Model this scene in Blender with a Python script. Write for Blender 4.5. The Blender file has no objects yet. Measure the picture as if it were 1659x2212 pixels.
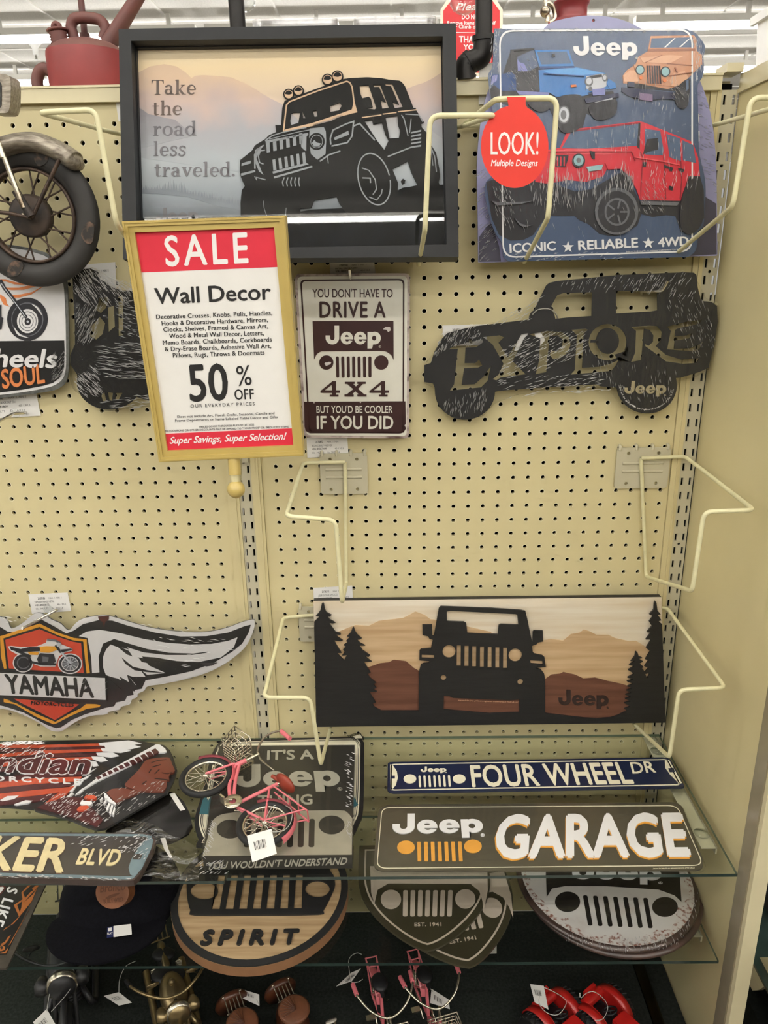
import bpy, math, random
from mathutils import Vector as V3, Matrix
from mathutils.geometry import tessellate_polygon
random.seed(7)
S = bpy.context.scene
COL = S.collection
# ------------------------------------------------------------------ camera, light, exposure
FPX = 1661.0
CP = V3((-0.0549869536, -1.27028362, 1.5359843876))
PIT, ROL, YAW = .322968679, -.0169618616, -.0118040336
_cy, _sy = math.cos(YAW), math.sin(YAW)
FW = V3((_sy*math.cos(PIT), _cy*math.cos(PIT), -math.sin(PIT)))
_r0 = V3((_cy, -_sy, 0)); _u0 = _r0.cross(FW)
RT = _r0*math.cos(ROL) + _u0*math.sin(ROL)
UP = _u0*math.cos(ROL) - _r0*math.sin(ROL)
cam = bpy.data.cameras.new('camera'); co = bpy.data.objects.new('camera', cam); COL.objects.link(co)
cam.sensor_fit = 'VERTICAL'; cam.sensor_height = 36.0; cam.lens = 36.0*FPX/2212.0
cam.clip_start = .02; cam.clip_end = 200
co.matrix_world = Matrix(((RT.x, UP.x, -FW.x, CP.x), (RT.y, UP.y, -FW.y, CP.y), (RT.z, UP.z, -FW.z, CP.z), (0, 0, 0, 1)))
S.camera = co
S.view_settings.view_transform = 'Standard'; S.view_settings.look = 'None'; S.view_settings.gamma = 1.0
S.view_settings.exposure = 0.12
S.cycles.transparent_max_bounces = 24
S.cycles.max_bounces = 8
S.cycles.caustics_reflective = False; S.cycles.caustics_refractive = False
LAMP = 19.0          # strip lamp emission
world = bpy.data.worlds.new('store_ambient'); S.world = world; world.use_nodes = True
world.node_tree.nodes['Background'].inputs[0].default_value = (1.0, .985, .955, 1)
world.node_tree.nodes['Background'].inputs[1].default_value = .36

# ------------------------------------------------------------------ pixel rays onto real planes
def ray(px, py): return FW*FPX + RT*(px-829.5) + UP*(1106-py)
def hit(px, py, n, d):
    v = ray(px, py); t = (d - n.dot(CP))/n.dot(v); return CP + v*t
def WY(px, py, y=0.): return hit(px, py, V3((0, 1, 0)), y)
def WZ(px, py, z): return hit(px, py, V3((0, 0, 1)), z)
def WX(px, py, x): return hit(px, py, V3((1, 0, 0)), x)
class PL:
    def __init__(s, o, u, v):
        s.o = V3(o); s.u = V3(u).normalized(); s.n = s.u.cross(V3(v)).normalized(); s.v = s.n.cross(s.u)
    def L(s, p, h=0.):
        w = hit(p[0], p[1], s.n, s.n.dot(s.o)+h) - s.o
        return (w.dot(s.u), w.dot(s.v))
    def LL(s, pts, h=0.): return [s.L(p, h) for p in pts]
    def W(s, a, b, h=0.): return s.o + s.u*a + s.v*b + s.n*h
    def M(s):
        return Matrix(((s.u.x, s.v.x, s.n.x, s.o.x), (s.u.y, s.v.y, s.n.y, s.o.y), (s.u.z, s.v.z, s.n.z, s.o.z), (0, 0, 0, 1)))
def upright(px, py, d, lean=0., yaw=0., roll=0.):
    "plane facing the shopper: through a photo point at distance d in front of the pegboard"
    l, y, r = map(math.radians, (lean, yaw, roll))
    M = Matrix.Rotation(y, 3, 'Z') @ Matrix.Rotation(-l, 3, 'X') @ Matrix.Rotation(r, 3, 'Y')
    return PL(WY(px, py, -d), M @ V3((1, 0, 0)), M @ V3((0, 0, 1)))
def flat(px, py, z, rot=0.):
    r = math.radians(rot)
    return PL(WZ(px, py, z), (math.cos(r), math.sin(r), 0), (-math.sin(r), math.cos(r), 0))
ZM = dict(C1=(0,0,2.9625), C2=(500,0,2.9625), C3=(980,0,2.4433), C4=(0,560,2.5136), C5=(620,560,4.0974), C6=(880,560,2.1297),
  D1=(0,1060,2.5136), D2=(560,1220,2.9625), D3=(1060,1100,2.7696), D4=(0,1560,3.95), D5=(380,1560,3.7705), D6=(780,1600,1.8874),
  D7=(0,1860,2.1829), D8=(700,1860,1.7299), E1=(1420,60,6.1464), E2=(1440,1240,4.607), E3=(1440,1700,4.3196), E4=(0,130,5.53),
  E5=(0,480,4.879), G1=(0,0,5.53), G2=(480,0,2.6758), G3=(1060,0,2.7696), G4=(0,1880,5.53), G5=(260,2000,5.53), G6=(480,2040,5.53),
  G7=(720,1990,4.879), G8=(1060,2020,4.6083), O=(0,0,1.))
def c(k, s):
    x0, y0, z = ZM[k]; a = [float(t) for t in s.split()]
    return [(x0+a[i]/z, y0+a[i+1]/z) for i in range(0, len(a), 2)]
# ------------------------------------------------------------------ 2-D shape helpers (lists of points)
def sm(p, n=5, closed=True):
    out = []; N = len(p)
    for i in range(N if closed else N-1):
        g = (lambda k: p[k % N]) if closed else (lambda k: p[min(max(k, 0), N-1)])
        a, b, d, e = g(i-1), g(i), g(i+1), g(i+2)
        for k in range(n):
            t = k/n
            out.append(tuple(.5*((2*b[j]) + (d[j]-a[j])*t + (2*a[j]-5*b[j]+4*d[j]-e[j])*t*t + (-a[j]+3*b[j]-3*d[j]+e[j])*t**3) for j in range(len(b))))
    if not closed: out.append(tuple(p[-1]))
    return out
def ell(cx, cy, rx, ry=None, rot=0., n=28, a0=0., a1=360.):
    ry = rx if ry is None else ry; r = math.radians(rot); o = []
    full = abs(a1-a0) >= 359.9
    for i in range(n if full else n+1):
        t = math.radians(a0 + (a1-a0)*i/n); x, y = rx*math.cos(t), ry*math.sin(t)
        o.append((cx + x*math.cos(r) - y*math.sin(r), cy + x*math.sin(r) + y*math.cos(r)))
    return o
def rnd(pts, r, n=5):
    "round the corners of a polygon; r one radius or a list"
    o = []; N = len(pts)
    for i in range(N):
        p = V3((*pts[i], 0)); a = V3((*pts[i-1], 0)); b = V3((*pts[(i+1) % N], 0))
        ri = r[i] if isinstance(r, (list, tuple)) else r
        da, db = (a-p), (b-p)
        if ri <= 0 or da.length < 1e-9 or db.length < 1e-9: o.append((p.x, p.y)); continue
        q = min(ri, da.length*.49, db.length*.49)
        s, e = p+da.normalized()*q, p+db.normalized()*q
        for k in range(n+1):
            t = k/n; m = s*(1-t)**2 + p*2*t*(1-t) + e*t*t; o.append((m.x, m.y))
    return o
def inset(pts, d):
    "move each side of a polygon inwards by d"
    A = sum(pts[i-1][0]*pts[i][1]-pts[i][0]*pts[i-1][1] for i in range(len(pts)))
    sg = 1 if A > 0 else -1; o = []; N = len(pts)
    for i in range(N):
        p = V3((*pts[i], 0)); a = p-V3((*pts[i-1], 0)); b = V3((*pts[(i+1) % N], 0))-p
        if a.length < 1e-9 or b.length < 1e-9: o.append(pts[i]); continue
        na = V3((-a.y, a.x, 0)).normalized()*sg; nb = V3((-b.y, b.x, 0)).normalized()*sg
        m = na+nb
        if m.length < .2: o.append((p.x+na.x*d, p.y+na.y*d)); continue
        m = m.normalized(); k = d/max(.35, m.dot(na)); o.append((p.x+m.x*k, p.y+m.y*k))
    return o
def strip(pts, w, w1=None, closed=False):
    "a polyline as a polygon of width w (to w1 at its end)"
    N = len(pts); L_, R_ = [], []
    for i in range(N):
        a = V3((*pts[i-1], 0)) if (i > 0 or closed) else None; p = V3((*pts[i], 0))
        b = V3((*pts[(i+1) % N], 0)) if (i < N-1 or closed) else None
        d1 = (p-a).normalized() if a is not None and (p-a).length > 1e-9 else None
        d2 = (b-p).normalized() if b is not None and (b-p).length > 1e-9 else None
        d1 = d1 or d2; d2 = d2 or d1
        if d1 is None: continue
        t = (d1+d2)
        t = t.normalized() if t.length > 1e-6 else d1
        nn = V3((-t.y, t.x, 0)); k = 1/max(.5, nn.dot(V3((-d1.y, d1.x, 0))))
        ww = (w if w1 is None else w+(w1-w)*i/max(1, N-1))*.5*k
        L_.append((p.x+nn.x*ww, p.y+nn.y*ww)); R_.append((p.x-nn.x*ww, p.y-nn.y*ww))
    return L_ + R_[::-1]
# ------------------------------------------------------------------ materials
def lin(v): v /= 255.; return v/12.92 if v <= .04045 else ((v+.055)/1.055)**2.4
def rgb(t): return (lin(t[0]), lin(t[1]), lin(t[2]), 1)
_m = {}
def nd(nt, t, **k):
    n = nt.nodes.new('ShaderNode'+t)
    for a, b in k.items(): setattr(n, a, b)
    return n
def mat(name, colr, rough=.5, metal=0., var=.06, scale=40., bump=0., spec=.5, stretch=None, col2=None, thr=None, coat=0., emit=0., bscale=None):
    if name in _m: return _m[name]
    m = bpy.data.materials.new(name); m.use_nodes = True; nt = m.node_tree
    b = nt.nodes['Principled BSDF']; b.inputs['Roughness'].default_value = rough; b.inputs['Metallic'].default_value = metal
    b.inputs['Specular IOR Level'].default_value = spec
    b.inputs['Coat Weight'].default_value = coat; b.inputs['Coat Roughness'].default_value = .1
    base = rgb(colr); tc = nd(nt, 'TexCoord'); mp = nd(nt, 'Mapping')
    if stretch: mp.inputs['Scale'].default_value = stretch
    nt.links.new(tc.outputs['Object'], mp.inputs['Vector'])
    nz = nd(nt, 'TexNoise'); nz.inputs['Scale'].default_value = scale; nz.inputs['Detail'].default_value = 5
    nt.links.new(mp.outputs[0], nz.inputs['Vector'])
    rp = nd(nt, 'ValToRGB'); e = rp.color_ramp.elements
    c2 = rgb(col2) if col2 else tuple(x*(1-var*2.) for x in base[:3])+(1,)
    lo, hi = thr if thr else (.3, .7)
    e[0].position = lo; e[1].position = hi
    e[0].color = c2; e[1].color = base if col2 else tuple(min(1, x*(1+var)) for x in base[:3])+(1,)
    nt.links.new(nz.outputs['Fac'], rp.inputs[0]); nt.links.new(rp.outputs[0], b.inputs['Base Color'])
    if bump:
        bn = nd(nt, 'TexNoise'); bn.inputs['Scale'].default_value = bscale or scale*3; bn.inputs['Detail'].default_value = 4
        nt.links.new(mp.outputs[0], bn.inputs['Vector'])
        bp = nd(nt, 'Bump'); bp.inputs['Strength'].default_value = bump; bp.inputs['Distance'].default_value = .002
        nt.links.new(bn.outputs['Fac'], bp.inputs['Height']); nt.links.new(bp.outputs[0], b.inputs['Normal'])
    if emit:
        b.inputs['Emission Color'].default_value = base; b.inputs['Emission Strength'].default_value = emit
    _m[name] = m; return m
def schlick(nt, f0):
    lw = nd(nt, 'LayerWeight'); lw.inputs[0].default_value = .5
    pw = nd(nt, 'Math', operation='POWER'); pw.inputs[1].default_value = 5.
    ad = nd(nt, 'Math', operation='MULTIPLY_ADD'); ad.inputs[1].default_value = 1-f0; ad.inputs[2].default_value = f0; ad.use_clamp = True
    nt.links.new(lw.outputs['Facing'], pw.inputs[0]); nt.links.new(pw.outputs[0], ad.inputs[0]); return lw, ad
def film(name, gloss=.10, rough=.16, stretch=(40, 40, 8), scale=1., bump=.9, tint=(.95, .95, .95), dist=.004):
    "clear shrink wrap: see-through with wrinkled gloss"
    if name in _m: return _m[name]
    m = bpy.data.materials.new(name); m.use_nodes = True; nt = m.node_tree; nt.nodes.remove(nt.nodes['Principled BSDF'])
    out = nt.nodes['Material Output']; tr = nd(nt, 'BsdfTransparent'); tr.inputs[0].default_value = (*tint, 1)
    gl = nd(nt, 'BsdfGlossy'); gl.inputs['Roughness'].default_value = rough; gl.inputs[0].default_value = (1, 1, 1, 1)
    lw, ad = schlick(nt, .022+gloss)
    tc = nd(nt, 'TexCoord'); mp = nd(nt, 'Mapping'); mp.inputs['Scale'].default_value = stretch
    nz = nd(nt, 'TexNoise'); nz.inputs['Scale'].default_value = scale; nz.inputs['Detail'].default_value = 3; nz.inputs['Distortion'].default_value = .6
    bp = nd(nt, 'Bump'); bp.inputs['Strength'].default_value = bump; bp.inputs['Distance'].default_value = dist
    lk = nt.links.new
    lk(tc.outputs['Object'], mp.inputs[0]); lk(mp.outputs[0], nz.inputs[0]); lk(nz.outputs['Fac'], bp.inputs['Height'])
    lk(bp.outputs[0], gl.inputs['Normal'])
    mx = nd(nt, 'MixShader'); lk(ad.outputs[0], mx.inputs[0]); lk(tr.outputs[0], mx.inputs[1]); lk(gl.outputs[0], mx.inputs[2]); lk(mx.outputs[0], out.inputs[0])
    _m[name] = m; return m
def clear(name, tint, gloss=.0, rough=.02, ior=1.45):
    if name in _m: return _m[name]
    m = bpy.data.materials.new(name); m.use_nodes = True; nt = m.node_tree; nt.nodes.remove(nt.nodes['Principled BSDF'])
    tr = nd(nt, 'BsdfTransparent'); tr.inputs[0].default_value = (*tint, 1)
    gl = nd(nt, 'BsdfGlossy'); gl.inputs['Roughness'].default_value = rough
    fr, ad = schlick(nt, ((ior-1)/(ior+1))**2+gloss)
    mx = nd(nt, 'MixShader'); lk = nt.links.new
    lk(ad.outputs[0], mx.inputs[0]); lk(tr.outputs[0], mx.inputs[1]); lk(gl.outputs[0], mx.inputs[2]); lk(mx.outputs[0], nt.nodes['Material Output'].inputs[0])
    _m[name] = m; return m
def ramp_mat(name, stops, axis=1, lo=-1, hi=1, noise=.04, nscale=12, rough=.6):
    "printed picture whose ink runs through several colours"
    m = bpy.data.materials.new(name); m.use_nodes = True; nt = m.node_tree; b = nt.nodes['Principled BSDF']; b.inputs['Roughness'].default_value = rough
    tc = nd(nt, 'TexCoord'); sp = nd(nt, 'SeparateXYZ'); mr = nd(nt, 'MapRange'); mr.inputs[1].default_value = lo; mr.inputs[2].default_value = hi
    nz = nd(nt, 'TexNoise'); nz.inputs['Scale'].default_value = nscale; nz.inputs['Detail'].default_value = 6
    ma = nd(nt, 'Math', operation='MULTIPLY_ADD'); ma.inputs[1].default_value = noise*2
    sb = nd(nt, 'Math', operation='SUBTRACT'); sb.inputs[1].default_value = noise
    rp = nd(nt, 'ValToRGB'); lk = nt.links.new
    lk(tc.outputs['Object'], sp.inputs[0]); lk(sp.outputs[axis], mr.inputs[0]); lk(tc.outputs['Object'], nz.inputs['Vector'])
    lk(nz.outputs['Fac'], ma.inputs[0]); lk(mr.outputs[0], ma.inputs[2]); lk(ma.outputs[0], sb.inputs[0]); lk(sb.outputs[0], rp.inputs[0]); lk(rp.outputs[0], b.inputs['Base Color'])
    e = rp.color_ramp.elements
    while len(e) < len(stops): e.new(.5)
    for i, (p, cc) in enumerate(stops): e[i].position = p; e[i].color = rgb(cc)
    return m
def wood(name, light, dark, stretch=(6, 90, 90), scale=1.5, rough=.55):
    if name in _m: return _m[name]
    m = mat(name, light, rough, 0, 0, scale, .15, .3, stretch, dark, (.35, .62)); return m
# ------------------------------------------------------------------ mesh builder (world coordinates)
WMX = {}
def setp(o, label=None, cat=None, group=None, kind=None):
    if label: o['label'] = label
    if cat: o['category'] = cat
    if group: o['group'] = group
    if kind: o['kind'] = kind
    return o
def root(name, label, cat, M, group=None):
    o = bpy.data.objects.new(name, None); COL.objects.link(o); o.empty_display_size = .02
    if not isinstance(M, Matrix): M = Matrix.Translation(M)
    o.matrix_world = M; WMX[o] = M.copy(); return setp(o, label, cat, group)
_tx = {}
def text_geo(s, bold, space, res=3):
    k = (s, bold, space)
    if k in _tx: return _tx[k]
    cu = bpy.data.curves.new('lettering', 'FONT'); cu.body = s; cu.offset = bold; cu.space_character = space; cu.resolution_u = res; cu.extrude = .1
    ob = bpy.data.objects.new('lettering', cu); COL.objects.link(ob)
    dg = bpy.context.evaluated_depsgraph_get(); ev = ob.evaluated_get(dg); me = ev.to_mesh()
    v = [tuple(x.co) for x in me.vertices]; f = [tuple(p.vertices) for p in me.polygons]
    ev.to_mesh_clear(); bpy.data.objects.remove(ob); bpy.data.curves.remove(cu)
    _tx[k] = (v, f); return v, f
_cap = {}
def cap(bold):
    if bold not in _cap: _cap[bold] = max(p[1] for p in text_geo('H', bold, 1)[0])
    return _cap[bold]
class MB:
    def __init__(s): s.v = []; s.f = []; s.m = []; s.s = []; s.mats = []
    def mi(s, m):
        if m not in s.mats: s.mats.append(m)
        return s.mats.index(m)
    def add(s, v, f, m, smooth=False):
        o = len(s.v); s.v += [V3(p) for p in v]; i = s.mi(m)
        for q in f: s.f.append(tuple(o+k for k in q)); s.m.append(i); s.s.append(smooth)
        return s
    def loc(s, pl, loops, h0, h1, m, m_side=None, back=True):
        "solid slab from 2-D loops (outer, holes...) in the frame of a plane"
        loops = [l for l in loops if len(l) > 2]
        fl = [p for l in loops for p in l]
        tri = tessellate_polygon([[V3((p[0], p[1], 0)) for p in l] for l in loops])
        n = len(fl); tri = [t if (fl[t[1]][0]-fl[t[0]][0])*(fl[t[2]][1]-fl[t[0]][1])-(fl[t[1]][1]-fl[t[0]][1])*(fl[t[2]][0]-fl[t[0]][0]) > 0 else t[::-1] for t in tri]
        s.add([pl.W(*p, h1) for p in fl], tri, m)
        if back: s.add([pl.W(*p, h0) for p in fl], [t[::-1] for t in tri], m_side or m)
        if abs(h1-h0) > 1e-7:
            o = 0
            for l in loops:
                k = len(l); q = l
                vv = [pl.W(*p, h0) for p in q]+[pl.W(*p, h1) for p in q]
                s.add(vv, [(i, (i+1) % k, k+(i+1) % k, k+i) for i in range(k)], m_side or m)
        return s
    def p(s, pl, pts, m, h0=0., h1=.0004, holes=(), m_side=None):
        "photo-pixel outline laid on a plane"
        return s.loc(pl, [pl.LL(pts, h1)]+[pl.LL(q, h1) for q in holes], h0, h1, m, m_side)
    def ln(s, pl, pts, w, m, h0=0., h1=.0004, closed=False, w1=None):
        if closed: pts = list(pts)+[pts[0], pts[1]]
        return s.p(pl, strip(pts, w, w1), m, h0, h1)
    def t(s, pl, txt, bl, br, tl, m, h0=0., h1=.0004, bold=0., space=1., fn=None):
        "lettering fitted to baseline-left, baseline-right and cap-height-left photo points"
        v, f = text_geo(txt, 0., space)
        if not v: return s
        x0 = min(p[0] for p in v); x1 = max(p[0] for p in v); ch = cap(0.)
        A, B, T = (V3((*pl.L(q, h1), 0)) for q in (bl, br, tl))
        cps = [(0, 0)] if not bold else [(-bold*.8, 0), (bold*.8, 0), (0, bold*.7), (0, -bold*.7)] if bold > .012 else [(-bold, 0), (bold, 0)]
        for ci, (dx, dy) in enumerate(cps): s._t1(pl, [(x+dx, y+dy, z) for x, y, z in v], f, x0, x1, ch, A, B, T, m, h0, h1+ci*2e-6, fn)
        return s
    def _t1(s, pl, v, f, x0, x1, ch, A, B, T, m, h0, h1, fn):
        o = []
        for x, y, z in v:
            X, Y = (x-x0)/(x1-x0), y/ch
            if fn: X, Y = fn(X, Y)
            q = A + (B-A)*X + (T-A)*Y
            o.append(pl.W(q.x, q.y, h1 if z > 0 else h0))
        return s.add(o, f, m)
    def tube(s, pts, r, m, n=10, closed=False, cap_=True, r1=None):
        pts = [V3(p) for p in pts]; N = len(pts); rings = []; ref = None
        for i, p in enumerate(pts):
            a = pts[i-1] if (i or closed) else p; b = pts[(i+1) % N] if (i < N-1 or closed) else p
            d = (b-a)
            d = d.normalized() if d.length > 1e-9 else V3((0, 0, 1))
            if ref is None: ref = d.orthogonal().normalized()
            ref = (ref - d*ref.dot(d)); ref = ref.normalized() if ref.length > 1e-6 else d.orthogonal().normalized()
            bi = d.cross(ref); rr = r if r1 is None else r+(r1-r)*i/max(1, N-1)
            if callable(r): rr = r(i/max(1, N-1))
            rings.append([p + ref*math.cos(2*math.pi*k/n)*rr + bi*math.sin(2*math.pi*k/n)*rr for k in range(n)])
        vv = [q for g in rings for q in g]; ff = []
        for i in range(N if closed else N-1):
            j = (i+1) % N
            for k in range(n): ff.append((i*n+k, i*n+(k+1) % n, j*n+(k+1) % n, j*n+k))
        s.add(vv, ff, m, True)
        if cap_ and not closed:
            s.add(rings[0], [tuple(range(n))[::-1]], m); s.add(rings[-1], [tuple(range(n))], m)
        return s
    def lathe(s, M, prof, m, n=32, a0=0., a1=360., smooth=True):
        "profile (radius, height) turned about the z axis of M"
        full = abs(a1-a0) > 359.9; k = n if full else n+1; vv = []; ff = []
        for r_, z_ in prof:
            for i in range(k):
                t = math.radians(a0+(a1-a0)*i/n); vv.append(M @ V3((r_*math.cos(t), r_*math.sin(t), z_)))
        for j in range(len(prof)-1):
            for i in range(k if full else k-1):
                i2 = (i+1) % k; ff.append((j*k+i, j*k+i2, (j+1)*k+i2, (j+1)*k+i))
        return s.add(vv, ff, m, smooth)
    def box(s, a, b, m, M=None, bev=0.):
        M = M or Matrix.Identity(4)
        (x0, y0, z0), (x1, y1, z1) = a, b
        pl = PL(M @ V3((0, 0, 0)), M.to_3x3() @ V3((1, 0, 0)), M.to_3x3() @ V3((0, 1, 0)))
        q = [(x0, y0), (x1, y0), (x1, y1), (x0, y1)]
        if bev: 
            s.loc(pl, [rnd(q, bev, 3)], z0, z1-bev*.5, m, back=True)
            s.loc(pl, [rnd(inset(q, bev*.4), bev, 3)], z1-bev*.5, z1, m)
            return s
        return s.loc(pl, [q], z0, z1, m)
    def ball(s, ctr, r, m, n=16, sc=(1, 1, 1), M=None):
        pr = [(math.sin(math.pi*i/8)*r, -math.cos(math.pi*i/8)*r) for i in range(9)]
        T = Matrix.Translation(ctr) @ (M or Matrix.Identity(4)) @ Matrix.Diagonal((*sc, 1))
        return s.lathe(T, pr, m, n)
    def build(s, name, parent=None, label=None, cat=None, group=None, kind=None, at=None):
        me = bpy.data.meshes.new(name); o = bpy.data.objects.new(name, me); COL.objects.link(o)
        if parent is not None:
            M = WMX[parent]; o.parent = parent
        else:
            if at is None:
                n = len(s.v); at = V3((sum(p.x for p in s.v)/n, sum(p.y for p in s.v)/n, min(p.z for p in s.v)))
            M = at if isinstance(at, Matrix) else Matrix.Translation(at); o.matrix_world = M
        WMX[o] = M.copy(); I = M.inverted()
        me.from_pydata([tuple(I @ p) for p in s.v], [], s.f)
        for m in s.mats: me.materials.append(m)
        me.polygons.foreach_set('material_index', s.m); me.polygons.foreach_set('use_smooth', s.s); me.update()
        return setp(o, label, cat, group, kind)
def kids(o): return [x for x in COL.objects if x.parent == o]
def copy_tree(o, M, label=None, parent=None):
    q = o.copy(); COL.objects.link(q)
    if parent is None:
        q.matrix_world = M; WMX[q] = M.copy()
        if label: q['label'] = label
    else: q.parent = parent
    for ch in kids(o): copy_tree(ch, None, None, q)
    return q
def bend(pts, r=.008, n=4):
    "3-D polyline with rounded bends"
    pts = [V3(p) for p in pts]; o = [pts[0]]
    for i in range(1, len(pts)-1):
        p = pts[i]; a = pts[i-1]-p; b = pts[i+1]-p; q = min(r, a.length*.45, b.length*.45)
        s_, e_ = p+a.normalized()*q, p+b.normalized()*q
        for k in range(n+1):
            t = k/n; o.append(s_*(1-t)**2+p*2*t*(1-t)+e_*t*t)
    o.append(pts[-1]); return o
def frameM(o, x, z):
    "matrix at o with x axis along x and z axis near z"
    x = V3(x).normalized(); y = V3(z).cross(x).normalized(); z = x.cross(y)
    return Matrix(((x.x, y.x, z.x, o[0]), (x.y, y.y, z.y, o[1]), (x.z, y.z, z.z, o[2]), (0, 0, 0, 1)))
def axisM(o, z):
    z = V3(z).normalized(); x = z.orthogonal().normalized(); y = z.cross(x)
    return Matrix(((x.x, y.x, z.x, o[0]), (x.y, y.y, z.y, o[1]), (x.z, y.z, z.z, o[2]), (0, 0, 0, 1)))
IN = .0254
# ================================================================== setting
cream = mat('cream_paint', (215, 203, 158), .42, var=.02, scale=8)
cream_rail = mat('cream_rail_paint', (218, 208, 172), .38, var=.03, scale=14)
steel_paint = mat('grey_cream_paint', (196, 190, 165), .4, var=.03, scale=14)
wire_paint = mat('cream_wire_paint', (226, 220, 178), .35, var=.05, scale=60)
black_void = mat('dark_cavity', (12, 12, 11), .9, spec=.1)
black_felt = mat('black_deck_cloth', (42, 46, 43), .9, var=.2, scale=220, bump=.3, spec=.15)
white_pl = mat('white_plastic', (240, 240, 238), .35, var=.01)
ceil_m = mat('ceiling_tile', (246, 244, 240), .9, var=.05, scale=60, stretch=(1, 1, 1))
floor_m = mat('store_floor', (168, 163, 152), .5, var=.1, scale=3)
chrome = mat('chrome', (215, 212, 205), .18, 1., var=.02)
steel = mat('dull_steel', (170, 168, 160), .35, 1., var=.05)
paper = mat('white_paper', (238, 236, 232), .7, var=.01)
ink = mat('black_ink', (28, 27, 27), .6, var=.02)
ink_grey = mat('grey_ink', (120, 118, 116), .7, var=.02)
clear_pl = clear('clear_plastic', (.96, .97, .97), .02, .06)
PITCH = IN
hole_rim = mat('hole_rim_highlight', (240, 234, 206), .4, var=.02)  # paler ring: the highlight on each hole's edge, put into the colour
def board(name, x0, x1, z0, z1, gx, gz, y=0., th=.006, r=.0035, rr=.0043):
    mb = MB(); N = 12
    k0 = math.ceil((x0-gx)/PITCH+.5); k1 = math.floor((x1-gx)/PITCH-.5)
    j0 = math.ceil((z0-gz)/PITCH+.5); j1 = math.floor((z1-gz)/PITCH-.5)
    cx = [gx+(k-.5)*PITCH for k in range(k0, k1+2)]; cz = [gz+(j-.5)*PITCH for j in range(j0, j1+2)]
    h = PITCH/2
    sq = []
    for i in range(N):
        t = 2*math.pi*i/N; q = max(abs(math.cos(t)), abs(math.sin(t))); sq.append((math.cos(t)/q*h, math.sin(t)/q*h))
    cr = [(math.cos(2*math.pi*i/N)*r, math.sin(2*math.pi*i/N)*r) for i in range(N)]
    V, F, RF = [], [], []
    for j in range(j0, j1+1):
        for k in range(k0, k1+1):
            X, Z = gx+k*PITCH, gz+j*PITCH; o = len(V)
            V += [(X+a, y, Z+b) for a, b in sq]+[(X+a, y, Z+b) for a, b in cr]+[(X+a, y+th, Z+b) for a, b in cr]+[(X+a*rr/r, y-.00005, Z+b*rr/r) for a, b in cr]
            for i in range(N):
                n = (i+1) % N
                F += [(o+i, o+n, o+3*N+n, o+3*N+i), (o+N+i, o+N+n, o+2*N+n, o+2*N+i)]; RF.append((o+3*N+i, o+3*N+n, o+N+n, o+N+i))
            # square corners (N=12 rim points miss the corners)
            for s_, (a, b) in enumerate(((1, 1), (-1, 1), (-1, -1), (1, -1))):
                i = s_*3+1; V.append((X+a*h, y, Z+b*h)); F.append((o+i, len(V)-1, o+i+1))
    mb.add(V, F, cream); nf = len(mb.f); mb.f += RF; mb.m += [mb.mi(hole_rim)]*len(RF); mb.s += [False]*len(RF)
    X0, X1, Z0, Z1 = cx[0], cx[-1], cz[0], cz[-1]
    for a, b, d, e in ((x0, X0, z0, z1), (X1, x1, z0, z1), (X0, X1, z0, Z0), (X0, X1, Z1, z1)):
        mb.add([(a, y, d), (b, y, d), (b, y, e), (a, y, e)], [(0, 1, 2, 3)], cream)
    mb.add([(x0, y+.03, z0), (x1, y+.03, z0), (x1, y+.03, z1), (x0, y+.03, z1)], [(0, 1, 2, 3)], black_void)
    return mb.build(name, kind='structure', at=V3((x0, y, z0)))
XL0, XL1 = WY(486, 1000).x, WY(605, 1590).x          # cream trims beside the left upright
ZT, ZB = 1.757, .2225
gl = WY(24.7, 1077.9); gxl, gzl = gl.x, gl.z
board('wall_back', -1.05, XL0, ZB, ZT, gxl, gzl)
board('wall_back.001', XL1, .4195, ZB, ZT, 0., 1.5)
def slotted(name, label, xc, w, zc, z0, z1, group):
    mb = MB(); pl = PL((xc, -.002, zc), (1, 0, 0), (0, 0, 1)); n0 = int((z0-zc)/PITCH)-1
    for k in range(n0, int((z1-zc)/PITCH)+1):
        b = k*PITCH; hs = []
        for s_ in (-1, 1):
            x = s_*.0067; hs.append([(x-.0019, b-.0066), (x+.0019, b-.0066), (x+.0019, b+.0066), (x-.0019, b+.0066)])
        if k % 6 == 2: hs.append(ell(0, b+PITCH/2, .0024, n=10))
        mb.loc(pl, [[(-w/2, b-PITCH*.49), (w/2, b-PITCH*.49), (w/2, b+PITCH*.51), (-w/2, b+PITCH*.51)]]+hs, -.003, 0, steel_paint)
    mb.box((xc-w/2, .022, z0-.02), (xc+w/2, .03, z1), black_void)
    return mb.build(name, None, label, 'upright', group, at=V3((xc, 0, z0-.02)))
uw = .0225
slotted('slotted_upright', 'grey slotted steel upright between the two pegboards, below the sale sign', -.308, uw, WY(513.5, 1075).z, .25, ZT, 'slotted uprights')
slotted('slotted_upright', 'grey slotted steel upright in the corner beside the smooth cream side panel', .4478, .024, WY(1559, 216.5).z, .25, ZT+.012, 'slotted uprights')
def trimstrip(name, x0, x1):
    mb = MB(); mb.box((x0, -.004, ZB), (x1, .006, ZT), cream); w = x1-x0
    mb.box((x0+w*.55, -.006, ZB), (x0+w*.72, -.004, ZT), cream)
    mb.build(name, kind='structure', at=V3((x0, 0, ZB)))
trimstrip('trim_1', XL0+.0005, -.308-uw/2-.0003); trimstrip('trim_2', -.308+uw/2+.0003, XL1-.0005); trimstrip('trim_3', .42, .4355)
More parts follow.
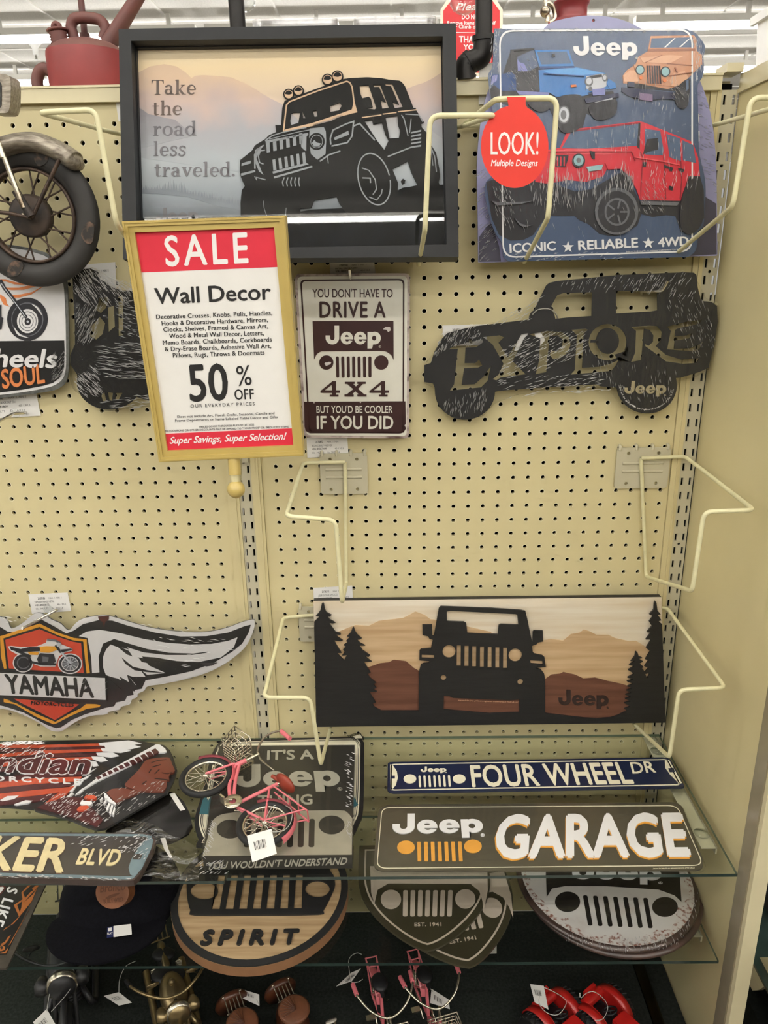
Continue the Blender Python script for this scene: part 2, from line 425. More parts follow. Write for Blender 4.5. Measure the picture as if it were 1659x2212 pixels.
# top rail on the pegboards
for i, (a, b) in enumerate(((-1.05, -.312), (-.304, .432))):
    mb = MB(); mb.box((a, -.010, 1.7555), (b, .03, 1.7745), cream_rail); mb.box((a, -.012, 1.7745), (b, .03, 1.7775), cream_rail)
    mb.build('trim_%d' % (4+i), kind='structure', at=V3((a, 0, 1.7555)))
# gondola top shelf behind the rail
mb = MB(); mb.box((-1.05, .031, 1.755), (.46, .75, 1.774), cream_rail); mb.build('top_shelf', None, 'cream shelf deck on top of the pegboard run, under the red cans', 'shelf', at=V3((-.3, .031, 1.755)))
# right side panel
PX = .462
mb = MB()
mb.box((PX, -.345, 0), (PX+.018, .0, 1.752), cream)
o = mb.build('wall_right', kind='structure', at=V3((PX, -.34, 0)))
mb = MB()
mb.box((PX-.004, -.37, 0), (PX+.02, -.34, 1.40), mat('clear_edge_strip', (150, 140, 118), .25, var=.03, coat=.4)); mb.build('trim_6', kind='structure', at=V3((PX, -.37, 0)))
mb = MB(); mb.box((PX-.002, -.380, 0), (.482, -.3705, 1.40), cream_rail); mb.build('trim_7', kind='structure', at=V3((PX, -.38, 0)))
# top bars of the side panel
mb = MB(); mb.box((PX-.001, -.5, 1.757), (PX+.03, -.0005, 1.777), cream_rail); mb.box((PX-.004, -.5, 1.752), (PX-.001, -.0005, 1.7575), cream_rail)
mb.box((PX-.026, -.012, 1.7785), (PX-.002, .03, 1.790), cream_rail)
mb.build('trim_8', kind='structure', at=V3((PX, -.5, 1.75)))
# base deck
mb = MB(); mb.box((-1.05, -.62, .0), (.3985, -.0015, .2222), black_felt); mb.build('base_deck', None, 'black cloth-covered base deck under the glass shelves', 'display base')
mb = MB(); mb.box((.40, -.62, .0), (.42, -.002, .2235), clear('smoked_deck_edge', (.45, .45, .40), .06, .12)); mb.box((.4205, -.62, .0), (.4605, -.002, .215), black_felt)
mb.build('trim_9', kind='structure')
# floor, ceiling
mb = MB(); mb.box((-14, -14, -.05), (14, 24, 0), floor_m); mb.build('floor', kind='structure')
mb = MB(); HC = 4.02
mb.box((-14, -14, HC), (14, 24, HC+.05), ceil_m)
tgrid = mat('ceiling_grid', (245, 243, 238), .5, var=.01)
for i in range(-12, 13): mb.box((i*1.22-.012, 4, HC-.012), (i*1.22+.012, 24, HC), tgrid)
for i in range(2, 20): mb.box((-14, 4+i*.61*1.72-.012+.3, HC-.012), (14, 4+i*.61*1.72+.012+.3, HC), tgrid)
mb.build('ceiling', kind='structure', at=V3((0, 0, HC)))
# unseen shelf run behind the camera, added to block low ambient light
mb = MB(); far_m = mat('blocker_brown', (96, 88, 80), .7, 0, .3, 6)
mb.box((-9, -3.9, 0), (9, -3.1, 1.95), far_m); mb.box((-9, -4.1, .0), (9, -2.9, .22), cream_rail)
for k in range(4): mb.box((-9, -3.1, .55+k*.38), (9, -2.85, .57+k*.38), cream_rail)
mb.build('wall_light_blocker', kind='structure', at=V3((0, -3.5, 0)))
# strip lamps of the shop ceiling
tube_e = mat('lit_tube', (255, 252, 246), .4, emit=LAMP*1.1)
tube_f = mat('lit_aisle_tube', (255, 252, 246), .4, emit=LAMP*2.1)
housing = mat('lamp_housing', (225, 223, 216), .4, var=.01)
LX = [(-10.9+i*2.46, -10.9+i*2.46+2.4) for i in range(9)]
def lamp(x0, x1, y, label, z=3.8, grp='ceiling strip lights', tr=.038, hw=.055):
    r = root('ceiling_strip_light', label, 'light', V3(((x0+x1)/2, y, z)), grp)
    a = MB(); a.box((x0, y-hw, z+.035), (x1, y+hw, z+.10), housing)
    for q in (.12, .5, .88):
        xx = x0+(x1-x0)*q; a.box((xx-.02, y-.02, z+.10), (xx+.02, y+.02, HC-.001), housing)
    a.build('lamp_housing', r)
    b = MB(); b.tube([(x0+.02, y, z), (x1-.02, y, z)], tr, tube_e if tr > .03 else tube_f, 8); b.build('tube', r)
for ri, y in enumerate((8.2, 10.35)):
    nm = ('nearer', 'farther')[ri]
    for i, (a, b) in enumerate([(-8.2, -4.6), (-4.5, -2.1), (-2.0, .4), (.5, 2.52), (2.6, 5.0), (5.08, 8.6)]):
        lamp(a, b, y, 'lit ceiling strip of the %s row, %s' % (nm, ('far left beyond the oil can', 'behind the oil can', 'behind the framed picture', 'behind the vehicle tin sign', 'right of the vehicle tin sign', 'far right above the clear bin')[i]))
for k, y in enumerate((-.35, -2.45, -4.55, -6.65, -8.75)):
    lamp(-9, 9, y, 'long lit ceiling strip over the shopping aisle, outside the photo', tr=.022, hw=.03)
# sprinkler
p = hit(75, 100, V3((0, 0, 1)), HC-.06)
mb = MB(); mb.lathe(Matrix.Translation(V3((p.x, p.y, HC))), [(.085, 0), (.08, -.03), (.035, -.075), (.03, -.15), (.0, -.15)], white_pl, 16)
mb.lathe(Matrix.Translation(V3((p.x, p.y, HC))), [(.012, -.15), (.012, -.19), (.03, -.2), (.0, -.2)], steel, 10)
mb.build('sprinkler', None, 'white ceiling sprinkler head left of the red oil can', 'sprinkler', at=V3((p.x, p.y, HC-.2)))
# ------------------------------------------------------------------ glass shelves
ZS1, ZS2 = 1.5-.843, 1.5-1.027
glass = clear('shelf_glass', (.92, .955, .93), .0, .01, 1.5)
gedge = mat('glass_edge', (46, 62, 58), .15, var=.1, scale=20, coat=.5)
gback = mat('glass_back_edge', (104, 118, 100), .2, var=.1, scale=20)
def shelf(x0, x1, d, z, label):
    mb = MB(); t = .0055
    mb.add([(x0, -d, z), (x1, -d, z), (x1, -.006, z), (x0, -.006, z)], [(0, 1, 2, 3)], glass)
    for a, b in (((x0, -d), (x1, -d)), ((x1, -d), (x1, -.006)), ((x1, -.006), (x0, -.006)), ((x0, -.006), (x0, -d))):
        mb.add([(a[0], a[1], z-t), (b[0], b[1], z-t), (b[0], b[1], z), (a[0], a[1], z)], [(0, 1, 2, 3)], gedge if a[1] == b[1] == -d else gback)
    return mb.build('glass_shelf', None, label, 'shelf', 'clear glass shelves', at=V3(((x0+x1)/2, -d, z-t)))
xs = WZ(487, 1896, ZS1).x
shelf(-1.0, xs-.001, .362, ZS1, 'upper glass shelf carrying the feathered head sign, left of the seam')
shelf(xs+.001, .4495, .356, ZS1, 'upper glass shelf carrying the GARAGE sign, right of the seam')
xs2 = WZ(503, 2101, ZS2).x
shelf(-1.0, xs2-.001, .346, ZS2, 'lower glass shelf carrying the dark cap, left of the seam')
shelf(xs2+.001, .4495, .343, ZS2, 'lower glass shelf carrying the round signs, right of the seam')
def bracket(x, z, d, label):
    r = root('shelf_bracket', label, 'bracket', V3((x, -d/2, z-.03)), 'glass shelf brackets')
    a = MB(); zt = z-.0075
    a.box((x-.0125, -d, zt-.002), (x+.0115, -.004, zt), steel_paint)
    a.loc(PL((x+.0115, 0, zt), (0, -1, 0), (0, 0, 1)), [[(.004, -.05), (.03, -.045), (d*.8, -.016), (d, -.012), (d, 0), (.004, 0)]], -.0012, .0012, steel_paint)
    a.build('arm', r)
    for y in ((-d+.03), -.05):
        b = MB(); b.lathe(Matrix.Translation(V3((x, y, zt))), [(.0, .0), (.006, 0), (.012, .0012), (.0125, .0018), (0, .0018)], clear_pl, 20); b.lathe(Matrix.Translation(V3((x, y, zt))), [(.004, -.006), (.004, .0)], clear_pl, 8)
        b.build('suction_pad', r)
bracket(.4325, ZS1, .295, 'cream bracket arm under the upper glass shelf, beside the GARAGE sign')
bracket(.4325, ZS2, .29, 'cream bracket arm under the lower glass shelf, beside the round white sign')
bracket(-.308, ZS1, .295, 'bracket arm under the upper glass shelf at the left upright')
# ------------------------------------------------------------------ wire easel holders
def holder(name, label, A, B, C, E, F, G, dF=.285, plate=None, d_G=.012):
    "wire loop: along the wall A-B, out to C, in to E, down to F, back to G and up to A (photo points)"
    b = WY(*B, -.012); a = WY(*A, -.012); cc = None
    best = min((abs(hit(*C, V3((0, 1, 0)), -d).z-b.z), d) for d in [i*.002 for i in range(40, 170)]); d = best[1] if dF is None else dF
    cc = WY(*C, -d); e = WY(*E, -d); f = WY(*F, -d); g = WY(*G, -d_G)
    r = root(name, label, 'sign holder', V3((a.x, 0, g.z)), 'wire sign holders')
    mb = MB(); mb.tube(bend([a, b, cc, e, f, g, a+V3((0, .001, -.001))], .012, 5), .0032, wire_paint, 10); mb.build('wire', r)
    if plate:
        q = [WY(*p, -.004) for p in plate]; x0, x1 = min(p.x for p in q), max(p.x for p in q); z0, z1 = min(p.z for p in q), max(p.z for p in q)
    else: x0, x1, z0, z1 = a.x-.035, a.x+.035, a.z-.06, a.z+.008
    mb = MB(); pl = PL((x0, -.006, z0), (1, 0, 0), (0, 0, 1)); w, h = x1-x0, z1-z0
    mb.loc(pl, [rnd([(0, 0), (w, 0), (w, h), (0, h)], .006, 3)]+[ell(w*u, h*v, .003, n=10) for u, v in ((.22, .86), (.78, .86), (.22, .12), (.78, .12))], -.0025, 0, steel_paint)
    for v in (.42, .62): mb.tube([(x0+w*.12, -.0055, z0+h*v), (x0+w*.88, -.0055, z0+h*v)], .0028, steel_paint, 8)
    for u in (.05, .36, .66, .95): mb.tube(bend([(x0+w*u, -.0065, z0+h-.004), (x0+w*u, -.0065, z0+h+.003), (x0+w*u, .008, z0+h+.0035)], .002, 2), .0026, steel_paint, 8)
    mb.build('back_plate', r); return r
holder('wire_sign_holder', 'bare cream wire holder hanging under the white tin sign, left of its pair', (745, 998), (655, 1000), (618, 1115), (725, 1123), (739, 1300), (748, 1262), None, [(690, 980), (795, 1066)])
holder('wire_sign_holder', 'bare cream wire holder beside the side panel, right of its pair', (1385, 990), (1480, 986), (1629, 1102), (1521, 1105), (1495, 1277), (1396, 1246), None, [(1333, 967), (1440, 1053)])
holder('wire_sign_holder', 'wire holder gripping the left end of the wooden forest panel', (712, 1326), (612, 1334), (570, 1507), (670, 1507), (693, 1651), (714, 1572), None, [(644, 1310), (748, 1384)], d_G=.012)
holder('wire_sign_holder', 'wire holder gripping the right end of the wooden forest panel', (1340, 1315), (1441, 1313), (1567, 1486), (1467, 1490), (1446, 1636), (1368, 1563), None, d_G=.012)
holder('wire_sign_holder', 'wire holder at the left edge of the big black picture frame', (345, 286), (254, 289), (85, 243), (207, 237), (251, 482), (330, 592), .285, d_G=.012)
holder('wire_sign_holder', 'wire holder at the right edge of the big black picture frame', (920, 276), (992, 275), (1068, 249), (929, 250), (918, 497), (904, 574), .28, d_G=.012)
holder('wire_sign_holder', 'wire holder behind the red LOOK tag, in front of the vehicle tin sign', (1130, 268), (1000, 271), (1072, 214), (1204, 212), (1184, 470), (1131, 569), .27, d_G=.012)
holder('wire_sign_holder', 'wire holder at the right edge of the vehicle tin sign, by the side panel', (1440, 268), (1541, 271), (1745, 212), (1622, 211), (1583, 446), (1451, 556), .27, d_G=.012)
# ================================================================== lettering shapes
def jeep_shapes():
    J = [(.72,1.52),(1.09,1.52),(1.09,.52)]+ell(.545,.52,.545,.54,0,14,0,-180)[1:]+[(0,.72),(.36,.72),(.36,.52)]+ell(.54,.52,.18,.2,0,8,180,360)[1:]
    def e(x): 
        o = [(x+1.0,.40),(x+.37,.40)]+ell(x+.53,.40,.17,.18,0,8,190,330)[1:]+ell(x+.5,.5,.5,.52,0,20,-26,-360)
        h = [(x+.37,.60)]+ell(x+.5,.60,.15,.17,0,8,180,0)[1:]
        return o, h
    p = [(3.36,-.36),(3.73,-.36),(3.73,.07)]+ell(3.93,.5,.5,.52,0,18,-115,115)+[(3.72,.93),(3.72,1.0),(3.36,1.0)]
    ph = ell(3.89,.5,.17,.21,0,12)
    e1, h1 = e(1.2); e2, h2 = e(2.28)
    return [[J], [e1, h1], [e2, h2], [p, ph]]
JS = jeep_shapes()
def affine(pl, bl, br, tl, w, h, hh):
    A, B, T = (V3((*pl.L(q, hh), 0)) for q in (bl, br, tl))
    return lambda x, y: tuple((A+(B-A)*(x/w)+(T-A)*(y/h))[:2])
def logo(mb, pl, bl, br, tl, m, h0=0., h1=.0004, reg=True, fn=None):
    f = affine(pl, bl, br, tl, 4.43, 1.52, h1)
    for sh in JS: mb.loc(pl, [[f(*p) for p in l] for l in sh], h0, h1, m)
    if reg:
        mb.loc(pl, [[f(*p) for p in ell(4.36, -.2, .1, n=12)], [f(*p) for p in ell(4.36, -.2, .075, n=12)]], h0, h1, m)
        mb.t(pl, 'R', *[pxof(pl, f(x, y), h1) for x, y in ((4.32, -.25), (4.40, -.25), (4.32, -.15))], m, h0, h1)
def pxof(pl, ab, h=0.):
    d = pl.W(*ab, h)-CP; z = d.dot(FW); return (829.5+FPX*d.dot(RT)/z, 1106-FPX*d.dot(UP)/z)
def slots(mb, pl, a0, b0, a1, b1, n, w, m, h0=0., h1=.0004, r=1.):
    "n upright slots: first runs a0 (top) to b0 (bottom), last a1 to b1, width w (px)"
    for i in range(n):
        t = i/(n-1); x0, y0 = a0[0]+(a1[0]-a0[0])*t, a0[1]+(a1[1]-a0[1])*t; x1, y1 = b0[0]+(b1[0]-b0[0])*t, b0[1]+(b1[1]-b0[1])*t
        q = [(x0-w/2, y0), (x0+w/2, y0), (x1+w/2, y1), (x1-w/2, y1)]
        mb.p(pl, rnd(q, w*.5*r, 4), m, h0, h1)
def glyphs_serif(txt):
    "roman letters with slab feet, unit cap height; returns [(polys)], width"
    X = 0; out = []
    def bar(x, y0, y1, w=.15): return [[(x, y0), (x+w, y0), (x+w, y1), (x, y1)]]
    def srf(x, y, w, t=.035, up=False): return [[(x, y), (x+w, y), (x+w*.75, y+t*1.5*(1 if not up else -1)), (x+w*.25, y+t*1.5*(1 if not up else -1))]]
    def ring(x, w, xh, a0=0, a1=360): 
        cx, cy = x+w/2, xh/2
        return [ell(cx, cy, w/2, xh/2+.012, 0, 24, a0, a1)+ell(cx, cy, w/2-.135, xh/2-.04, 0, 24, a1, a0)] if abs(a1-a0) < 359 else [('ring', ell(cx, cy, w/2, xh/2+.012, 0, 26), ell(cx, cy, w/2-.135, xh/2-.04, 0, 26))]
    xh = .66
    for ch in txt:
        g = []; w = .5
        if ch == ' ': X += .28; continue
        if ch == 'T': w = .72; g = bar(.285, 0, 1)+[[(0, .95), (.72, .95), (.72, 1), (0, 1)], [(0, 1), (0, .76), (.03, .76), (.09, .95)], [(.72, 1), (.72, .76), (.69, .76), (.63, .95)]]+srf(.17, 0, .38)
        elif ch == 'a': w = .56; g = bar(.32, .06, xh*.72, .14)+[ell(.24, xh*.70, .22, xh*.32, 0, 12, 0, 165)+ell(.24, xh*.68, .09, xh*.24, 0, 10, 165, 0), [(.32, 0), (.56, 0), (.56, .04), (.46, .08), (.32, .1)]]+[('ring', ell(.2, .19, .2, .2, 0, 18), ell(.24, .2, .09, .13, 0, 18))]
        elif ch == 'k': w = .66; g = bar(.09, 0, 1.02, .14)+srf(0, 0, .32)+[[(0, .98), (.1, 1.02), (.1, .9)], [(.22, .3), (.46, xh-.03), (.36, xh-.03), (.36, xh), (.62, xh), (.62, xh-.03), (.54, xh-.03), (.33, .38), (.58, .03), (.66, .03), (.66, 0), (.42, 0), (.23, .3)]]
        elif ch == 'e': w = .54; g = [ell(.27, xh/2, .27, xh/2+.012, 0, 24, -40, -360)+ell(.29, xh/2, .14, xh/2-.04, 0, 24, 0, 310)][0:1]; g = [ell(.27, xh/2, .27, xh/2+.012, 0, 22, 0, 318)+ell(.30, xh/2, .15, xh/2-.05, 0, 22, 318, 0), [(.1, xh*.47), (.54, xh*.47), (.54, xh*.54), (.1, xh*.54)]]
        elif ch == 't': w = .4; g = bar(.1, .08, .86, .14)+[[(0, xh-.04), (.38, xh-.04), (.38, xh), (.0, xh)], [(.1, .1), (.14, .0), (.25, -.012), (.4, .05), (.38, .09), (.28, .06), (.24, .12)]]
        elif ch == 'h': w = .68; g = bar(.09, 0, 1.02, .14)+bar(.46, 0, .5, .14)+srf(0, 0, .32)+srf(.37, 0, .32)+[[(0, .98), (.1, 1.02), (.1, .9)], ell(.4, .46, .2, .215, 0, 12, 0, 160)+ell(.36, .44, .11, .15, 0, 10, 160, 0)]
        elif ch == 'r': w = .48; g = bar(.09, 0, xh, .14)+srf(0, 0, .34)+[[(0, xh-.04), (.1, xh), (.1, xh-.12)], [(.2, .4), (.28, xh-.04), (.4, xh+.01), (.48, xh-.06), (.44, xh-.2), (.36, xh-.1), (.3, xh-.14), (.23, .36)]]
        elif ch == 'o': w = .58; g = ring(0, .58, xh)
        elif ch == 'd': w = .64; g = bar(.42, .0, 1.02, .14)+[[(.33, .98), (.43, 1.02), (.43, .9)], [(.5, 0), (.64, 0), (.64, .04), (.5, .06)]]+[('ring', ell(.27, xh/2, .27, xh/2+.012, 0, 22), ell(.29, xh/2, .15, xh/2-.05, 0, 22))]
        elif ch == 'l': w = .34; g = bar(.1, 0, 1.02, .14)+srf(0, 0, .34)+[[(0, .98), (.1, 1.02), (.1, .9)]]
        elif ch == 's': w = .46; g = [strip(sm([(.42, .52), (.34, .63), (.2, .645), (.1, .56), (.13, .44), (.33, .29), (.38, .16), (.28, .03), (.12, .03), (.04, .15)], 4, False), .1)]+[[(.38, .66), (.42, .66), (.42, .47), (.39, .47)], [(.03, .0), (.07, .0), (.07, .2), (.03, .2)]]
        elif ch == 'v': w = .62; g = [[(0, xh), (0, xh-.035), (.05, xh-.04), (.27, 0), (.35, 0), (.56, xh-.04), (.62, xh-.035), (.62, xh), (.42, xh), (.42, xh-.035), (.48, xh-.04), (.35, .2), (.22, xh-.04), (.29, xh-.035), (.29, xh)]]
        elif ch == '.': w = .2; g = [ell(.1, .08, .09, n=14)]
        out.append((X, g)); X += w+.055
    return out, X-.055
def serif(mb, pl, txt, bl, br, tl, m, h0, h1):
    g, W_ = glyphs_serif(txt); f = affine(pl, bl, br, tl, W_, 1., h1)
    for X, polys in g:
        for q in polys:
            if q[0] == 'ring': mb.loc(pl, [[f(X+x, y) for x, y in q[1]], [f(X+x, y) for x, y in q[2]]], h0, h1, m)
            else: mb.loc(pl, [[f(X+x, y) for x, y in q]], h0, h1, m)
def hole_px(x, y, r): return ell(x, y, r, n=14)
def price_label(px, corners, rows, label, y=.002, group='shelf price labels'):
    "white paper label hung on the pegboard; rows of small print"
    pl = upright(*corners[3], y)
    r = root('price_label', label, 'label', pl.M(), group)
    mb = MB(); mb.p(pl, corners, paper, 0, .0004); mb.build('label_card', r)
    if not rows: return r
    tx = MB(); (tl, tr, br, bl) = corners
    def at(u, v): return (tl[0]+(tr[0]-tl[0])*u+(bl[0]-tl[0])*v, tl[1]+(tr[1]-tl[1])*u+(bl[1]-tl[1])*v)
    for s, u0, u1, v, h, b, mm in rows: tx.t(pl, s, at(u0, v), at(u1, v), at(u0, v-h), mm, .0004, .0006, b)
    tx.build('print', r); return r
def wrap_on(pl, pts, h0, h1, m, r, name='plastic_wrap'):
    mb = MB(); L = pl.LL(pts, h1); mb.loc(pl, [L], h1-.0002, h1, m, back=False)
    k = len(L); mb.add([pl.W(*p, h0) for p in L]+[pl.W(*p, h1) for p in L], [(i, (i+1) % k, k+(i+1) % k, k+i) for i in range(k)], m)
    return mb.build(name, r)

# ================================================================== big framed picture
black_frame = mat('black_frame_paint', (33, 34, 36), .5, var=.05, scale=60, bump=.05, spec=.3)
pf = upright(628, 557, .113, 12.0)
HS = -.026
r = root('framed_picture', 'big black shadow-box frame with off-road vehicle silhouette over misty mountains, "road less traveled" wording', 'picture', pf.M())
o4 = pf.LL([(256, 62.5), (985, 50), (991, 555), (266, 560)]); i4 = pf.LL([(283, 88), (956.4, 78), (965, 528), (297, 541)])
mb = MB(); mb.loc(pf, [o4, i4], -.034, 0, black_frame)
mb.loc(pf, [inset(i4, -.0008), inset(i4, .0012)], -.0255, -.018, black_frame)
mb.build('frame', r)
bk = MB(); bk.loc(pf, [inset(o4, .004)], -.036, -.032, mat('frame_backing', (60, 48, 36), .8)); bk.build('backing_board', r)
sky = ramp_mat('picture_sky', [(0, (24, 27, 31)), (.14, (34, 38, 44)), (.27, (150, 158, 166)), (.42, (184, 192, 197)), (.56, (182, 182, 184)), (.66, (222, 202, 182)), (.80, (250, 226, 184)), (1., (248, 234, 206))], 1, 0., .34, .05, 9, .9)
mtn = ramp_mat('picture_mountain', [(0, (34, 38, 44)), (.22, (146, 154, 162)), (.40, (172, 180, 186)), (.54, (172, 172, 178)), (.66, (202, 180, 172)), (.78, (226, 196, 166)), (1., (224, 192, 160))], 1, 0., .34, .10, 26, .55)
dusk = ramp_mat('picture_near_slope', [(0, (120, 128, 136)), (.46, (172, 178, 184)), (.60, (150, 146, 152)), (1., (146, 138, 142))], 1, 0., .34, .08, 30, .55)
mb = MB(); mb.loc(pf, [inset(i4, -.002)], HS-.002, HS, sky)
a, b = HS, HS+.0002
mb.p(pf, c('C1', '850 470 890 462 960 425 1050 410 1130 425 1190 465 1225 500 1250 485 1300 480 1420 488 1480 495 1560 530 1659 585')+c('C2', '60 515 110 545 180 590 250 630 320 665 420 760 520 900 520 1000')+c('C1', '1659 1120 850 1000'), mtn, a, b)
mb.p(pf, c('C2', '1040 690 1115 570 1180 545 1230 530 1290 500 1362 450 1368 900 1180 760'), mtn, a, b)
mb.p(pf, c('C1', '855 680 910 700 950 730 1000 740 1060 755 1120 765 1160 800 1240 870 1100 900 855 960'), dusk, a+.0002, b+.0002)
pine = mat('picture_pines', (128, 136, 144), .6, var=.04)
pts = c('C1', '880 1215')
for i in range(66):
    x = 885+i*10; base = 1200+ (i-20)*2.2 if i > 20 else 1200
    hgt = 14+random.random()*28+(26 if 18 < i < 30 else 0)
    pts += c('C1', '%f %f %f %f %f %f' % (x, base+12, x+4, base-hgt+10, x+8, base+14))
pts += c('C1', '1545 1345 1400 1320 1200 1260 1000 1240 880 1240')
mb.p(pf, pts, pine, a+.0001, b+.0001)
mb.p(pf, c('C2', '-650 1400 60 1380 300 1385 400 1360 520 1340 760 1330 900 1300 1100 1200 1370 1180 1374 1572 -640 1590'), mat('picture_rocks', (26, 29, 33), .8, 0, .3, 30, col2=(12, 13, 15), spec=.1), a+.0003, b+.0003)
mb.build('picture_sheet', r)
jb = mat('cutout_black', (14, 14, 15), .6, var=.02, spec=.15)
jl1 = mat('print_sand', (205, 172, 140), .6, var=.04); jl2 = mat('print_mist', (142, 147, 152), .6, var=.05); jl3 = mat('print_mauve', (160, 145, 140), .6, var=.05)
j0, j1 = HS+.0006, HS+.0030
mb = MB()
hl = lambda s: c('C2', s)
jeep_out = hl('318 800 325 690 340 645 420 612 520 576 640 532 720 505 760 499 870 494 960 500 1000 508 1075 516 1090 525 1110 550 1165 690 1180 690 1182 705 1232 780 1215 790 1218 815 1250 850 1258 900 1280 930 1310 980 1330 1080 1335 1130 1325 1165 1338 1200 1362 1230 1370 1250 1372 1400 60 1400 58 1300 65 1220 85 1190 62 1140 52 1100 55 1025 130 965 150 930 215 890 240 865 285 845 280 800')
H_ = [hl('380 800 375 770 382 728 395 719 440 718 428 786'), hl('450 705 474 756 460 757'), hl('520 710 544 706 550 744 532 747'), hl('630 676 692 655 706 675 688 706 633 716'),
  hl('820 547 877 543 928 692 915 700 858 692 904 684 892 630 878 618 838 628 826 600'), hl('905 541 952 541 1008 690 965 695 955 640 988 655 945 556 912 556'), hl('982 534 1030 536 1097 684 1045 692 1030 650 1072 668 1022 552 988 548'),
  hl('850 772 900 766 907 795 962 782 985 860 1006 898 978 958 928 895'), hl('985 748 1062 740 1066 800 1080 835 1072 882 1012 886'),
  hl('1030 1082 1128 1030 1150 1100 1190 1184 1140 1196 1062 1266 1066 1170'), hl('440 1335 510 1330 530 1282 672 1258 690 1302 745 1376 700 1395 560 1392 440 1390')]
mb.p(pf, jeep_out, jb, j0, j1, H_)
for x, y, q in ((366, 602, 35), (428, 580, 35), (615, 508, 37), (678, 488, 38)): mb.p(pf, c('C2', ' '.join('%f %f' % t for t in ell(x, y, q))), jb, j0, j1)
mb.p(pf, hl('480 1390 480 1400 495 1390 490 1362 465 1360'), jb, j0, j1); mb.p(pf, hl('680 1380 690 1355 710 1362 712 1385'), jb, j0, j1); mb.p(pf, hl('1083 1160 1097 1143 1113 1152 1108 1172 1092 1178'), jb, j0, j1)
mb.build('vehicle_silhouette', r)
lw = MB(); q0, q1 = j1, j1+.0003
S_ = lambda s, w, m=jl2, cl=False: lw.ln(pf, hl(s), w/2.9625, m, q0, q1, cl)
Fi = lambda s, m=jl2: lw.p(pf, hl(s), m, q0, q1)
for x, y, q in ((366, 602, 27), (428, 580, 27), (615, 508, 29), (678, 488, 30)):
    lw.p(pf, hl(' '.join('%f %f' % t for t in ell(x, y, q))), jl1, q0, q1); lw.p(pf, hl(' '.join('%f %f' % t for t in ell(x, y, q-4, q-4, 0, 14, 180, 350)+[(x+4, y+4)])), jb, q1, q1+.0002)
S_('333 838 352 672 372 650 560 578 738 520 757 528 772 556 785 660', 9, jl1)
Fi('785 640 806 718 700 745 520 806 330 842 345 828 520 786 700 726 770 700', jl1)
S_('520 800 640 768 710 735', 8, jl3)
S_('835 752 960 735', 7, jl1); S_('968 730 1056 720', 7, jl1); S_('1065 715 1188 702', 7, jl1)
S_('215 900 260 868 330 846 480 815', 7, jl2); S_('240 890 420 846 580 815', 5, jl2)
Fi('500 822 590 812 604 840 606 900 602 985 550 1022 508 985 496 900')
lw.p(pf, hl(' '.join('%f %f' % t for t in ell(545, 905, 52, 55))), jb, q1, q1+.0002); lw.p(pf, hl(' '.join('%f %f' % t for t in ell(545, 905, 40, 43))), jl2, q1+.0002, q1+.0003)
lw.p(pf, hl(' '.join('%f %f' % t for t in ell(545, 905, 36, 39))), jb, q1+.0003, q1+.0004); lw.p(pf, hl('515 915 530 895 545 912 572 918 560 938 530 938'), jl2, q1+.0004, q1+.0005)
Fi('218 900 490 850 492 862 480 872 478 965 468 962 446 940 440 870 226 916 222 940')
for i in range(6):
    x = 222+i*42; y = 930-i*11; Fi('%f %f %f %f %f %f %f %f' % (x, y-20, x+22, y-24, x+26, y+44, x+4, y+48))
for i in range(6):
    x = 262+i*38; y = 1022-i*9; Fi('%f %f %f %f %f %f %f %f' % (x, y, x+18, y-3, x+26, y+66, x+6, y+70))
Fi('262 1098 480 1042 495 1052 266 1112'); Fi('270 1130 515 1060 520 1070 274 1142')
S_('150 1080 148 990 170 955 205 930', 9); S_('205 1050 180 1040 172 1000 185 965 215 960', 7); Fi('150 960 205 925 160 1010 190 1090 205 1120 175 1095 152 1040')
Fi('65 1045 125 1027 122 1046 64 1062'); Fi('60 1110 150 1088 152 1100 62 1126'); S_('148 1128 160 1150 160 1135 218 1150', 6)
for i in range(5): S_('%f 1192 %f 1165 %f 1135' % (332+i*26, 326+i*26, 338+i*24), 7)
S_('636 925 632 885 650 832 735 792 782 776 772 870 742 912 640 935', 9); Fi('655 882 748 836 752 862 662 896')
S_('565 1032 625 990 697 966', 9); S_('612 990 620 1046', 6)
S_('782 806 820 790 918 898', 9); S_('1000 1002 1150 942', 9)
lw.ln(pf, hl(' '.join('%f %f' % t for t in ell(913, 1146, 100, 168, -14, 36))), 8/2.96, jl2, q0, q1, True)
S_('835 1075 880 1090 920 1150 928 1210 905 1245', 7); S_('838 1138 888 1140 890 1170', 8); S_('880 1260 930 1280 960 1240 965 1210', 6)
S_('1088 735 1105 760 1130 870', 7); S_('1150 760 1140 850', 6); S_('1112 730 1200 735 1225 780', 6)
for i in range(5): Fi('1150 %f 1215 %f 1212 %f 1148 %f' % (845+i*23, 830+i*24, 842+i*24, 855+i*23))
S_('1262 905 1300 1000 1312 1100', 7); S_('1278 960 1290 1060', 5)
S_('205 1285 208 1330 225 1380', 4); S_('350 1330 346 1380', 4)
lw.build('highlight_print', r)
tx = MB(); tm = mat('picture_wording', (104, 88, 80), .6, var=.05); tm2 = mat('picture_wording_low', (112, 110, 116), .6, var=.05)
hh = (HS+.0006, HS+.0009)
for s, x0, x1, yb, yt, m_ in (('Take', 970, 1253, 605, 512, tm), ('the', 975, 1163, 737, 645, tm), ('road', 977, 1257, 868, 775, tm2), ('less', 980, 1190, 998, 905, tm2), ('traveled.', 988, 1503, 1130, 1038, tm2)):
    P_ = c('C1', '%f %f %f %f %f %f' % (x0, yb, x1, yb-2, x0, yt)); serif(tx, pf, s, *P_, m_, *hh)
logo(tx, pf, *c('C1', '1000 1420 1270 1416 1000 1330'), tm2, *hh, reg=False)
tx.build('lettering', r)
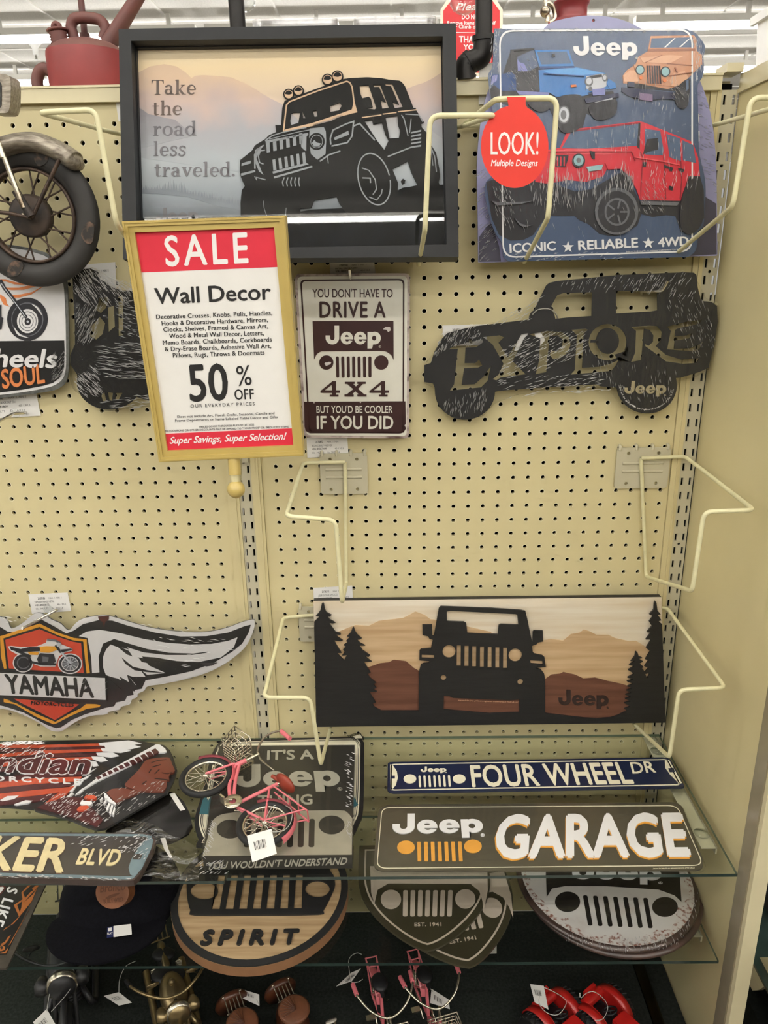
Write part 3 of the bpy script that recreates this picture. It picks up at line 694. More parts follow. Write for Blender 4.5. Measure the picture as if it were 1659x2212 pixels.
g = MB(); g.loc(pf, [inset(i4, -.0006)], -.0195, -.018, clear('picture_glass', (.985, .985, .985), .0, .015, 1.30)); g.build('glazing', r)

# ================================================================== SALE sign
rx, ry, rz = map(math.radians, (1.602, -1.679, -3.424))
Ms = Matrix.Rotation(rz, 3, 'Z') @ Matrix.Rotation(rx, 3, 'X') @ Matrix.Rotation(ry, 3, 'Y')
ps = PL((-.279, -.255, 1.429), Ms @ V3((1, 0, 0)), Ms @ V3((0, 0, 1)))
gold = mat('gold_plastic', (192, 169, 98), .35, .0, .04, 20, spec=.6, coat=.3)
r = root('sale_sign', 'gold framed red and white SALE sign for Wall Decor on a ball-jointed arm', 'sign', ps.M())
so = ps.LL([(265, 478), (616.5, 465.5), (656.4, 983), (345.3, 997)]); si = ps.LL([(290, 501), (592.8, 490), (635, 962.6), (361, 974.5)])
mid = [tuple(a[i]*.5+b[i]*.5 for i in (0, 1)) for a, b in zip(so, si)]
mb = MB(); mb.loc(ps, [so, mid], -.010, .0035, gold); mb.loc(ps, [inset(mid, -.0004), inset(si, .0006)], -.010, .0012, gold); mb.loc(ps, [inset(so, .0012), inset(mid, -.0035)], .0035, .0045, gold)
mb.loc(ps, [inset(so, .002)], -.012, -.010, gold); mb.build('frame', r)
mb = MB(); mb.loc(ps, [inset(si, -.001)], -.004, -.003, paper)
red = mat('sale_red', (216, 40, 62), .6, var=.02)
A_ = [(290, 501), (592.8, 490), (602.2, 576.7), (304.5, 588.6)]; B_ = c('C4', '893 948 1590 918 1597 1012 908 1042')
mb.p(ps, A_, red, -.003, -.0027); mb.p(ps, B_, red, -.003, -.0027)
mb.build('printed_card', r)
tx = MB(); hh = (-.0027, -.0024); wh = mat('print_white', (244, 242, 240), .6, var=.01)
def T4(s, a, h, b=.0, m=ink, sp=1.): # a = x0 y0 x1 y1 in C4
    x0, y0, x1, y1 = a; q = c('C4', '%f %f %f %f %f %f' % (x0, y0, x1, y1, x0-h*.09, y0-h)); tx.t(ps, s, *q, m, *hh, b, sp)
tx.t(ps, 'SALE', (359.5, 574.5), (535.7, 567), (354.6, 511.0), wh, *hh, .02, 1.25)
T4('Wall Decor', (845, 243, 1470, 217), 84, .022)
for s, a in (('Decorative Crosses, Knobs, Pulls, Handles,', (849, 325, 1478, 303)), ('Hooks & Decorative Hardware, Mirrors,', (879, 360, 1455, 340)), ('Clocks, Shelves, Framed & Canvas Art,', (888, 394, 1455, 375)), ('Wood & Metal Wall Decor, Letters,', (920, 428, 1432, 412)), ('Memo Boards, Chalkboards, Corkboards', (885, 465, 1475, 447)), ('& Dry-Erase Boards, Adhesive Wall Art,', (896, 500, 1472, 482)), ('Pillows, Rugs, Throws & Doormats', (940, 534, 1436, 518))): T4(s, a, 24, .012, ink, 1.05)
T4('50', (1036, 770, 1240, 762), 192, .022); T4('%', (1290, 687, 1368, 682), 106, .004); T4('OFF', (1276, 763, 1380, 759), 55, .012, ink, 1.05)
T4('OUR EVERYDAY PRICES', (1035, 806, 1383, 793), 17, 0., mat('print_grey', (90, 88, 90), .6), 1.3)
gm = mat('print_grey', (90, 88, 90), .6)
T4('Does not include Art, Floral, Crafts, Seasonal, Candle and', (963, 862, 1490, 842), 13, 0., gm); T4('Frame Departments or Items Labeled Table Decor and Gifts', (952, 883, 1507, 863), 13, 0., gm)
T4('PRICES GOOD THROUGH AUGUST 27, 2022', (1083, 916, 1380, 903), 10, 0., gm); T4('NO COUPONS OR OTHER DISCOUNTS MAY BE APPLIED TO "YOUR PRICE" OR "REDUCED" ITEMS', (899, 938, 1567, 915), 10, 0., gm)
q = c('C4', '921 1002 1545 978 930 966'); tx.t(ps, 'Super Savings, Super Selection!', *q, wh, *hh, .022)
tx.build('lettering', r)
bc = WY(510, 1057, -.255); fb = ps.W(*ps.L((503, 990)), -.005)
mb = MB(); mb.tube([fb, bc+(fb-bc)*.45], .0085, gold, 12); mb.tube([fb+(bc-fb)*.5, bc], .0065, mat('cream_plastic', (214, 205, 160), .4), 12); mb.build('stem', r)
mb = MB(); mb.ball(bc, .0125, gold, 16); mb.build('ball_joint', r)
wq = V3((-.3085, -.004, 1.235))
mb = MB(); mb.tube(bend([bc, wq+V3((0, -.03, .0)), wq], .01), .007, clear('clear_rod', (.90, .89, .80), .05, .1), 12); mb.build('arm', r)
mb = MB(); mb.box((wq.x-.009, -.0085, wq.z-.03), (wq.x+.009, -.0035, wq.z+.02), steel_paint); mb.build('upright_clip', r)
# ================================================================== tin sign with three vehicles
wrap_a = film('shrink_wrap_tall', .0, .13, (70, 14, 70), 1., .9)
wrap_b = film('shrink_wrap_slant', .005, .13, (55, 16, 55), 1., 1.)
wrap_c = film('shrink_wrap_wide', .0, .14, (16, 60, 40), 1., .9)
navy = mat('sign_slate_blue', (70, 88, 120), .35, var=.03, scale=30, coat=.2)
wht = mat('sign_white', (240, 240, 242), .35, var=.01, coat=.2)
tin_edge = mat('tin_edge', (120, 122, 126), .35, .8)
pv = upright(1290, 560, .050, 1.5)
# stacked design behind
pb = upright(1290, 560, .040, 1.5)
r = root('tin_sign', 'lilac round-topped tin sign mostly hidden behind the vehicle tin sign', 'sign', pb.M())
peri = mat('sign_periwinkle', (138, 138, 176), .35, var=.03, coat=.2)
mb = MB(); bo = sm(c('C3', '470 152 520 116 640 88 740 82 850 94 950 128 1010 160'), 5, False)+sm(c('C3', '1290 400 1335 520 1365 650 1382 800 1388 960 1392 1345'), 5, False)+c('C3', '1385 1350 160 1386 130 1384')+sm(c('C3', '126 1100 122 900 130 750 150 600 185 470 260 330'), 5, False)
mb.p(pb, bo, peri, -.006, 0, [c('C3', ' '.join('%f %f' % t for t in ell(738, 107, 8)))], tin_edge); mb.build('panel', r)
mb = MB(); mb.p(pb, c('C3', '1290 1020 1330 1040 1386 1075 1388 1342 1240 1350'), mat('sign_dusk', (62, 60, 76), .4), 0, .0004); mb.build('mountain_print', r); mb = MB(); mb.p(pb, c('C3', '135 1250 170 1200 200 1180 240 1300 250 1380 132 1382'), mat('sign_dusk', (62, 60, 76), .4), 0, .0004); mb.build('mountain_print', r)
mb = MB(); mb.p(pb, sm(c('C3', '1260 585 1285 590 1296 620 1290 650 1258 655')), wht, 0, .0005); mb.p(pb, c('C3', '1262 690 1298 690 1298 745 1275 765 1262 760'), wht, 0, .0005); mb.build('lettering', r)
r = root('tin_sign', 'slate blue tin sign picturing blue, tan and red off-road vehicles, ICONIC RELIABLE 4WD', 'sign', pv.M())
out_ = rnd(c('C3', '215 150 1225 150'), 0)+sm(c('C3', '1275 172 1308 210 1325 240 1327 268 1318 300 1322 360 1312 410 1288 450 1290 560 1292 700 1296 800 1310 870 1325 940 1330 1010 1325 1100 1318 1190 1290 1225 1286 1290 1272 1330 1235 1357'), 3, False)+c('C3', '290 1380')+sm(c('C3', '262 1356 252 1280 225 1240 200 1180 180 1100 165 1020 172 960 205 920 212 800 212 640 195 530 185 440 183 390 205 350 208 250'), 3, False)
mb = MB(); mb.p(pv, out_, navy, -.004, 0, (), tin_edge); mb.build('panel', r)
bd = MB(); bq = pv.LL(c('C3', '238 158 1262 152 1262 1330 258 1362')); 
bd.loc(pv, [rnd(bq, .02, 6), rnd(inset(bq, .0022), .018, 6)], 0, .0008, wht); bd.build('border', r)
tx = MB(); logo(tx, pv, *c('C3', '634 292 971 292 628 190'), wht, .0, .0012)
tx.t(pv, 'ICONIC', *c('C3', '298 1334 538 1320 296 1288'), wht, 0, .0012, .03); tx.t(pv, 'RELIABLE', *c('C3', '660 1320 972 1304 658 1272'), wht, 0, .0012, .03); tx.t(pv, '4WD', *c('C3', '1082 1303 1240 1296 1080 1256'), wht, 0, .0012, .03)
def star(x, y, q): return [(x+math.sin(i*math.pi/5)*(q if i % 2 == 0 else q*.4), y-math.cos(i*math.pi/5)*(q if i % 2 == 0 else q*.4)) for i in range(10)]
for x, y in ((604, 1304), (1028, 1283)): tx.p(pv, c('C3', ' '.join('%f %f' % t for t in star(x, y, 32))), wht, 0, .0012)
tx.t(pv, 'Jeep and the Jeep grille are registered trademarks of FCA US LLC', *c('C3', '910 1330 1210 1318 910 1324'), wht, 0, .0008)
tx.build('lettering', r)
def art(pl, key, items, h0=.0005, dh=.00008, name='picture', rt=None):
    mb = MB(); h = h0
    for it in items:
        m, s = it[0], it[1]; kind = it[2] if len(it) > 2 else 'f'
        if kind == 'f': pts = c(key, s)
        elif kind == 's': pts = sm(c(key, s), 4)
        elif kind == 'e': a = [float(t) for t in s.split()]; pts = c(key, ' '.join('%f %f' % t for t in ell(*a, n=22) ))
        elif kind[0] == 'l': pts = strip(c(key, s), float(kind[1:])/ZM[key][2])
        h += dh; mb.p(pl, pts, m, h0-.0004, h)
    return mb.build(name, rt)
K = lambda n, t, **k: mat('ink_'+n, t, .4, var=.03, **k)
bl, bl_d, bl_l = K('blue', (58, 122, 192)), K('deep_blue', (34, 70, 128)), K('pale_blue', (92, 160, 222)); dk = K('charcoal', (40, 40, 46)); lil = K('lilac', (128, 132, 190)); gls = K('windscreen', (84, 104, 134)); gy = K('silver', (196, 200, 208)); gyd = K('mid_grey', (104, 106, 112))
tan, tan_d, tan_l = K('tan', (203, 146, 112)), K('tan_shade', (158, 102, 78)), K('tan_light', (224, 174, 140)); amber = K('amber', (226, 128, 70)); ndk = K('night_blue', (44, 48, 78)); mauve = K('mauve', (128, 106, 140))
rd, rd_d, rd_l = K('car_red', (212, 44, 62)), K('car_red_dark', (150, 28, 48)), K('car_red_light', (232, 88, 98)); aq = K('aqua', (150, 190, 196))
art(pv, 'C3', [(dk, '190 470 250 420 300 270 420 258 450 360 500 470 690 500 840 480 860 520 850 590 790 635 700 600 680 680 560 700 500 560 420 590 300 560 200 530'),
 (bl_d, '190 390 240 395 300 380 330 400 330 480 250 480 205 440'), (lil, '205 400 232 395 228 425 195 450'), (navy, '335 300 420 262 445 350 400 375 350 372'), (lil, '335 310 350 330 372 335 390 372 372 395 340 390'), (dk, '325 375 448 378 450 482 345 482 330 440'),
 (bl, '448 370 640 352 795 385 812 402 700 420 690 500 640 490 505 488 455 488'), (bl_l, '470 372 640 356 790 386 680 396 520 395'), (bl, '690 405 850 440 858 462 820 470 700 490'), (bl, '428 264 606 262 636 348 452 352'), (gls, '440 274 596 272 622 335 462 340'), (bl_d, '455 350 640 350 640 358 455 362'),
 (dk, '300 262 425 252 425 262 318 270 318 380 300 380'), (bl, '505 488 525 460 600 450 700 478 712 500 640 515 540 510'), (lil, '330 478 505 488 500 505 345 500'), (gy, '700 402 790 388 808 410 806 455 770 470 720 482 698 462'), (dk, '716 400 782 392 784 406 718 416'),
 (gyd, '714 430 22 26', 'e'), (gy, '714 428 15 18', 'e'), (gyd, '798 410 14 20', 'e'), (gy, '797 409 9 13', 'e'), (gyd, '722 468 10 12', 'e'), (bl, '818 415 855 440 858 465 825 470 808 440'), (ndk, '690 520 870 490 874 512 700 545'), (lil, '730 470 800 465 800 500 735 505'), (gy, '744 540 838 516 838 530 746 556'), (dk, '540 530 600 500 680 510 690 600 660 680 580 700 545 640', 's'), (gyd, '582 605 32 48', 'e'), (gy, '582 605 26 40', 'e'), (gyd, '580 606 15 24', 'e'),
 (dk, '720 555 850 525 862 570 850 605 800 630 740 625', 's'), (dk, '392 545 440 510 500 520 510 570 450 590', 's'), (amber, '618 448 645 446 650 456 620 460'), (bl_d, '476 388 690 402', 'l5'), (dk, '520 285 535 282 535 298 520 300')], name='blue_vehicle_print', rt=r)
art(pv, 'C3', [(dk, '920 430 1000 420 1190 440 1250 420 1240 540 1220 572 1190 560 1170 480 1000 470 960 530 920 500'), (tan, '1025 270 1040 190 1268 186 1280 200 1285 270 1310 290 1312 340 1250 400 1200 450 1160 460 1130 470 970 440 895 440 892 400 915 370 960 340 975 300'), (gls, '1044 202 1262 196 1268 250 1038 252'), (wht, '1110 250 1165 200 1172 200 1120 250'), (wht, '1190 248 1240 205 1246 206 1200 248'), (tan_d, '1026 258 1275 256 1276 268 1024 272'), (tan_l, '985 305 1140 290 1215 295 1140 335 1000 330'), (tan_d, '1012 330 1100 290', 'l4'), (tan_d, '1125 335 1260 345', 'l5'), (tan, '950 340 1120 340 1160 360 1150 455 975 440'),
 (tan_l, '895 400 930 370 965 375 975 430 900 432'), (tan_l, '1140 425 1160 385 1220 375 1240 410 1200 450 1150 455'), (tan_d, '1018 345 1090 348 1098 445 1024 440')] + [(dk, '%f 347 %f 347 %f 442 %f 440' % (1018+i*13, 1025+i*13, 1030+i*13, 1023+i*13)) for i in range(6)] + [(dk, '984 368 24 26', 'e'), (aq, '984 368 19 21', 'e'), (dk, '1118 378 26 28', 'e'), (aq, '1118 378 20 22', 'e'), (amber, '989 410 9 9', 'e'), (amber, '1114 424 10 10', 'e'), (tan_d, '1170 355 1182 385', 'l6'), (tan_d, '1140 400 1260 380', 'l4'),
 (ndk, '888 460 1000 470 1160 490 1220 500 1215 530 1100 520 1040 530 930 510 886 482'), (mauve, '982 490 1050 498 1050 535 982 525'), (dk, '1170 490 1200 440 1245 420 1242 520 1228 568 1195 570 1172 540', 's'), (ndk, '920 430 955 435 955 460 920 458'), (gls, '1225 425 1240 420 1240 470 1228 480')], name='tan_vehicle_print', rt=r)
art(pv, 'C3', [(dk, '172 960 260 930 500 960 640 1010 720 1000 900 900 980 1060 1190 1050 1230 930 1300 930 1320 1000 1322 1150 1290 1200 1250 1235 1200 1225 1170 1140 1120 1135 1050 1145 990 1130 970 1190 900 1235 840 1248 770 1235 715 1185 660 1160 640 1140 500 1140 460 1180 420 1240 370 1265 300 1270 240 1240 200 1150'),
 (rd, '440 860 500 790 560 780 600 690 640 680 980 640 1002 645 1115 690 1262 750 1290 830 1300 930 1240 930 1200 1060 985 1056 950 900 900 860 820 870 790 930 700 960 600 950 500 970 430 960'), (rd_l, '500 800 600 786 760 782 960 800 800 815 620 812'), (gls, '618 700 640 690 976 652 968 770 700 785 570 782'), (rd_d, '640 684 985 644 985 652 640 694'), (dk, '976 650 986 648 982 790 968 775'), (gls, '1010 680 1090 690 1108 790 1104 820 1010 815'), (gls, '1122 706 1195 730 1200 850 1140 830'), (gls, '1208 740 1264 765 1280 860 1210 845'), (dk, '1020 735 1080 728 1078 790 1030 800 1000 815'),
 (rd_d, '1110 830 1120 1050', 'l5'), (rd_d, '1200 850 1205 950 1195 1050', 'l5'), (rd_d, '985 800 1000 830 985 1050', 'l5'), (dk, '1110 870 1160 885 1150 895 1112 885'), (dk, '1185 885 1220 895 1210 910 1188 900'), (dk, '998 855 1018 855 1015 880 998 880'), (dk, '1140 885 1158 890 1152 905 1138 900'), (dk, '1138 980 1158 985 1155 1005 1136 1000'),
 (rd_d, '500 800 940 800 960 850', 'l4'), (dk, '536 820 606 818 604 840 590 880 540 880'), (rd, '545 826 552 826 552 876 545 876'), (rd, '562 826 569 826 569 876 562 876'), (rd, '580 826 587 826 587 876 580 876'), (dk, '660 848 34 38', 'e'), (aq, '660 846 26 29', 'e'), (gyd, '660 846 12 13', 'e'), (dk, '718 795 745 800 745 840 730 835'), (aq, '700 880 790 868 780 895 715 905'), (rd, '800 860 900 850 960 900 985 990 985 1055 965 1000 930 930 880 890 815 895'), (rd_l, '960 830 1100 850 1195 870', 'l6'),
 (gyd, '860 1115 115 125', 'e'), (dk, '860 1118 100 110', 'e'), (gyd, '862 1118 66 74', 'e'), (dk, '862 1118 56 63', 'e')] + [(gyd, '862 1118 %f %f' % (862+58*math.cos(i*1.257), 1118+64*math.sin(i*1.257)), 'l9') for i in range(5)] + [(dk, '862 1118 16 18', 'e'), (gyd, '985 1060 1190 1068 1180 1085 990 1080'), (dk, '1200 1070 1240 960 1300 945 1320 1050 1310 1180 1250 1235 1200 1200', 's'), (gyd, '200 1060 230 1085 360 1075 420 1060 360 1065 240 1068'), (gyd, '320 1150 350 1190 380 1200 420 1185 390 1190 355 1180')], name='red_vehicle_print', rt=r)
wrap_on(pv, out_, 0, .0045, wrap_a, r)
# LOOK tag hanging on the wire holder
pk = upright(1112, 300, .275, 0)
lr = mat('tag_red', (226, 54, 40), .55, var=.02)
r = root('hang_tag', 'round red LOOK! tag hooked over a wire in front of the vehicle tin sign', 'tag', pk.M())
mb = MB(); body = c('C3', '282 510 380 510 380 552')+c('C3', ' '.join('%f %f' % t for t in ell(322, 772, 178, 220, 0, 40, -68, 248)))+c('C3', '290 560')
mb.p(pk, body, lr, -.0006, 0); mb.build('card', r)
tx = MB(); tx.t(pk, 'LOOK!', *c('C3', '196 815 446 815 196 698'), wh, 0, .0003, .01); tx.t(pk, 'Multiple Designs', *c('C3', '197 876 441 876 202 843'), wh, 0, .0003, .012); tx.build('lettering', r)
# ================================================================== YOU DON'T HAVE TO ... tin sign
pt = upright(765, 770, .022, 1.0)
brn = mat('sign_brown', (58, 32, 32), .4, 0, .1, 30, coat=.1); ivory = mat('sign_ivory', (226, 224, 212), .4, var=.03, scale=20, coat=.15)
rust_edge = mat('rusted_edge', (190, 176, 170), .5, 0, 0, 35, col2=(88, 62, 58), thr=(.34, .5))
r = root('tin_sign', 'white and brown tin sign YOU DON\'T HAVE TO DRIVE A 4X4, on a peg hook', 'sign', pt.M())
q4 = pt.LL(c('C5', '62 128 1086 120 1082 1586 152 1580')); 
q4 = pt.LL(c('C5', '65 130 1088 122 1080 1588 150 1578'))
mb = MB(); mb.loc(pt, [rnd(q4, .009, 5)], -.003, -.0008, rust_edge); mb.loc(pt, [rnd(inset(q4, .004), .008, 5)], -.0008, 0, ivory); mb.build('panel', r)
bd = MB(); q5 = inset(q4, .0085); bd.loc(pt, [rnd(q5, .008, 5), rnd(inset(q5, .0024), .007, 5)], 0, .0006, brn)
bd.p(pt, c('C5', '150 1262 1048 1258 1052 1500 1030 1535 990 1540 200 1540 165 1520 155 1480'), brn, 0, .0006); bd.build('border', r)
gr = MB(); gr.p(pt, rnd(c('C5', '226 548 942 546 944 895 925 850 880 818 840 812 300 816 262 840 240 890'), [.9, .9, 0, 4, 3, 3, 3, 3, 0], 4), brn, 0, .0006)
for x, y in ((348, 914), (834, 914)): gr.p(pt, c('C5', ' '.join('%f %f' % t for t in ell(x, y, 63, 64))), brn, 0, .0008)
slots(gr, pt, c('C5', '445 860')[0], c('C5', '449 1048')[0], c('C5', '733 860')[0], c('C5', '734 1046')[0], 7, 27/4.0974, brn, 0, .0008); gr.build('grille_emblem', r)
tx = MB(); T5 = lambda s, a, m, b=.02, h1=.0008, sp=1.: tx.t(pt, s, *c('C5', a), m, .0, h1, b, sp)
T5("YOU DON'T HAVE TO", '226 338 935 338 224 264', brn, .012); T5('DRIVE A', '292 514 870 514 290 378', brn, .03, .0008, 1.1)
logo(tx, pt, *c('C5', '342 752 830 752 340 588'), ivory, .0, .0012)
T5("BUT YOU'D BE COOLER", '262 1361 934 1361 260 1298', ivory, .014, .0012); T5('IF YOU DID', '266 1500 938 1500 264 1390', ivory, .025, .0012)
def slab4(x, y, w, h): return '%f %f '*0
for x0 in (296, 730):
    tx.p(pt, [(620+(x0+u*172)/4.0974, 560+(1215-v*135)/4.0974) for u, v in ((0, .36), (.62, 1.0), (.80, 1.0), (.80, .40), (1, .40), (1, .24), (.80, .24), (.80, .12), (.93, .12), (.93, 0), (.48, 0), (.48, .12), (.60, .12), (.60, .24), (0, .24))], brn, 0, .001, [[(620+(x0+u*172)/4.0974, 560+(1215-v*135)/4.0974) for u, v in ((.22, .40), (.60, .40), (.60, .78))]])
tx.p(pt, [(620+(508+u*196)/4.0974, 560+(1215-v*130)/4.0974) for u, v in ((0, 0), (.42, 0), (.42, .14), (.34, .14), (.50, .36), (.66, .14), (.58, .14), (.58, 0), (1, 0), (1, .14), (.90, .14), (.62, .52), (.84, .86), (.96, .86), (.96, 1), (.58, 1), (.58, .86), (.64, .86), (.52, .68), (.38, .86), (.46, .86), (.46, 1), (.02, 1), (.02, .86), (.14, .86), (.40, .50), (.10, .14), (0, .14))], brn, 0, .001)
tx.build('lettering', r)
wear = mat('worn_white', (206, 200, 196), .6, 0, .1, 60)
for s in ('330 925 345 910 350 918 370 908 392 912 385 930 362 938 345 945', '850 620 870 600 912 600 918 630 895 645 880 625', '1040 1470 1050 1460 1050 1490', '232 1262 246 1262 240 1280', '640 1262 660 1262 650 1275'): wr = MB(); wr.p(pt, c('C5', s), wear, 0, .0011); wr.build('wear_stain', r)
# ================================================================== EXPLORE metal silhouette
pe = upright(1235, 750, .030, 0.)
char = mat('powder_black', (44, 44, 45), .5, .2, .05, 80, bump=.08)
r = root('metal_silhouette', 'black metal vehicle silhouette with cut-out word EXPLORE, in clear shrink wrap', 'wall decor', pe.M())
eo = c('C6', '655 108 690 100 980 72 1280 60 1318 62 1330 72 1336 130 1352 192 1400 196 1424 215 1428 290 1412 385 1385 500 1340 520 1255 545')+c('C6', ' '.join('%f %f' % t for t in ell(1102, 580, 138, 130, 0, 26, -15, 172)[0:]))+c('C6', '960 590 890 585 870 576 620 590 420 606')+c('C6', ' '.join('%f %f' % t for t in ell(265, 610, 138, 128, 0, 26, 0, 180)))+c('C6', '125 590 118 572 78 565 78 488 108 478 125 425 160 365 185 340 300 310 420 295 560 278 562 260 585 235 610 180 640 120')
H6 = [c('C6', s) for s in ('662 215 690 165 720 155 850 152 848 262 740 268 680 275', '960 145 1135 148 1150 155 1152 235 1125 240 960 250', 
 '190 415 215 398 345 368 350 382 318 405 268 408 264 478 312 478 330 462 345 490 326 500 262 502 250 578 310 575 350 540 385 490 370 560 340 590 195 606 215 575 232 412',
 '348 358 425 350 445 360 420 385 462 450 525 345 560 338 552 352 540 362 485 470 545 530 430 545 410 558 392 552 420 530 442 480 392 392',
 '560 345 640 330 715 338 745 360 752 395 740 430 705 455 670 460 655 440 660 420 690 425 712 405 715 370 690 350 655 355 640 520 590 530 605 470 612 365',
 '755 325 820 320 832 325 812 345 805 500 880 495 930 482 975 462 960 490 940 515 790 528 750 532 770 510 780 350',
 '1030 312 1110 305 1150 308 1172 335 1168 375 1145 400 1190 440 1260 462 1345 455 1330 478 1270 482 1190 470 1130 425 1095 400 1092 390 1110 398 1130 380 1132 350 1115 325 1090 320 1078 465 1028 475 1048 430 1052 330',
 '1195 310 1280 288 1355 278 1345 298 1250 318 1235 325 1232 355 1285 350 1310 340 1300 365 1232 375 1228 412 1300 410 1345 390 1366 375 1345 415 1320 425 1195 415 1212 330')]
O_out = c('C6', ' '.join('%f %f' % t for t in ell(922, 382, 88, 84))); 
mb = MB(); mb.p(pe, eo, char, -.003, 0, H6+[O_out]); mb.p(pe, c('C6', ' '.join('%f %f' % t for t in ell(922, 376, 52, 60))), char, -.003, 0); mb.p(pe, c('C6', '845 372 880 372 880 384 842 384'), char, -.003, 0); mb.p(pe, c('C6', '955 440 1000 425 1015 400 1015 470 975 470'), char, -.003, 0)
mb.build('plate', r)
mb = MB(); mb.p(pe, c('C6', '492 420 515 350 535 340 562 336 545 366 512 420'), paper, -.0040, -.0036); mb.p(pe, c('C6', '582 334 614 336 634 372 604 406'), paper, -.0040, -.0036); mb.build('back_sticker', r)
tx = MB(); ex = mat('exposed_tan', (176, 164, 130), .6); logo(tx, pe, *c('C6', '996 618 1190 618 1000 560'), ex, 0, .0004)
for i, ch in enumerate('Jeep and the Jeep grille are registered trademarks of FCA US LLC.'):
    a = math.radians(175-i*2.55); cxx, cyy = 1102, 578; R_ = 126
    def ap(t, q): return (cxx+q*math.cos(t), cyy+q*math.sin(t)*.92)
    if ch != ' ': tx.t(pe, ch, *c('C6', '%f %f %f %f %f %f' % (*ap(a, R_), *ap(a-.03, R_), *ap(a, R_-8))), wh, 0, .0004, .01)
tx.build('lettering', r)
mr = MB(); mr.tube([pe.W(*pe.L(p), .001) for p in sm(c('C6', '575 255 600 232 640 228 665 235 685 255 690 272'), 4, False)], .0012, steel, 6); mr.p(pe, sm(c('C6', '560 275 575 240 620 228 665 240 680 270 670 285 590 285')), char, -.002, .0005); mr.build('mirror', r)
wp = c('C6', '640 112 980 68 1310 56 1345 120 1375 180 1425 200 1432 290 1415 395 1390 505 1330 540 1250 560 1225 640 1150 705 1060 712 985 680 945 620 880 588 760 585 500 625 400 665 350 720 270 742 180 725 130 640 118 590 75 570 80 485 130 420 180 335 300 308 430 285 560 210')
wrap_on(pe, wp, -.002, .004, wrap_b, r)
# ================================================================== YAMAHA winged sign
py_ = upright(120, 1450, .026, 0.)
blk = mat('sign_black', (34, 34, 35), .35, var=.04, coat=.2); orr = mat('sign_orange_red', (206, 74, 50), .4, var=.03, coat=.1); yel = mat('sign_amber', (226, 160, 52), .4, var=.03)
wt = mat('sign_soft_white', (226, 225, 226), .35, var=.02, coat=.2)
r = root('winged_sign', 'white winged metal sign with an orange-red motorcycle badge, cut by the left picture edge', 'sign', py_.M())
yo = sm(c('D1', '-420 720 -150 690 -40 680 0 685 40 705 62 748 120 720 180 672 215 664 250 680 280 700 330 722 372 758 410 720 450 695 540 678 600 682 680 705 800 740 920 760 1020 768 1130 766 1230 745 1310 715 1370 700 1384 712 1375 760 1345 830 1300 880 1220 940 1120 990 1000 1025 880 1050 800 1062 785 1085 750 1100 745 1120 715 1135 705 1160 660 1172 645 1190 590 1200 575 1215 480 1225 400 1262 345 1300 310 1308 270 1300 220 1265 120 1215 20 1185 -120 1180 -420 1100'), 3)
mb = MB(); mb.p(py_, yo, wt, -.003, 0, (), tin_edge); mb.build('panel', r)
art(py_, 'D1', [(blk, '-400 770 0 740 40 765 85 770 140 745 215 695 290 735 360 775 400 760 450 725 540 702 610 706 700 735 840 770 980 792 1120 790 1240 770 1330 735 1362 728 1350 770 1315 830 1260 875 1160 935 1040 980 900 1010 790 1030 770 1075 720 1085 725 1108 690 1115 680 1140 630 1150 620 1170 570 1180 460 1215 390 1245 330 1285 305 1290 250 1270 130 1205 20 1170 -400 1090'),
 (wt, '428 790 470 765 540 755 660 775 780 805 900 825 1030 835 1150 832 1240 815 1290 796 1270 850 1200 905 1080 930 960 925 840 905 770 900 810 950 900 990 800 1000 760 970 790 1010 720 1010 690 1000 740 1055 690 1050 640 1020 600 1010 575 1000 560 960 560 900 590 830 560 850 545 900 548 985 500 990 495 905 475 800'),
 (blk, '540 990 535 900 560 830 620 805 700 830 800 860 920 880 1050 884 1128 874 1125 880 1040 892 900 892 780 878 690 850 700 862 660 852 700 870 720 900 690 890 640 850 600 835 570 870 555 920 560 1000'),
 (blk, '745 905 870 925 1000 930 1100 930 980 945 850 945 770 930 750 905'), (blk, '660 905 720 955 800 975 900 990 800 985 730 975 680 940'), (blk, '690 1000 740 1060 730 1090 670 1070 650 1010 700 1040'), (blk, '578 1010 660 1080 640 1100 580 1050'),
 (yel, '0 790 20 785 110 755 215 722 310 770 400 800 470 808 475 900 488 990 470 992 455 905 450 818 390 815 300 790 215 742 120 775 40 800 20 805 38 965 22 968 5 900'),
 (blk, '18 802 110 772 215 740 315 785 395 812 452 820 470 995 36 970'), (orr, '28 810 115 782 215 752 310 792 395 820 440 828 455 990 48 965'),
 (yel, '20 1130 60 1142 150 1150 300 1155 520 1160 545 1165 540 1175 470 1185 380 1225 310 1262 290 1268 200 1230 80 1160 20 1148'), (blk, '40 1140 470 1155 440 1180 370 1215 300 1255 200 1212 90 1155'), (orr, '75 1130 430 1160 375 1200 298 1245 200 1195 110 1150')], name='wing_print', rt=r, h0=.0004)
mb = MB(); mb.p(py_, c('D1', '-300 965 575 1010 580 1145 -300 1105'), blk, .0004, .0026); mb.p(py_, c('D1', '-290 975 570 1018 574 1136 -290 1096'), wt, .0026, .0032); mb.build('name_band', r)
tx = MB(); tx.t(py_, 'YAMAHA', *c('D1', '38 1098 508 1122 24 1000'), blk, .0032, .0042, .035); tx.t(py_, 'MOTORCYCLES', *c('D1', '168 1162 398 1175 170 1143'), blk, .002, .0034, .01, 1.1); tx.build('lettering', r)
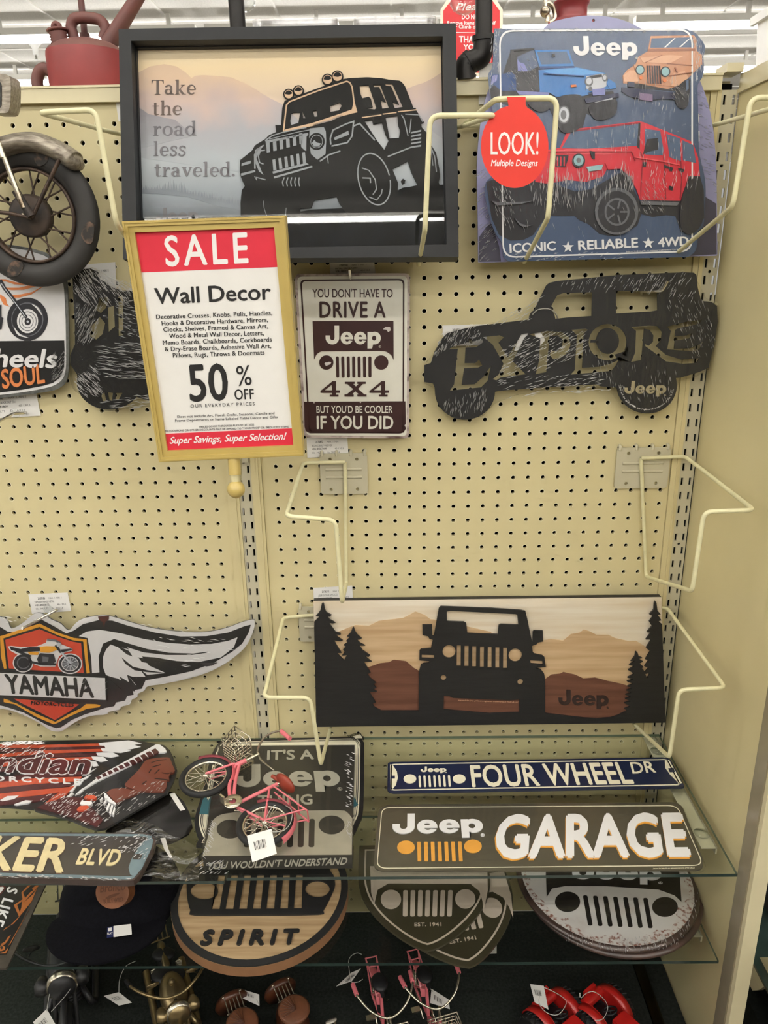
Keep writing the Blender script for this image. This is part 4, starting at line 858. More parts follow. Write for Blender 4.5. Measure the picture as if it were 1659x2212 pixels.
art(py_, 'D1', [(wt, '42 846 60 843 120 850 200 845 250 825 255 806 300 808 335 835 392 858 392 870 350 880 320 900 300 955 220 955 190 945 85 885 55 868'), (wt, '125 935 56 52', 'e'), (wt, '380 940 66 56', 'e'),
 (dk, '125 935 50 47', 'e'), (gyd, '127 935 36 34', 'e'), (dk, '127 935 30 28', 'e'), (dk, '380 940 60 50', 'e'), (wt, '380 940 47 40', 'e'), (gyd, '380 940 43 36', 'e')]
 + [(gy, '380 940 %f %f' % (380+44*math.cos(i*.524), 940+37*math.sin(i*.524)), 'l3') for i in range(12)] + [(dk, '380 940 9 8', 'e'),
 (dk, '52 848 110 862 160 850 220 852 215 872 100 876 60 865'), (yel, '215 850 250 846 300 848 315 862 270 880 220 878'), (yel, '150 875 210 880 205 892 160 890'), (dk, '215 885 290 890 300 930 275 950 215 945 200 915'), (gyd, '230 900 265 905 260 930 230 928'), (gy, '315 860 385 940', 'l8'), (dk, '300 840 330 880', 'l10'), (gyd, '255 810 300 815 325 830', 'l7'), (gy, '318 836 12 12', 'e'), (dk, '330 865 385 860 388 866 335 878'), (dk, '160 930 230 945 300 945', 'l8'), (dk, '85 870 160 900 150 950', 'l8')], name='motorcycle_print', rt=r, h0=.0028)
cp = MB(); cp.p(py_, c('D1', '532 684 592 680 590 700 572 712 565 742 555 712 536 700'), mat('rust_chip', (84, 44, 36), .7, 0, .2, 80), 0, .0008); cp.p(py_, c('D1', '1085 935 1180 935 1150 950 1120 955 1100 945'), mat('dark_chip', (70, 66, 66), .7), 0, .0016); cp.build('chipped_paint', r)
wrap_on(py_, sm(c('D1', '-300 690 0 680 215 664 375 755 545 676 700 708 920 757 1200 745 1380 700 1345 830 1220 945 1000 1030 800 1065 650 1195 480 1228 320 1312 200 1262 20 1190 -300 1100'), 2), 0, .006, film('shrink_wrap_soft', .0, .1, (30, 12, 30), 1., .5), r)
# ================================================================== WHEELS / SOUL sign
pw = upright(60, 740, .024, 0.)
r = root('tin_sign', 'white and black motorcycle tin sign ending in "heels" and SOUL, at the left edge', 'sign', pw.M())
wo = c('E5', '-600 240 0 230 120 240 300 270 480 320')+sm(c('E5', '640 430 690 560 708 700 722 1000 728 1350 722 1560 690 1690 600 1760 480 1790 250 1820 0 1855 -300 1880'), 4, False)+c('E5', '-600 1880')
mb = MB(); mb.p(pw, wo, mat('galvanised_rim', (132, 134, 132), .35, .7, .2, 90), -.004, 0)
wi = c('E5', '-580 270 0 262 120 270 300 300 460 350')+sm(c('E5', '590 430 640 560 672 700 690 1000 695 1350 692 1540 660 1650 580 1715 470 1750 250 1790 0 1820 -300 1840'), 4, False)+c('E5', '-580 1840')
mb.p(pw, wi, wt, 0, .0006); mb.build('panel', r)
og = mat('sign_orange', (214, 128, 74), .45, var=.03)
low = c('E5', '-570 1258 676 1246 680 1350 675 1530 640 1630 560 1692 450 1725 240 1765 0 1795 -300 1812 -570 1812')
art(pw, 'E5', [(blk, '-570 1258 676 1246 680 1350 675 1530 640 1630 560 1692 450 1725 240 1765 0 1795 -300 1812 -570 1812'),
 (og, '-10 600 60 600 110 620 200 640 280 630 300 610 330 640 250 660 150 655 60 625 -10 625'), (og, '60 690 200 690 330 660 440 648 510 645 400 670 250 712 120 715 60 705'), (og, '100 770 220 760 340 735 420 690 500 650 420 700 330 760 200 795 110 795'), (og, '0 760 60 800 70 860 100 890 40 870 0 800'),
 (dk, '288 1022 215 228', 'e'), (gyd, '288 1024 170 180', 'e'), (dk, '286 1026 160 170', 'e'), (wt, '290 1042 112 128', 'e'), (gyd, '292 1044 94 106', 'e'), (wt, '292 1044 86 96', 'e'), (gyd, '290 1046 64 72', 'e'), (wt, '290 1046 56 64', 'e'), (dk, '292 1048 34 38', 'e'), (gy, '292 1048 12 12', 'e'), (dk, '0 610 40 690 130 800 280 1010', 'l34'), (gy, '10 640 80 740 270 1000', 'l8'), (wt, '330 860 400 900 440 980 380 905', 's'), (wt, '150 1110 190 1190 300 1220 210 1180', 's'), (dk, '-20 880 10 870 10 1000 30 1010 10 1130 -20 1130')], name='motorcycle_print', rt=r, h0=.001)
tx = MB()
tx.t(pw, 'heels', *c('E5', '-60 1522 580 1532 -30 1335'), wt, .0012, .003, .028); tx.t(pw, 'SOUL', *c('E5', '30 1752 470 1690 10 1560'), og, .0012, .003, .03); tx.build('lettering', r)
# ================================================================== wrapped black motorcycle silhouette
pm = upright(240, 740, .030, 0.)
r = root('metal_silhouette', 'black metal motorcycle silhouette bundled in wrinkled plastic, left of the sale sign', 'wall decor', pm.M())
mb = MB()
mo = c('E5', '760 540 830 495 950 488 1030 530 1060 600 1180 690 1300 720 1700 720 1900 760 1950 1000 1900 1300 1800 1500 1790 1800 1640 1900 1500 1860')+c('E5', ' '.join('%f %f' % t for t in ell(1150, 1690, 340, 285, 0, 26, 32, 190)))+c('E5', '810 1600 740 1500 740 1400 790 1290 790 1100 780 900 770 700')
mh = [c('E5', s) for s in ('1040 800 1140 790 1120 900 1060 960 1010 930', '1240 790 1295 770 1300 1190 1245 1200', '960 1095 1050 995 1108 1065 1080 1180 1010 1240 940 1200', '1130 900 1200 880 1210 1100 1140 1160', '1060 1830 1100 1790 1120 1880 1080 1890', '1130 1790 1150 1880 1180 1885 1190 1800', '1220 1800 1210 1880 1250 1870 1290 1800')]
mb.p(pm, mo, mat('matte_black_metal', (26, 26, 27), .5, .2, .05), -.003, 0, mh); mb.build('plate', r)
wrap_on(pm, sm(c('E5', '720 560 820 490 950 475 1060 540 1200 610 1400 650 1800 690 1960 900 1930 1400 1800 1850 1650 1930 1400 1960 1150 1990 1010 1950 880 1840 760 1740 735 1500 780 1250 770 800'), 3), -.001, .010, film('shrink_wrap_bundle', .01, .13, (45, 22, 45), 1., 1.4, (.93, .93, .93), .006), r)
# ================================================================== wooden forest panel
pn = upright(1058, 1425, .028, 1.0)
birch = wood('birch', (236, 226, 208), (222, 206, 180), (3, 40, 40)); oak = wood('tan_oak', (212, 184, 146), (190, 158, 120), (3, 50, 50)); red_w = wood('red_brown_wood', (118, 80, 64), (100, 66, 52), (4, 60, 60)); blk_w = mat('black_stain', (32, 31, 31), .55, 0, .12, 12, .12, stretch=(2, 20, 20))
r = root('wood_wall_art', 'long wooden wall panel, black off-road vehicle front between pine trees and mountains', 'wall decor', pn.M())
pc = [c('D2', '347 231')[0], c('D3', '1021 525')[0], c('D3', '1045 1277')[0], c('D2', '365 1038')[0]]
mb = MB(); mb.p(pn, pc, birch, -.012, 0, (), blk_w); mb.build('board', r)
mb = MB()
mb.p(pn, c('D2', '356 440 500 432 615 386 700 392 765 360 920 342 1000 300 1060 322 1095 350 1160 356')+c('D3', '0 735 12 745 250 800 320 785 360 778 435 786 480 748 535 738 558 720 590 730 632 752 705 752 745 772 830 790 870 788 940 832 1028 900 1030 1150')+c('D2', '360 900'), oak, 0, .0012); mb.build('far_mountain', r)
mb = MB(); mb.p(pn, c('D2', '690 660 770 632 830 625 862 608 940 618 990 662 1040 690 1040 960 700 960'), red_w, .0012, .0024); mb.p(pn, c('D3', '320 1022 365 990 415 985 435 975 505 990 555 1014 625 1008 700 1028 780 1045 830 1060 830 1260 310 1260'), red_w, .0012, .0024); mb.p(pn, c('D2', '1180 836 1215 840 1240 852 1600 868 1700 860')+c('D3', '172 1140 172 1218 0 1224')+c('D2', '1500 955 1180 930'), red_w, .0012, .0024); mb.build('near_hill', r)
mb = MB(); h0, h1 = .0024, .0058
tl_ = c('D2', '352 365 380 340 385 332 362 328 380 310 392 290 400 250 407 243 414 250 420 285 430 305 462 322 452 332 435 332 450 350 488 372 470 376 445 372 470 405 488 430 522 440 520 450 488 446 505 465 535 485 520 490 478 484 498 520 526 565 498 566 515 585 542 612 565 578 530 582 548 560 536 545 556 525 540 515 570 495 556 490 582 462 562 460 588 432 598 402 605 400 612 425 628 448 656 472 640 480 622 478 645 500 678 518 640 518 662 548 708 580 700 590 675 585 692 600 720 620 668 620 690 655 712 690 692 700 712 728 746 755 730 765 748 788 730 798 752 812 705 816 725 850 745 882 722 890 740 915 782 936 1020 936')
bot = c('D2', '1020 936 1022 690 1035 640 1052 632 1088 628 1088 618 1025 612 1026 550 1036 540 1100 535 1112 480 1090 475 1080 458 1045 450 1044 385 1106 383 1108 455 1118 455 1150 280 1162 266')+c('D3', '0 592 180 604 208 610 220 660 240 760 248 792 252 795 252 735 260 726 312 728 314 792 282 798 275 808 248 818 252 858 262 866 310 876 322 886 330 945 268 950 300 960 320 985 326 1022 326 1222 560 1250 640 1254 720 1248 760 1235 800 1215 812 1214 815 1204 800 1195 835 1180 800 1160 838 1150 805 1135 838 1122 806 1110 842 1098 812 1085 846 1072 818 1060 852 1045 815 1030 855 1018 818 1008 858 985 822 962 860 940 828 932 865 905 838 910 862 880 866 855 872 852 880 860 885 880 908 890 886 896 912 912 890 924 915 945 905 950 918 968 935 985 925 985 940 1022 932 1020 952 985 918 980 945 950 920 940 945 905 925 898 955 850 930 830 962 780 928 780 958 740 935 735 965 700 948 672 972 640 950 630 975 600 978 560 985 550 992 560 998 605 1018 630 1000 632 1022 665 1005 670 1026 690')+[c('D3', '1045 1277')[0], c('D2', '365 1038')[0]]
body = c('D2', '351 400')+tl_+bot
hs = [c('D2', '1200 300 1225 295')+c('D3', '150 628 160 634 166 692 60 688 48 695 42 750 0 748')+c('D2', '1525 445 1332 438 1325 375 1310 366 1200 362'), c('D2', '1040 576 1120 578 1120 600 1040 598'), c('D3', '236 904 310 908 312 930 240 924'),
 c('D2', '1182 838 1215 840 1240 852 1600 868 1700 860')+c('D3', '172 1140 172 1216 100 1218 0 1223')+c('D2', '1500 955 1180 928')]
for x, y, q in ((1215, 556, 42), (1179, 724, 18)): hs.append(c('D2', ' '.join('%f %f' % t for t in ell(x, y, q))))
for x, y, q in ((147, 874, 40), (177, 1034, 17)): hs.append(c('D3', ' '.join('%f %f' % t for t in ell(x, y, q))))
for i in range(7):
    x = 1265+i*49.4; yy = 516+i*2.6; hs.append(c('D2', '%f %f %f %f %f %f %f %f' % (x, yy, x+26, yy, x+25, yy+134, x-1, yy+134)))
mb.p(pn, body, blk_w, h0, h1, hs); mb.build('silhouette', r)
tx = MB(); logo(tx, pn, *c('D3', '406 1172 706 1176 404 1080'), mat('dark_brown_ink', (50, 34, 30), .5), .0024, .0034); tx.t(pn, 'Jeep and the Jeep grille are registered trademarks of FCA US LLC', *c('D2', '1270 870 1660 885 1270 862'), tan_l, .0024, .0026); tx.build('lettering', r)
# ================================================================== peg hooks
def peg_hook(pts, label, disc=None, rr=.0024):
    r = root('peg_hook', label, 'hook', pts[0], 'peg hooks')
    mb = MB(); mb.tube(bend(pts, .004), rr, chrome, 8); mb.build('prong', r)
    if disc:
        d = MB(); d.lathe(axisM(disc, (0, -1, 0)), [(0, 0), (.008, 0), (.0085, .001), (.008, .002), (0, .0022)], clear_pl, 18); d.build('stop_disc', r)
    return r
W = lambda x, y, d: WY(x, y, -d)
peg_hook([W(756, 602, -.005), W(757, 600, .035), W(755, 582, .040)], 'steel peg hook through the top of the brown and white tin sign')
peg_hook([W(1020, 720, -.005), W(1018, 740, .036), W(1015, 734, .042)], 'left peg hook through the EXPLORE silhouette')
peg_hook([W(1388, 640, -.005), W(1385, 628, .012), W(1430, 629, .042), W(1442, 607, .046)], 'right peg hook through the rear window of the EXPLORE silhouette')
peg_hook([W(124, 1316, -.005), W(122, 1318, .03), W(50, 1357, .06), W(48, 1357, .062)], 'peg hook with clear disc holding the white winged sign', W(104, 1315, .012))
peg_hook([W(57, 890, -.005), W(52, 892, .012), W(30, 893, .03), W(-30, 925, .12)], 'peg hook with clear disc below the wheels sign', W(33, 892, .014))
# ================================================================== price labels
rows4 = lambda a, b_, d, e: [(a, .22, .40, .28, .10, .02, ink), ('MAX  1  MIN  1', .5, .82, .28, .08, 0, ink_grey), (b_, .12, .62, .46, .09, 0, ink_grey), (d, .12, .48, .62, .09, .01, ink), ('40-130.5', .68, .9, .62, .08, 0, ink_grey), (e, .12, .8, .80, .08, 0, ink_grey)]
price_label(None, [(161, 573), (249, 566), (252, 640), (165, 645)], rows4('2061248', 'METAL MOTORCYCLE', 'VSN 80217720', 'Cls  MULTI     Sz  19X29'), 'white price label behind the wrapped motorcycle silhouette')
price_label(None, [(712, 566), (808, 562), (812, 600), (714, 602)], rows4('1785538', 'METAL DRIVE A JEEP', 'VSN 80177303', 'Cls  MULTI     Sz  18X26'), 'white price label under the big black picture frame')
price_label(None, [(662, 945), (750, 943), (753, 985), (664, 989)], rows4('2175872', 'BRONCO BUILT WILD MDF', 'VSN 80257489', 'Cls  MULTI     Sz  20.5X16'), 'white price label under the brown and white tin sign')
price_label(None, [(956, 703), (1052, 700), (1052, 745), (957, 748)], rows4('2064855', 'EXPLORE METAL', 'VSN 80218190', 'Cls  BLACK     Sz  24X12'), 'white price label behind the nose of the EXPLORE silhouette')
price_label(None, [(61, 1284), (146, 1280), (154, 1320), (69, 1326)], rows4('2187105', 'YAMAHA WINGS METAL', 'VSN 80258632', 'Cls  MULTI     Sz  30X13'), 'white price label above the white winged sign')
price_label(None, [(677, 1270), (761, 1265), (763, 1310), (678, 1312)], rows4('2176311', 'JEEP SCENE WOOD', 'VSN 80252138', 'Cls  MULTI     Sz  24X9'), 'white price label above the wooden forest panel')
price_label(None, [(-40, 850), (77, 842), (88, 898), (-40, 905)], rows4('2051885', 'RIDE HARD KNOCK OUT TIN', 'VSN 80181809', 'Cls  MULTI     Sz  16X12'), 'white price label below the wheels sign at the left edge')
price_label(None, [(1034, 138), (1100, 132), (1100, 220), (1034, 226)], [], 'white price label behind the left side of the vehicle tin sign')
price_label(None, [(249, 213), (330, 210), (330, 260), (256, 262)], [], 'white price label behind the left edge of the big picture frame')
# ================================================================== wrinkles of shrink wrap: raised folds in the film
ridge = film('wrap_fold', .45, .3, (60, 60, 60), 1., .3)
_nt = ridge.node_tree; _mx = next(n for n in _nt.nodes if n.type == 'MIX_SHADER'); _df = nd(_nt, 'BsdfDiffuse'); _df.inputs[0].default_value = (.9, .9, .9, 1)
_m2 = nd(_nt, 'MixShader'); _m2.inputs[0].default_value = .42; _nt.links.new(_mx.outputs[0], _m2.inputs[1]); _nt.links.new(_df.outputs[0], _m2.inputs[2]); _nt.links.new(_m2.outputs[0], _nt.nodes['Material Output'].inputs[0])
def inside(p, poly):
    x, y = p; k = False
    for i in range(len(poly)):
        (x1, y1), (x2, y2) = poly[i-1], poly[i]
        if (y1 > y) != (y2 > y) and x < (x2-x1)*(y-y1)/(y2-y1)+x1: k = not k
    return k
def folds(r, pl, h, groups, name='wrap_folds', key=None, clip=None):
    "groups: (outline, angle, count, length px, width px); slanted little folds inside each outline"
    mb = MB()
    for (s, ang, n, ln_, w) in groups:
        poly = c(key, s) if key else s
        xs_, ys_ = [p[0] for p in poly], [p[1] for p in poly]; k = 0; t = 0
        while k < n and t < n*20:
            t += 1; p = (random.uniform(min(xs_), max(xs_)), random.uniform(min(ys_), max(ys_)))
            if not inside(p, poly) or (clip and not inside(p, clip)): continue
            a = math.radians((ang if not callable(ang) else ang(p))+random.gauss(0, 4)); L_ = ln_*random.uniform(.5, 1.6); q = w*random.uniform(.5, 1.25)
            d = (math.cos(a)*L_/2, math.sin(a)*L_/2); e = (-math.sin(a)*q/2, math.cos(a)*q/2); b = random.uniform(-.15, .15)*L_
            P_ = [pl.L((p[0]-d[0], p[1]-d[1]), h), pl.L((p[0]+e[0]+b*e[0], p[1]+e[1]+b*e[1]), h), pl.L((p[0]+d[0], p[1]+d[1]), h), pl.L((p[0]-e[0]+b*e[0], p[1]-e[1]+b*e[1]), h)]
            cen = ((P_[1][0]+P_[3][0])/2, (P_[1][1]+P_[3][1])/2)
            V = [pl.W(*x, h) for x in P_]+[pl.W(*cen, h+.0012)]
            mb.add(V, [(0, 1, 4), (1, 2, 4), (2, 3, 4), (3, 0, 4)], ridge); k += 1
    o = mb.build(name, r); o['kind'] = 'stuff'; return o
tops = {o['label'][:26]: o for o in COL.objects if o.get('label')}
def find(s): return next(o for o in COL.objects if o.get('label', '').find(s) >= 0 and o.get('category'))
R_ = find('picturing blue, tan')
folds(R_, pv, .0047, [('400 960 500 900 690 900 900 880 960 950 940 1000 780 1040 600 1090 420 1070', 92, 170, 26, 1.7), ('560 690 960 650 1240 700 1260 900 900 860', 90, 60, 15, 1.3), ('990 960 1130 940 1100 1120 1000 1120', 60, 50, 13, 1.5), ('1000 860 1300 900 1280 1000 1050 980', 100, 40, 16, 1.4), ('180 980 330 1010 300 1230 200 1100', 70, 45, 16, 1.5), ('200 160 240 160 240 380 190 480 185 420', 100, 45, 10, 1.4), ('240 150 1260 150 1260 172 240 172', 10, 60, 9, 1.3), ('950 420 1260 400 1260 600 950 620', 95, 26, 16, 1.2), ('1150 440 1230 450 1210 540 1150 520', 50, 26, 9, 1.4), ('1270 180 1320 230 1320 400 1280 420', 95, 45, 10, 1.4), ('260 1330 900 1330 900 1370 280 1376', 160, 50, 9, 1.3), ('300 1060 1240 1100 1240 1250 300 1260', 75, 30, 13, 1.2), ('280 380 430 290 430 470 300 480', 50, 30, 11, 1.4)], key='C3')
R_ = find('lilac round-topped')
folds(R_, pb, .0008, [('1290 450 1340 520 1380 850 1386 1020 1300 900', 20, 70, 11, 1.2), ('128 880 170 900 240 1370 132 1380', 140, 70, 13, 1.4)], key='C3')
R_ = find('cut-out word EXPLORE')
folds(R_, pe, .0043, [('440 410 640 320 820 330 830 420 650 500 430 540', 152, 200, 16, 1.5), ('160 340 330 300 340 400 200 400 130 440 110 470', 120, 110, 11, 1.4), ('190 640 380 600 350 690 250 720 150 690', 100, 90, 14, 1.3), ('420 540 900 520 900 590 420 600', 165, 90, 15, 1.3), ('700 100 1310 65 1330 190 1160 160 700 150', 120, 100, 14, 1.3), ('1150 190 1400 200 1420 400 1330 500 1240 300', 70, 100, 11, 1.3), ('800 400 1000 480 1250 520 1230 680 1000 660 860 520', 80, 80, 12, 1.2), ('380 300 600 180 640 140 570 280', 150, 30, 20, 1.4), ('420 640 920 590 940 610 600 612', 170, 22, 22, 1.4)], key='C6')
R_ = find('motorcycle silhouette bundled')
folds(R_, pm, .0103, [('760 540 960 490 1200 640 1400 720 1340 860 1000 880 790 760', 55, 150, 22, 1.5), ('820 880 1080 880 1000 1240 820 1280', 118, 130, 17, 1.5), ('1030 1280 1800 1240 1800 1700 1100 1640', 5, 150, 30, 1.5), ('760 1680 1020 1500 1080 1800 900 1840', 40, 110, 15, 1.4), ('1240 700 1480 700 1480 1240 1240 1200', 15, 70, 14, 1.4), ('1060 1900 1560 1800 1600 1960 1150 1985', 175, 40, 18, 1.4), ('1050 540 1400 650 1400 720 1200 690', 25, 50, 22, 1.4)], key='E5')
R_ = find('orange-red motorcycle badge')
folds(R_, py_, .0062, [('740 720 1200 770 1300 850 1000 960 740 800', 8, 40, 14, 1.1), ('0 680 200 670 350 750 200 700 0 720', 10, 16, 12, 1.), ('430 1000 580 1010 580 1140 430 1080', 140, 12, 10, 1.1)], key='D1')
R_ = find('"heels" and SOUL')
folds(R_, pw, .0034, [('540 1380 690 1360 690 1600 560 1690', 130, 70, 12, 1.2)], key='E5')
# ================================================================== motorcycle wall art with front wheel
pmw = upright(69, 467, .062, 0.)
rust = (96, 70, 54)
tyre = mat('aged_black_tyre', (48, 46, 44), .6, 0, 0, 22, .12, col2=(40, 38, 37)); tyre_r = mat('rust_patch', (104, 82, 68), .75, 0, 0, 110, .3, col2=(46, 43, 40), thr=(.46, .64))
spoke_m = mat('rusty_steel', (92, 74, 62), .5, .5, 0, 60, col2=(48, 40, 36)); hub_m = mat('rusty_hub', (74, 62, 54), .6, .3, 0, 40, .15, col2=(46, 42, 40), thr=(.4, .62)); fend_m = mat('brushed_pewter', (172, 164, 150), .42, .5, 0, 30, .2, stretch=(2, 8, 8), col2=(112, 102, 92)); chr_m = mat('aged_chrome', (206, 196, 178), .25, .9, 0, 40, col2=(120, 104, 86), thr=(.35, .5))
cw = pmw.W(*pmw.L((69, 467))); mm = (pmw.L((169, 467))[0]-pmw.L((69, 467))[0])/100
r = root('motorcycle_wall_art', 'rusty metal motorcycle wall art, big front wheel and fender cut by the left edge', 'wall decor', pmw.M())
Mw = axisM(cw, (0, -1, 0))
mb = MB(); R1, R0 = 146*mm, 96*mm; rm = (R1+R0)/2; hw = (R1-R0)/2
mb.lathe(Mw, [(rm+math.cos(t*math.pi/8)*hw, math.sin(t*math.pi/8)*hw*.72) for t in range(17)], tyre, 72); mb.build('tyre', r)
mb = MB(); mb.lathe(Mw, [(R0+.001, -.006), (R0+.0005, .007), (R0-.0035, .008), (R0-.004, -.006)], spoke_m, 64); mb.build('rim', r)
mb = MB(); mb.lathe(Mw, [(0, .012), (38*mm, .011), (44*mm, .008), (44*mm, -.006), (0, -.006)], hub_m, 32); mb.lathe(Mw, [(0, .03), (5*mm, .029), (6*mm, .02), (6*mm, .01)], chr_m, 12); mb.build('hub', r)
mb = MB()
for k in range(20):
    a = 2*math.pi*k/20+.1; b = a+(.28 if k % 2 else -.28)
    mb.tube([Mw @ V3((math.cos(a)*40*mm, math.sin(a)*40*mm, .004 if k % 2 else -.003)), Mw @ V3((math.cos(b)*R0, math.sin(b)*R0, 0))], .0013, spoke_m, 6)
mb.build('spokes', r)
for s, h in (('560 1420 600 1440 600 1500 590 1550 560 1560 530 1530 520 1490', 0), ('70 1680 120 1670 150 1700 120 1760 60 1770 45 1740', 0), ('215 975 300 980 300 1040 240 1060', 0)):
    pts = sm(c('C1', s), 3); pl2 = PL(pmw.W(0, 0, hw*.70+.0006), pmw.u, pmw.v); mb = MB(); mb.p(pl2, pts, tyre_r, -.004, .0); mb.build('rust_stain', r)
def arc3(s, d, key='C1', n=4): return [WY(*p, -d) for p in sm(c(key, s), n, False)]
mb = MB(); mb.tube(arc3('-200 1060 -80 965 20 942 120 915 230 912 340 950 430 1000 480 1035 515 1030', .075), lambda t: .0135 if t < .84 else .0135-.0105*((t-.84)/.16)**1.6, fend_m, 14)
for i, p in enumerate(mb.v): mb.v[i] = V3((p.x, -.070+(p.y+.075)*2.1, p.z))
mb.build('fender', r)
mb = MB(); mb.tube([WY(*p, -.098) for p in c('C1', '-60 780 0 935 150 1330')], .0037, chr_m, 12); mb.tube([WY(*p, -.0985) for p in c('C1', '-10 930 20 1010')], .0056, chr_m, 12); mb.tube([WY(*p, -.094) for p in c('C1', '100 1220 200 1385')], .0058, hub_m, 10); mb.build('fork', r)
mb = MB(); mb.tube([WY(*p, -.09) for p in c('C1', '205 1395 380 1020')], .003, spoke_m, 8); mb.tube([WY(*p, -.09) for p in c('C1', '205 1395 60 1365 -80 1350')], .0028, spoke_m, 8); mb.build('strut', r)
mb = MB(); mb.tube([WY(*p_, -.10) for p_ in c('C1', '-10 640 -60 780 -70 830')], .0042, chr_m, 10); mb.build('handlebar', r)
mb = MB(); pg = upright(5, 205, .11, 0); mb.loc(pg, [rnd(pg.LL(c('E4', '-120 160 60 165 115 190 130 300 125 520 100 620 60 632 -120 632')), .006, 4)], -.03, 0, fend_m)
mb.loc(pg, [rnd(pg.LL(c('E4', '-120 250 15 260 22 330 20 560 -120 600'), 0), .004, 4)], 0, .001, tyre); mb.build('handlebar_grip', r)
# ================================================================== things on top of the run
oil_red = mat('faded_red_paint', (134, 50, 50), .5, 0, .08, 16, .05); oil_brown = mat('rusty_dark_red', (112, 64, 58), .55, 0, 0, 18, .15, col2=(78, 54, 52)); oil_dust = mat('dusty_shoulder', (122, 88, 78), .7, 0, 0, 14, .1, col2=(104, 62, 58))
YB = .15
def B(key, s, y=YB): return [WY(*p, y) for p in sm(c(key, s), 4, False)]
cc = WY(196, 188, YB); mpx = (WY(296, 188, YB).x-cc.x)/100
zz = lambda py: WY(196, py, YB).z
r = root('oil_can', 'red vintage oil can with rusty handles and long spout standing on the top rail', 'oil can', V3((cc.x, YB, 1.775)))
mb = MB(); zb = 1.775; rad = 83*mpx
mb.lathe(Matrix.Translation((cc.x, YB, 0)), [(0, zb), (rad*.98, zb), (rad, zb+.004), (rad, zz(125)), (rad*.985, zz(116))], oil_red, 48); 
mb.lathe(Matrix.Translation((cc.x, YB, 0)), [(rad*.985, zz(116)), (rad*.93, zz(109)), (rad*.72, zz(97)), (rad*.42, zz(88)), (0, zz(85))], oil_dust, 48); mb.build('body', r)
mb = MB(); mb.tube(B('G1', '895 500 870 400 850 320 880 235 960 212 1060 215 1180 235 1245 300 1262 380 1225 470'), .0085, oil_brown, 12); mb.build('carry_handle', r)
mb = MB(); mb.tube(B('G1', '660 900 600 850 540 820 480 850 450 920 445 1000 470 1080'), .0095, oil_brown, 12); mb.build('side_handle', r)
mb = MB(); mb.tube([WY(*p, YB) for p in c('G1', '1290 540 1640 -20 1900 -440')], .0135, oil_brown, 16, r1=.0075); mb.build('spout', r)
mb = MB(); mb.tube([WY(*p, YB+.03) for p in c('G1', '1012 440 1000 300 960 -60 930 -300')], .0052, oil_brown, 10); mb.tube([WY(*p, YB+.03) for p in c('G1', '1015 470 1010 400')], .0085, oil_brown, 10); mb.build('vent_tube', r)
a0, a1 = WY(*c('G1', '735 590')[0], YB-.01), WY(*c('G1', '685 360')[0], YB-.01); Mx = axisM(a0, a1-a0); L_ = (a1-a0).length
mb = MB(); mb.lathe(Mx, [(.0135+.0012*math.cos(i*math.pi), L_*i/12) for i in range(12)], oil_brown, 18); mb.lathe(Mx, [(.0, L_*.92), (.016, L_*.92), (.0172, L_*.97), (.0165, L_*1.04), (0, L_*1.06)], oil_brown, 20); mb.build('screw_cap', r)
mb = MB(); mb.tube(B('G1', '635 345 640 295 670 280 705 300 712 345', YB-.01), .0038, oil_brown, 10); mb.build('cap_loop', r)
# pipe posts
pipe = mat('black_iron_pipe', (40, 38, 37), .45, .5, .1, 30)
x0 = WY(512, 30, .06).x
r = root('pipe_post', 'straight black iron pipe post behind the big picture frame', 'pipe', V3((x0, .06, 1.775)), 'black pipe posts')
mb = MB(); mb.tube([(x0, .06, 1.785), (x0, .06, 2.25)], .0118, pipe, 20); mb.build('pipe', r)
mb = MB(); mb.lathe(Matrix.Translation((x0, .06, 1.775)), [(0, 0), (.034, 0), (.034, .006), (.018, .008), (.016, .022), (0, .022)], pipe, 24); mb.build('flange', r)
YP = -.001
r = root('pipe_post', 'black iron pipe with double elbow between the picture frame and the vehicle tin sign', 'pipe', WY(1010, 172, YP), 'black pipe posts')
q = lambda s: [WY(*p, YP) for p in c('G2', s)]
mb = MB(); mb.tube(bend(q('1405 462 1403 400')+q('1420 345 1500 320')[0:0]+q('1408 372 1500 330 1513 260 1513 210'), .03, 8), .0150, pipe, 18); mb.build('elbow', r)
mb = MB(); mb.tube(q('1513 225 1513 -60 1513 -400'), .0122, pipe, 20); mb.build('pipe', r)
for s in ('1513 238 1513 208', '1405 466 1404 440', '1422 366 1442 352'):
    a, b = q(s); mb = MB(); mb.tube([a, b], .0172 if s[0] != '1' or s.startswith('1513') else .0165, pipe, 20); mb.build('collar', r)
# red notice sign
pr = upright(1016, 60, -.36, 0)
r = root('notice_sign', 'red eight-sided notice DO NOT Remove Items, behind the black pipe', 'sign', pr.M())
oc = c('G2', '1325 -40 1555 -40 1602 60 1600 330 1560 480 1320 480 1278 440 1280 60'); oc = c('G2', '1340 -20 1545 -20 1604 62 1604 330 1545 420 1340 420 1278 330 1278 62')
ac = c('G2', '1325 -40 1560 -40 1622 55 1622 335 1560 440 1325 440 1262 335 1262 55')
mb = MB(); mb.p(pr, ac, mat('sign_clear_rim', (236, 228, 206), .3), -.003, 0); mb.p(pr, oc, mat('notice_red', (206, 40, 48), .5, var=.02), 0, .0004); mb.p(pr, c('G2', '1350 186 1604 190 1604 194 1350 190'), wh, .0004, .0007); mb.build('plate', r)
tx = MB(); TN = lambda s, a, b=.015: tx.t(pr, s, *c('G2', a), wh, .0004, .0008, b)
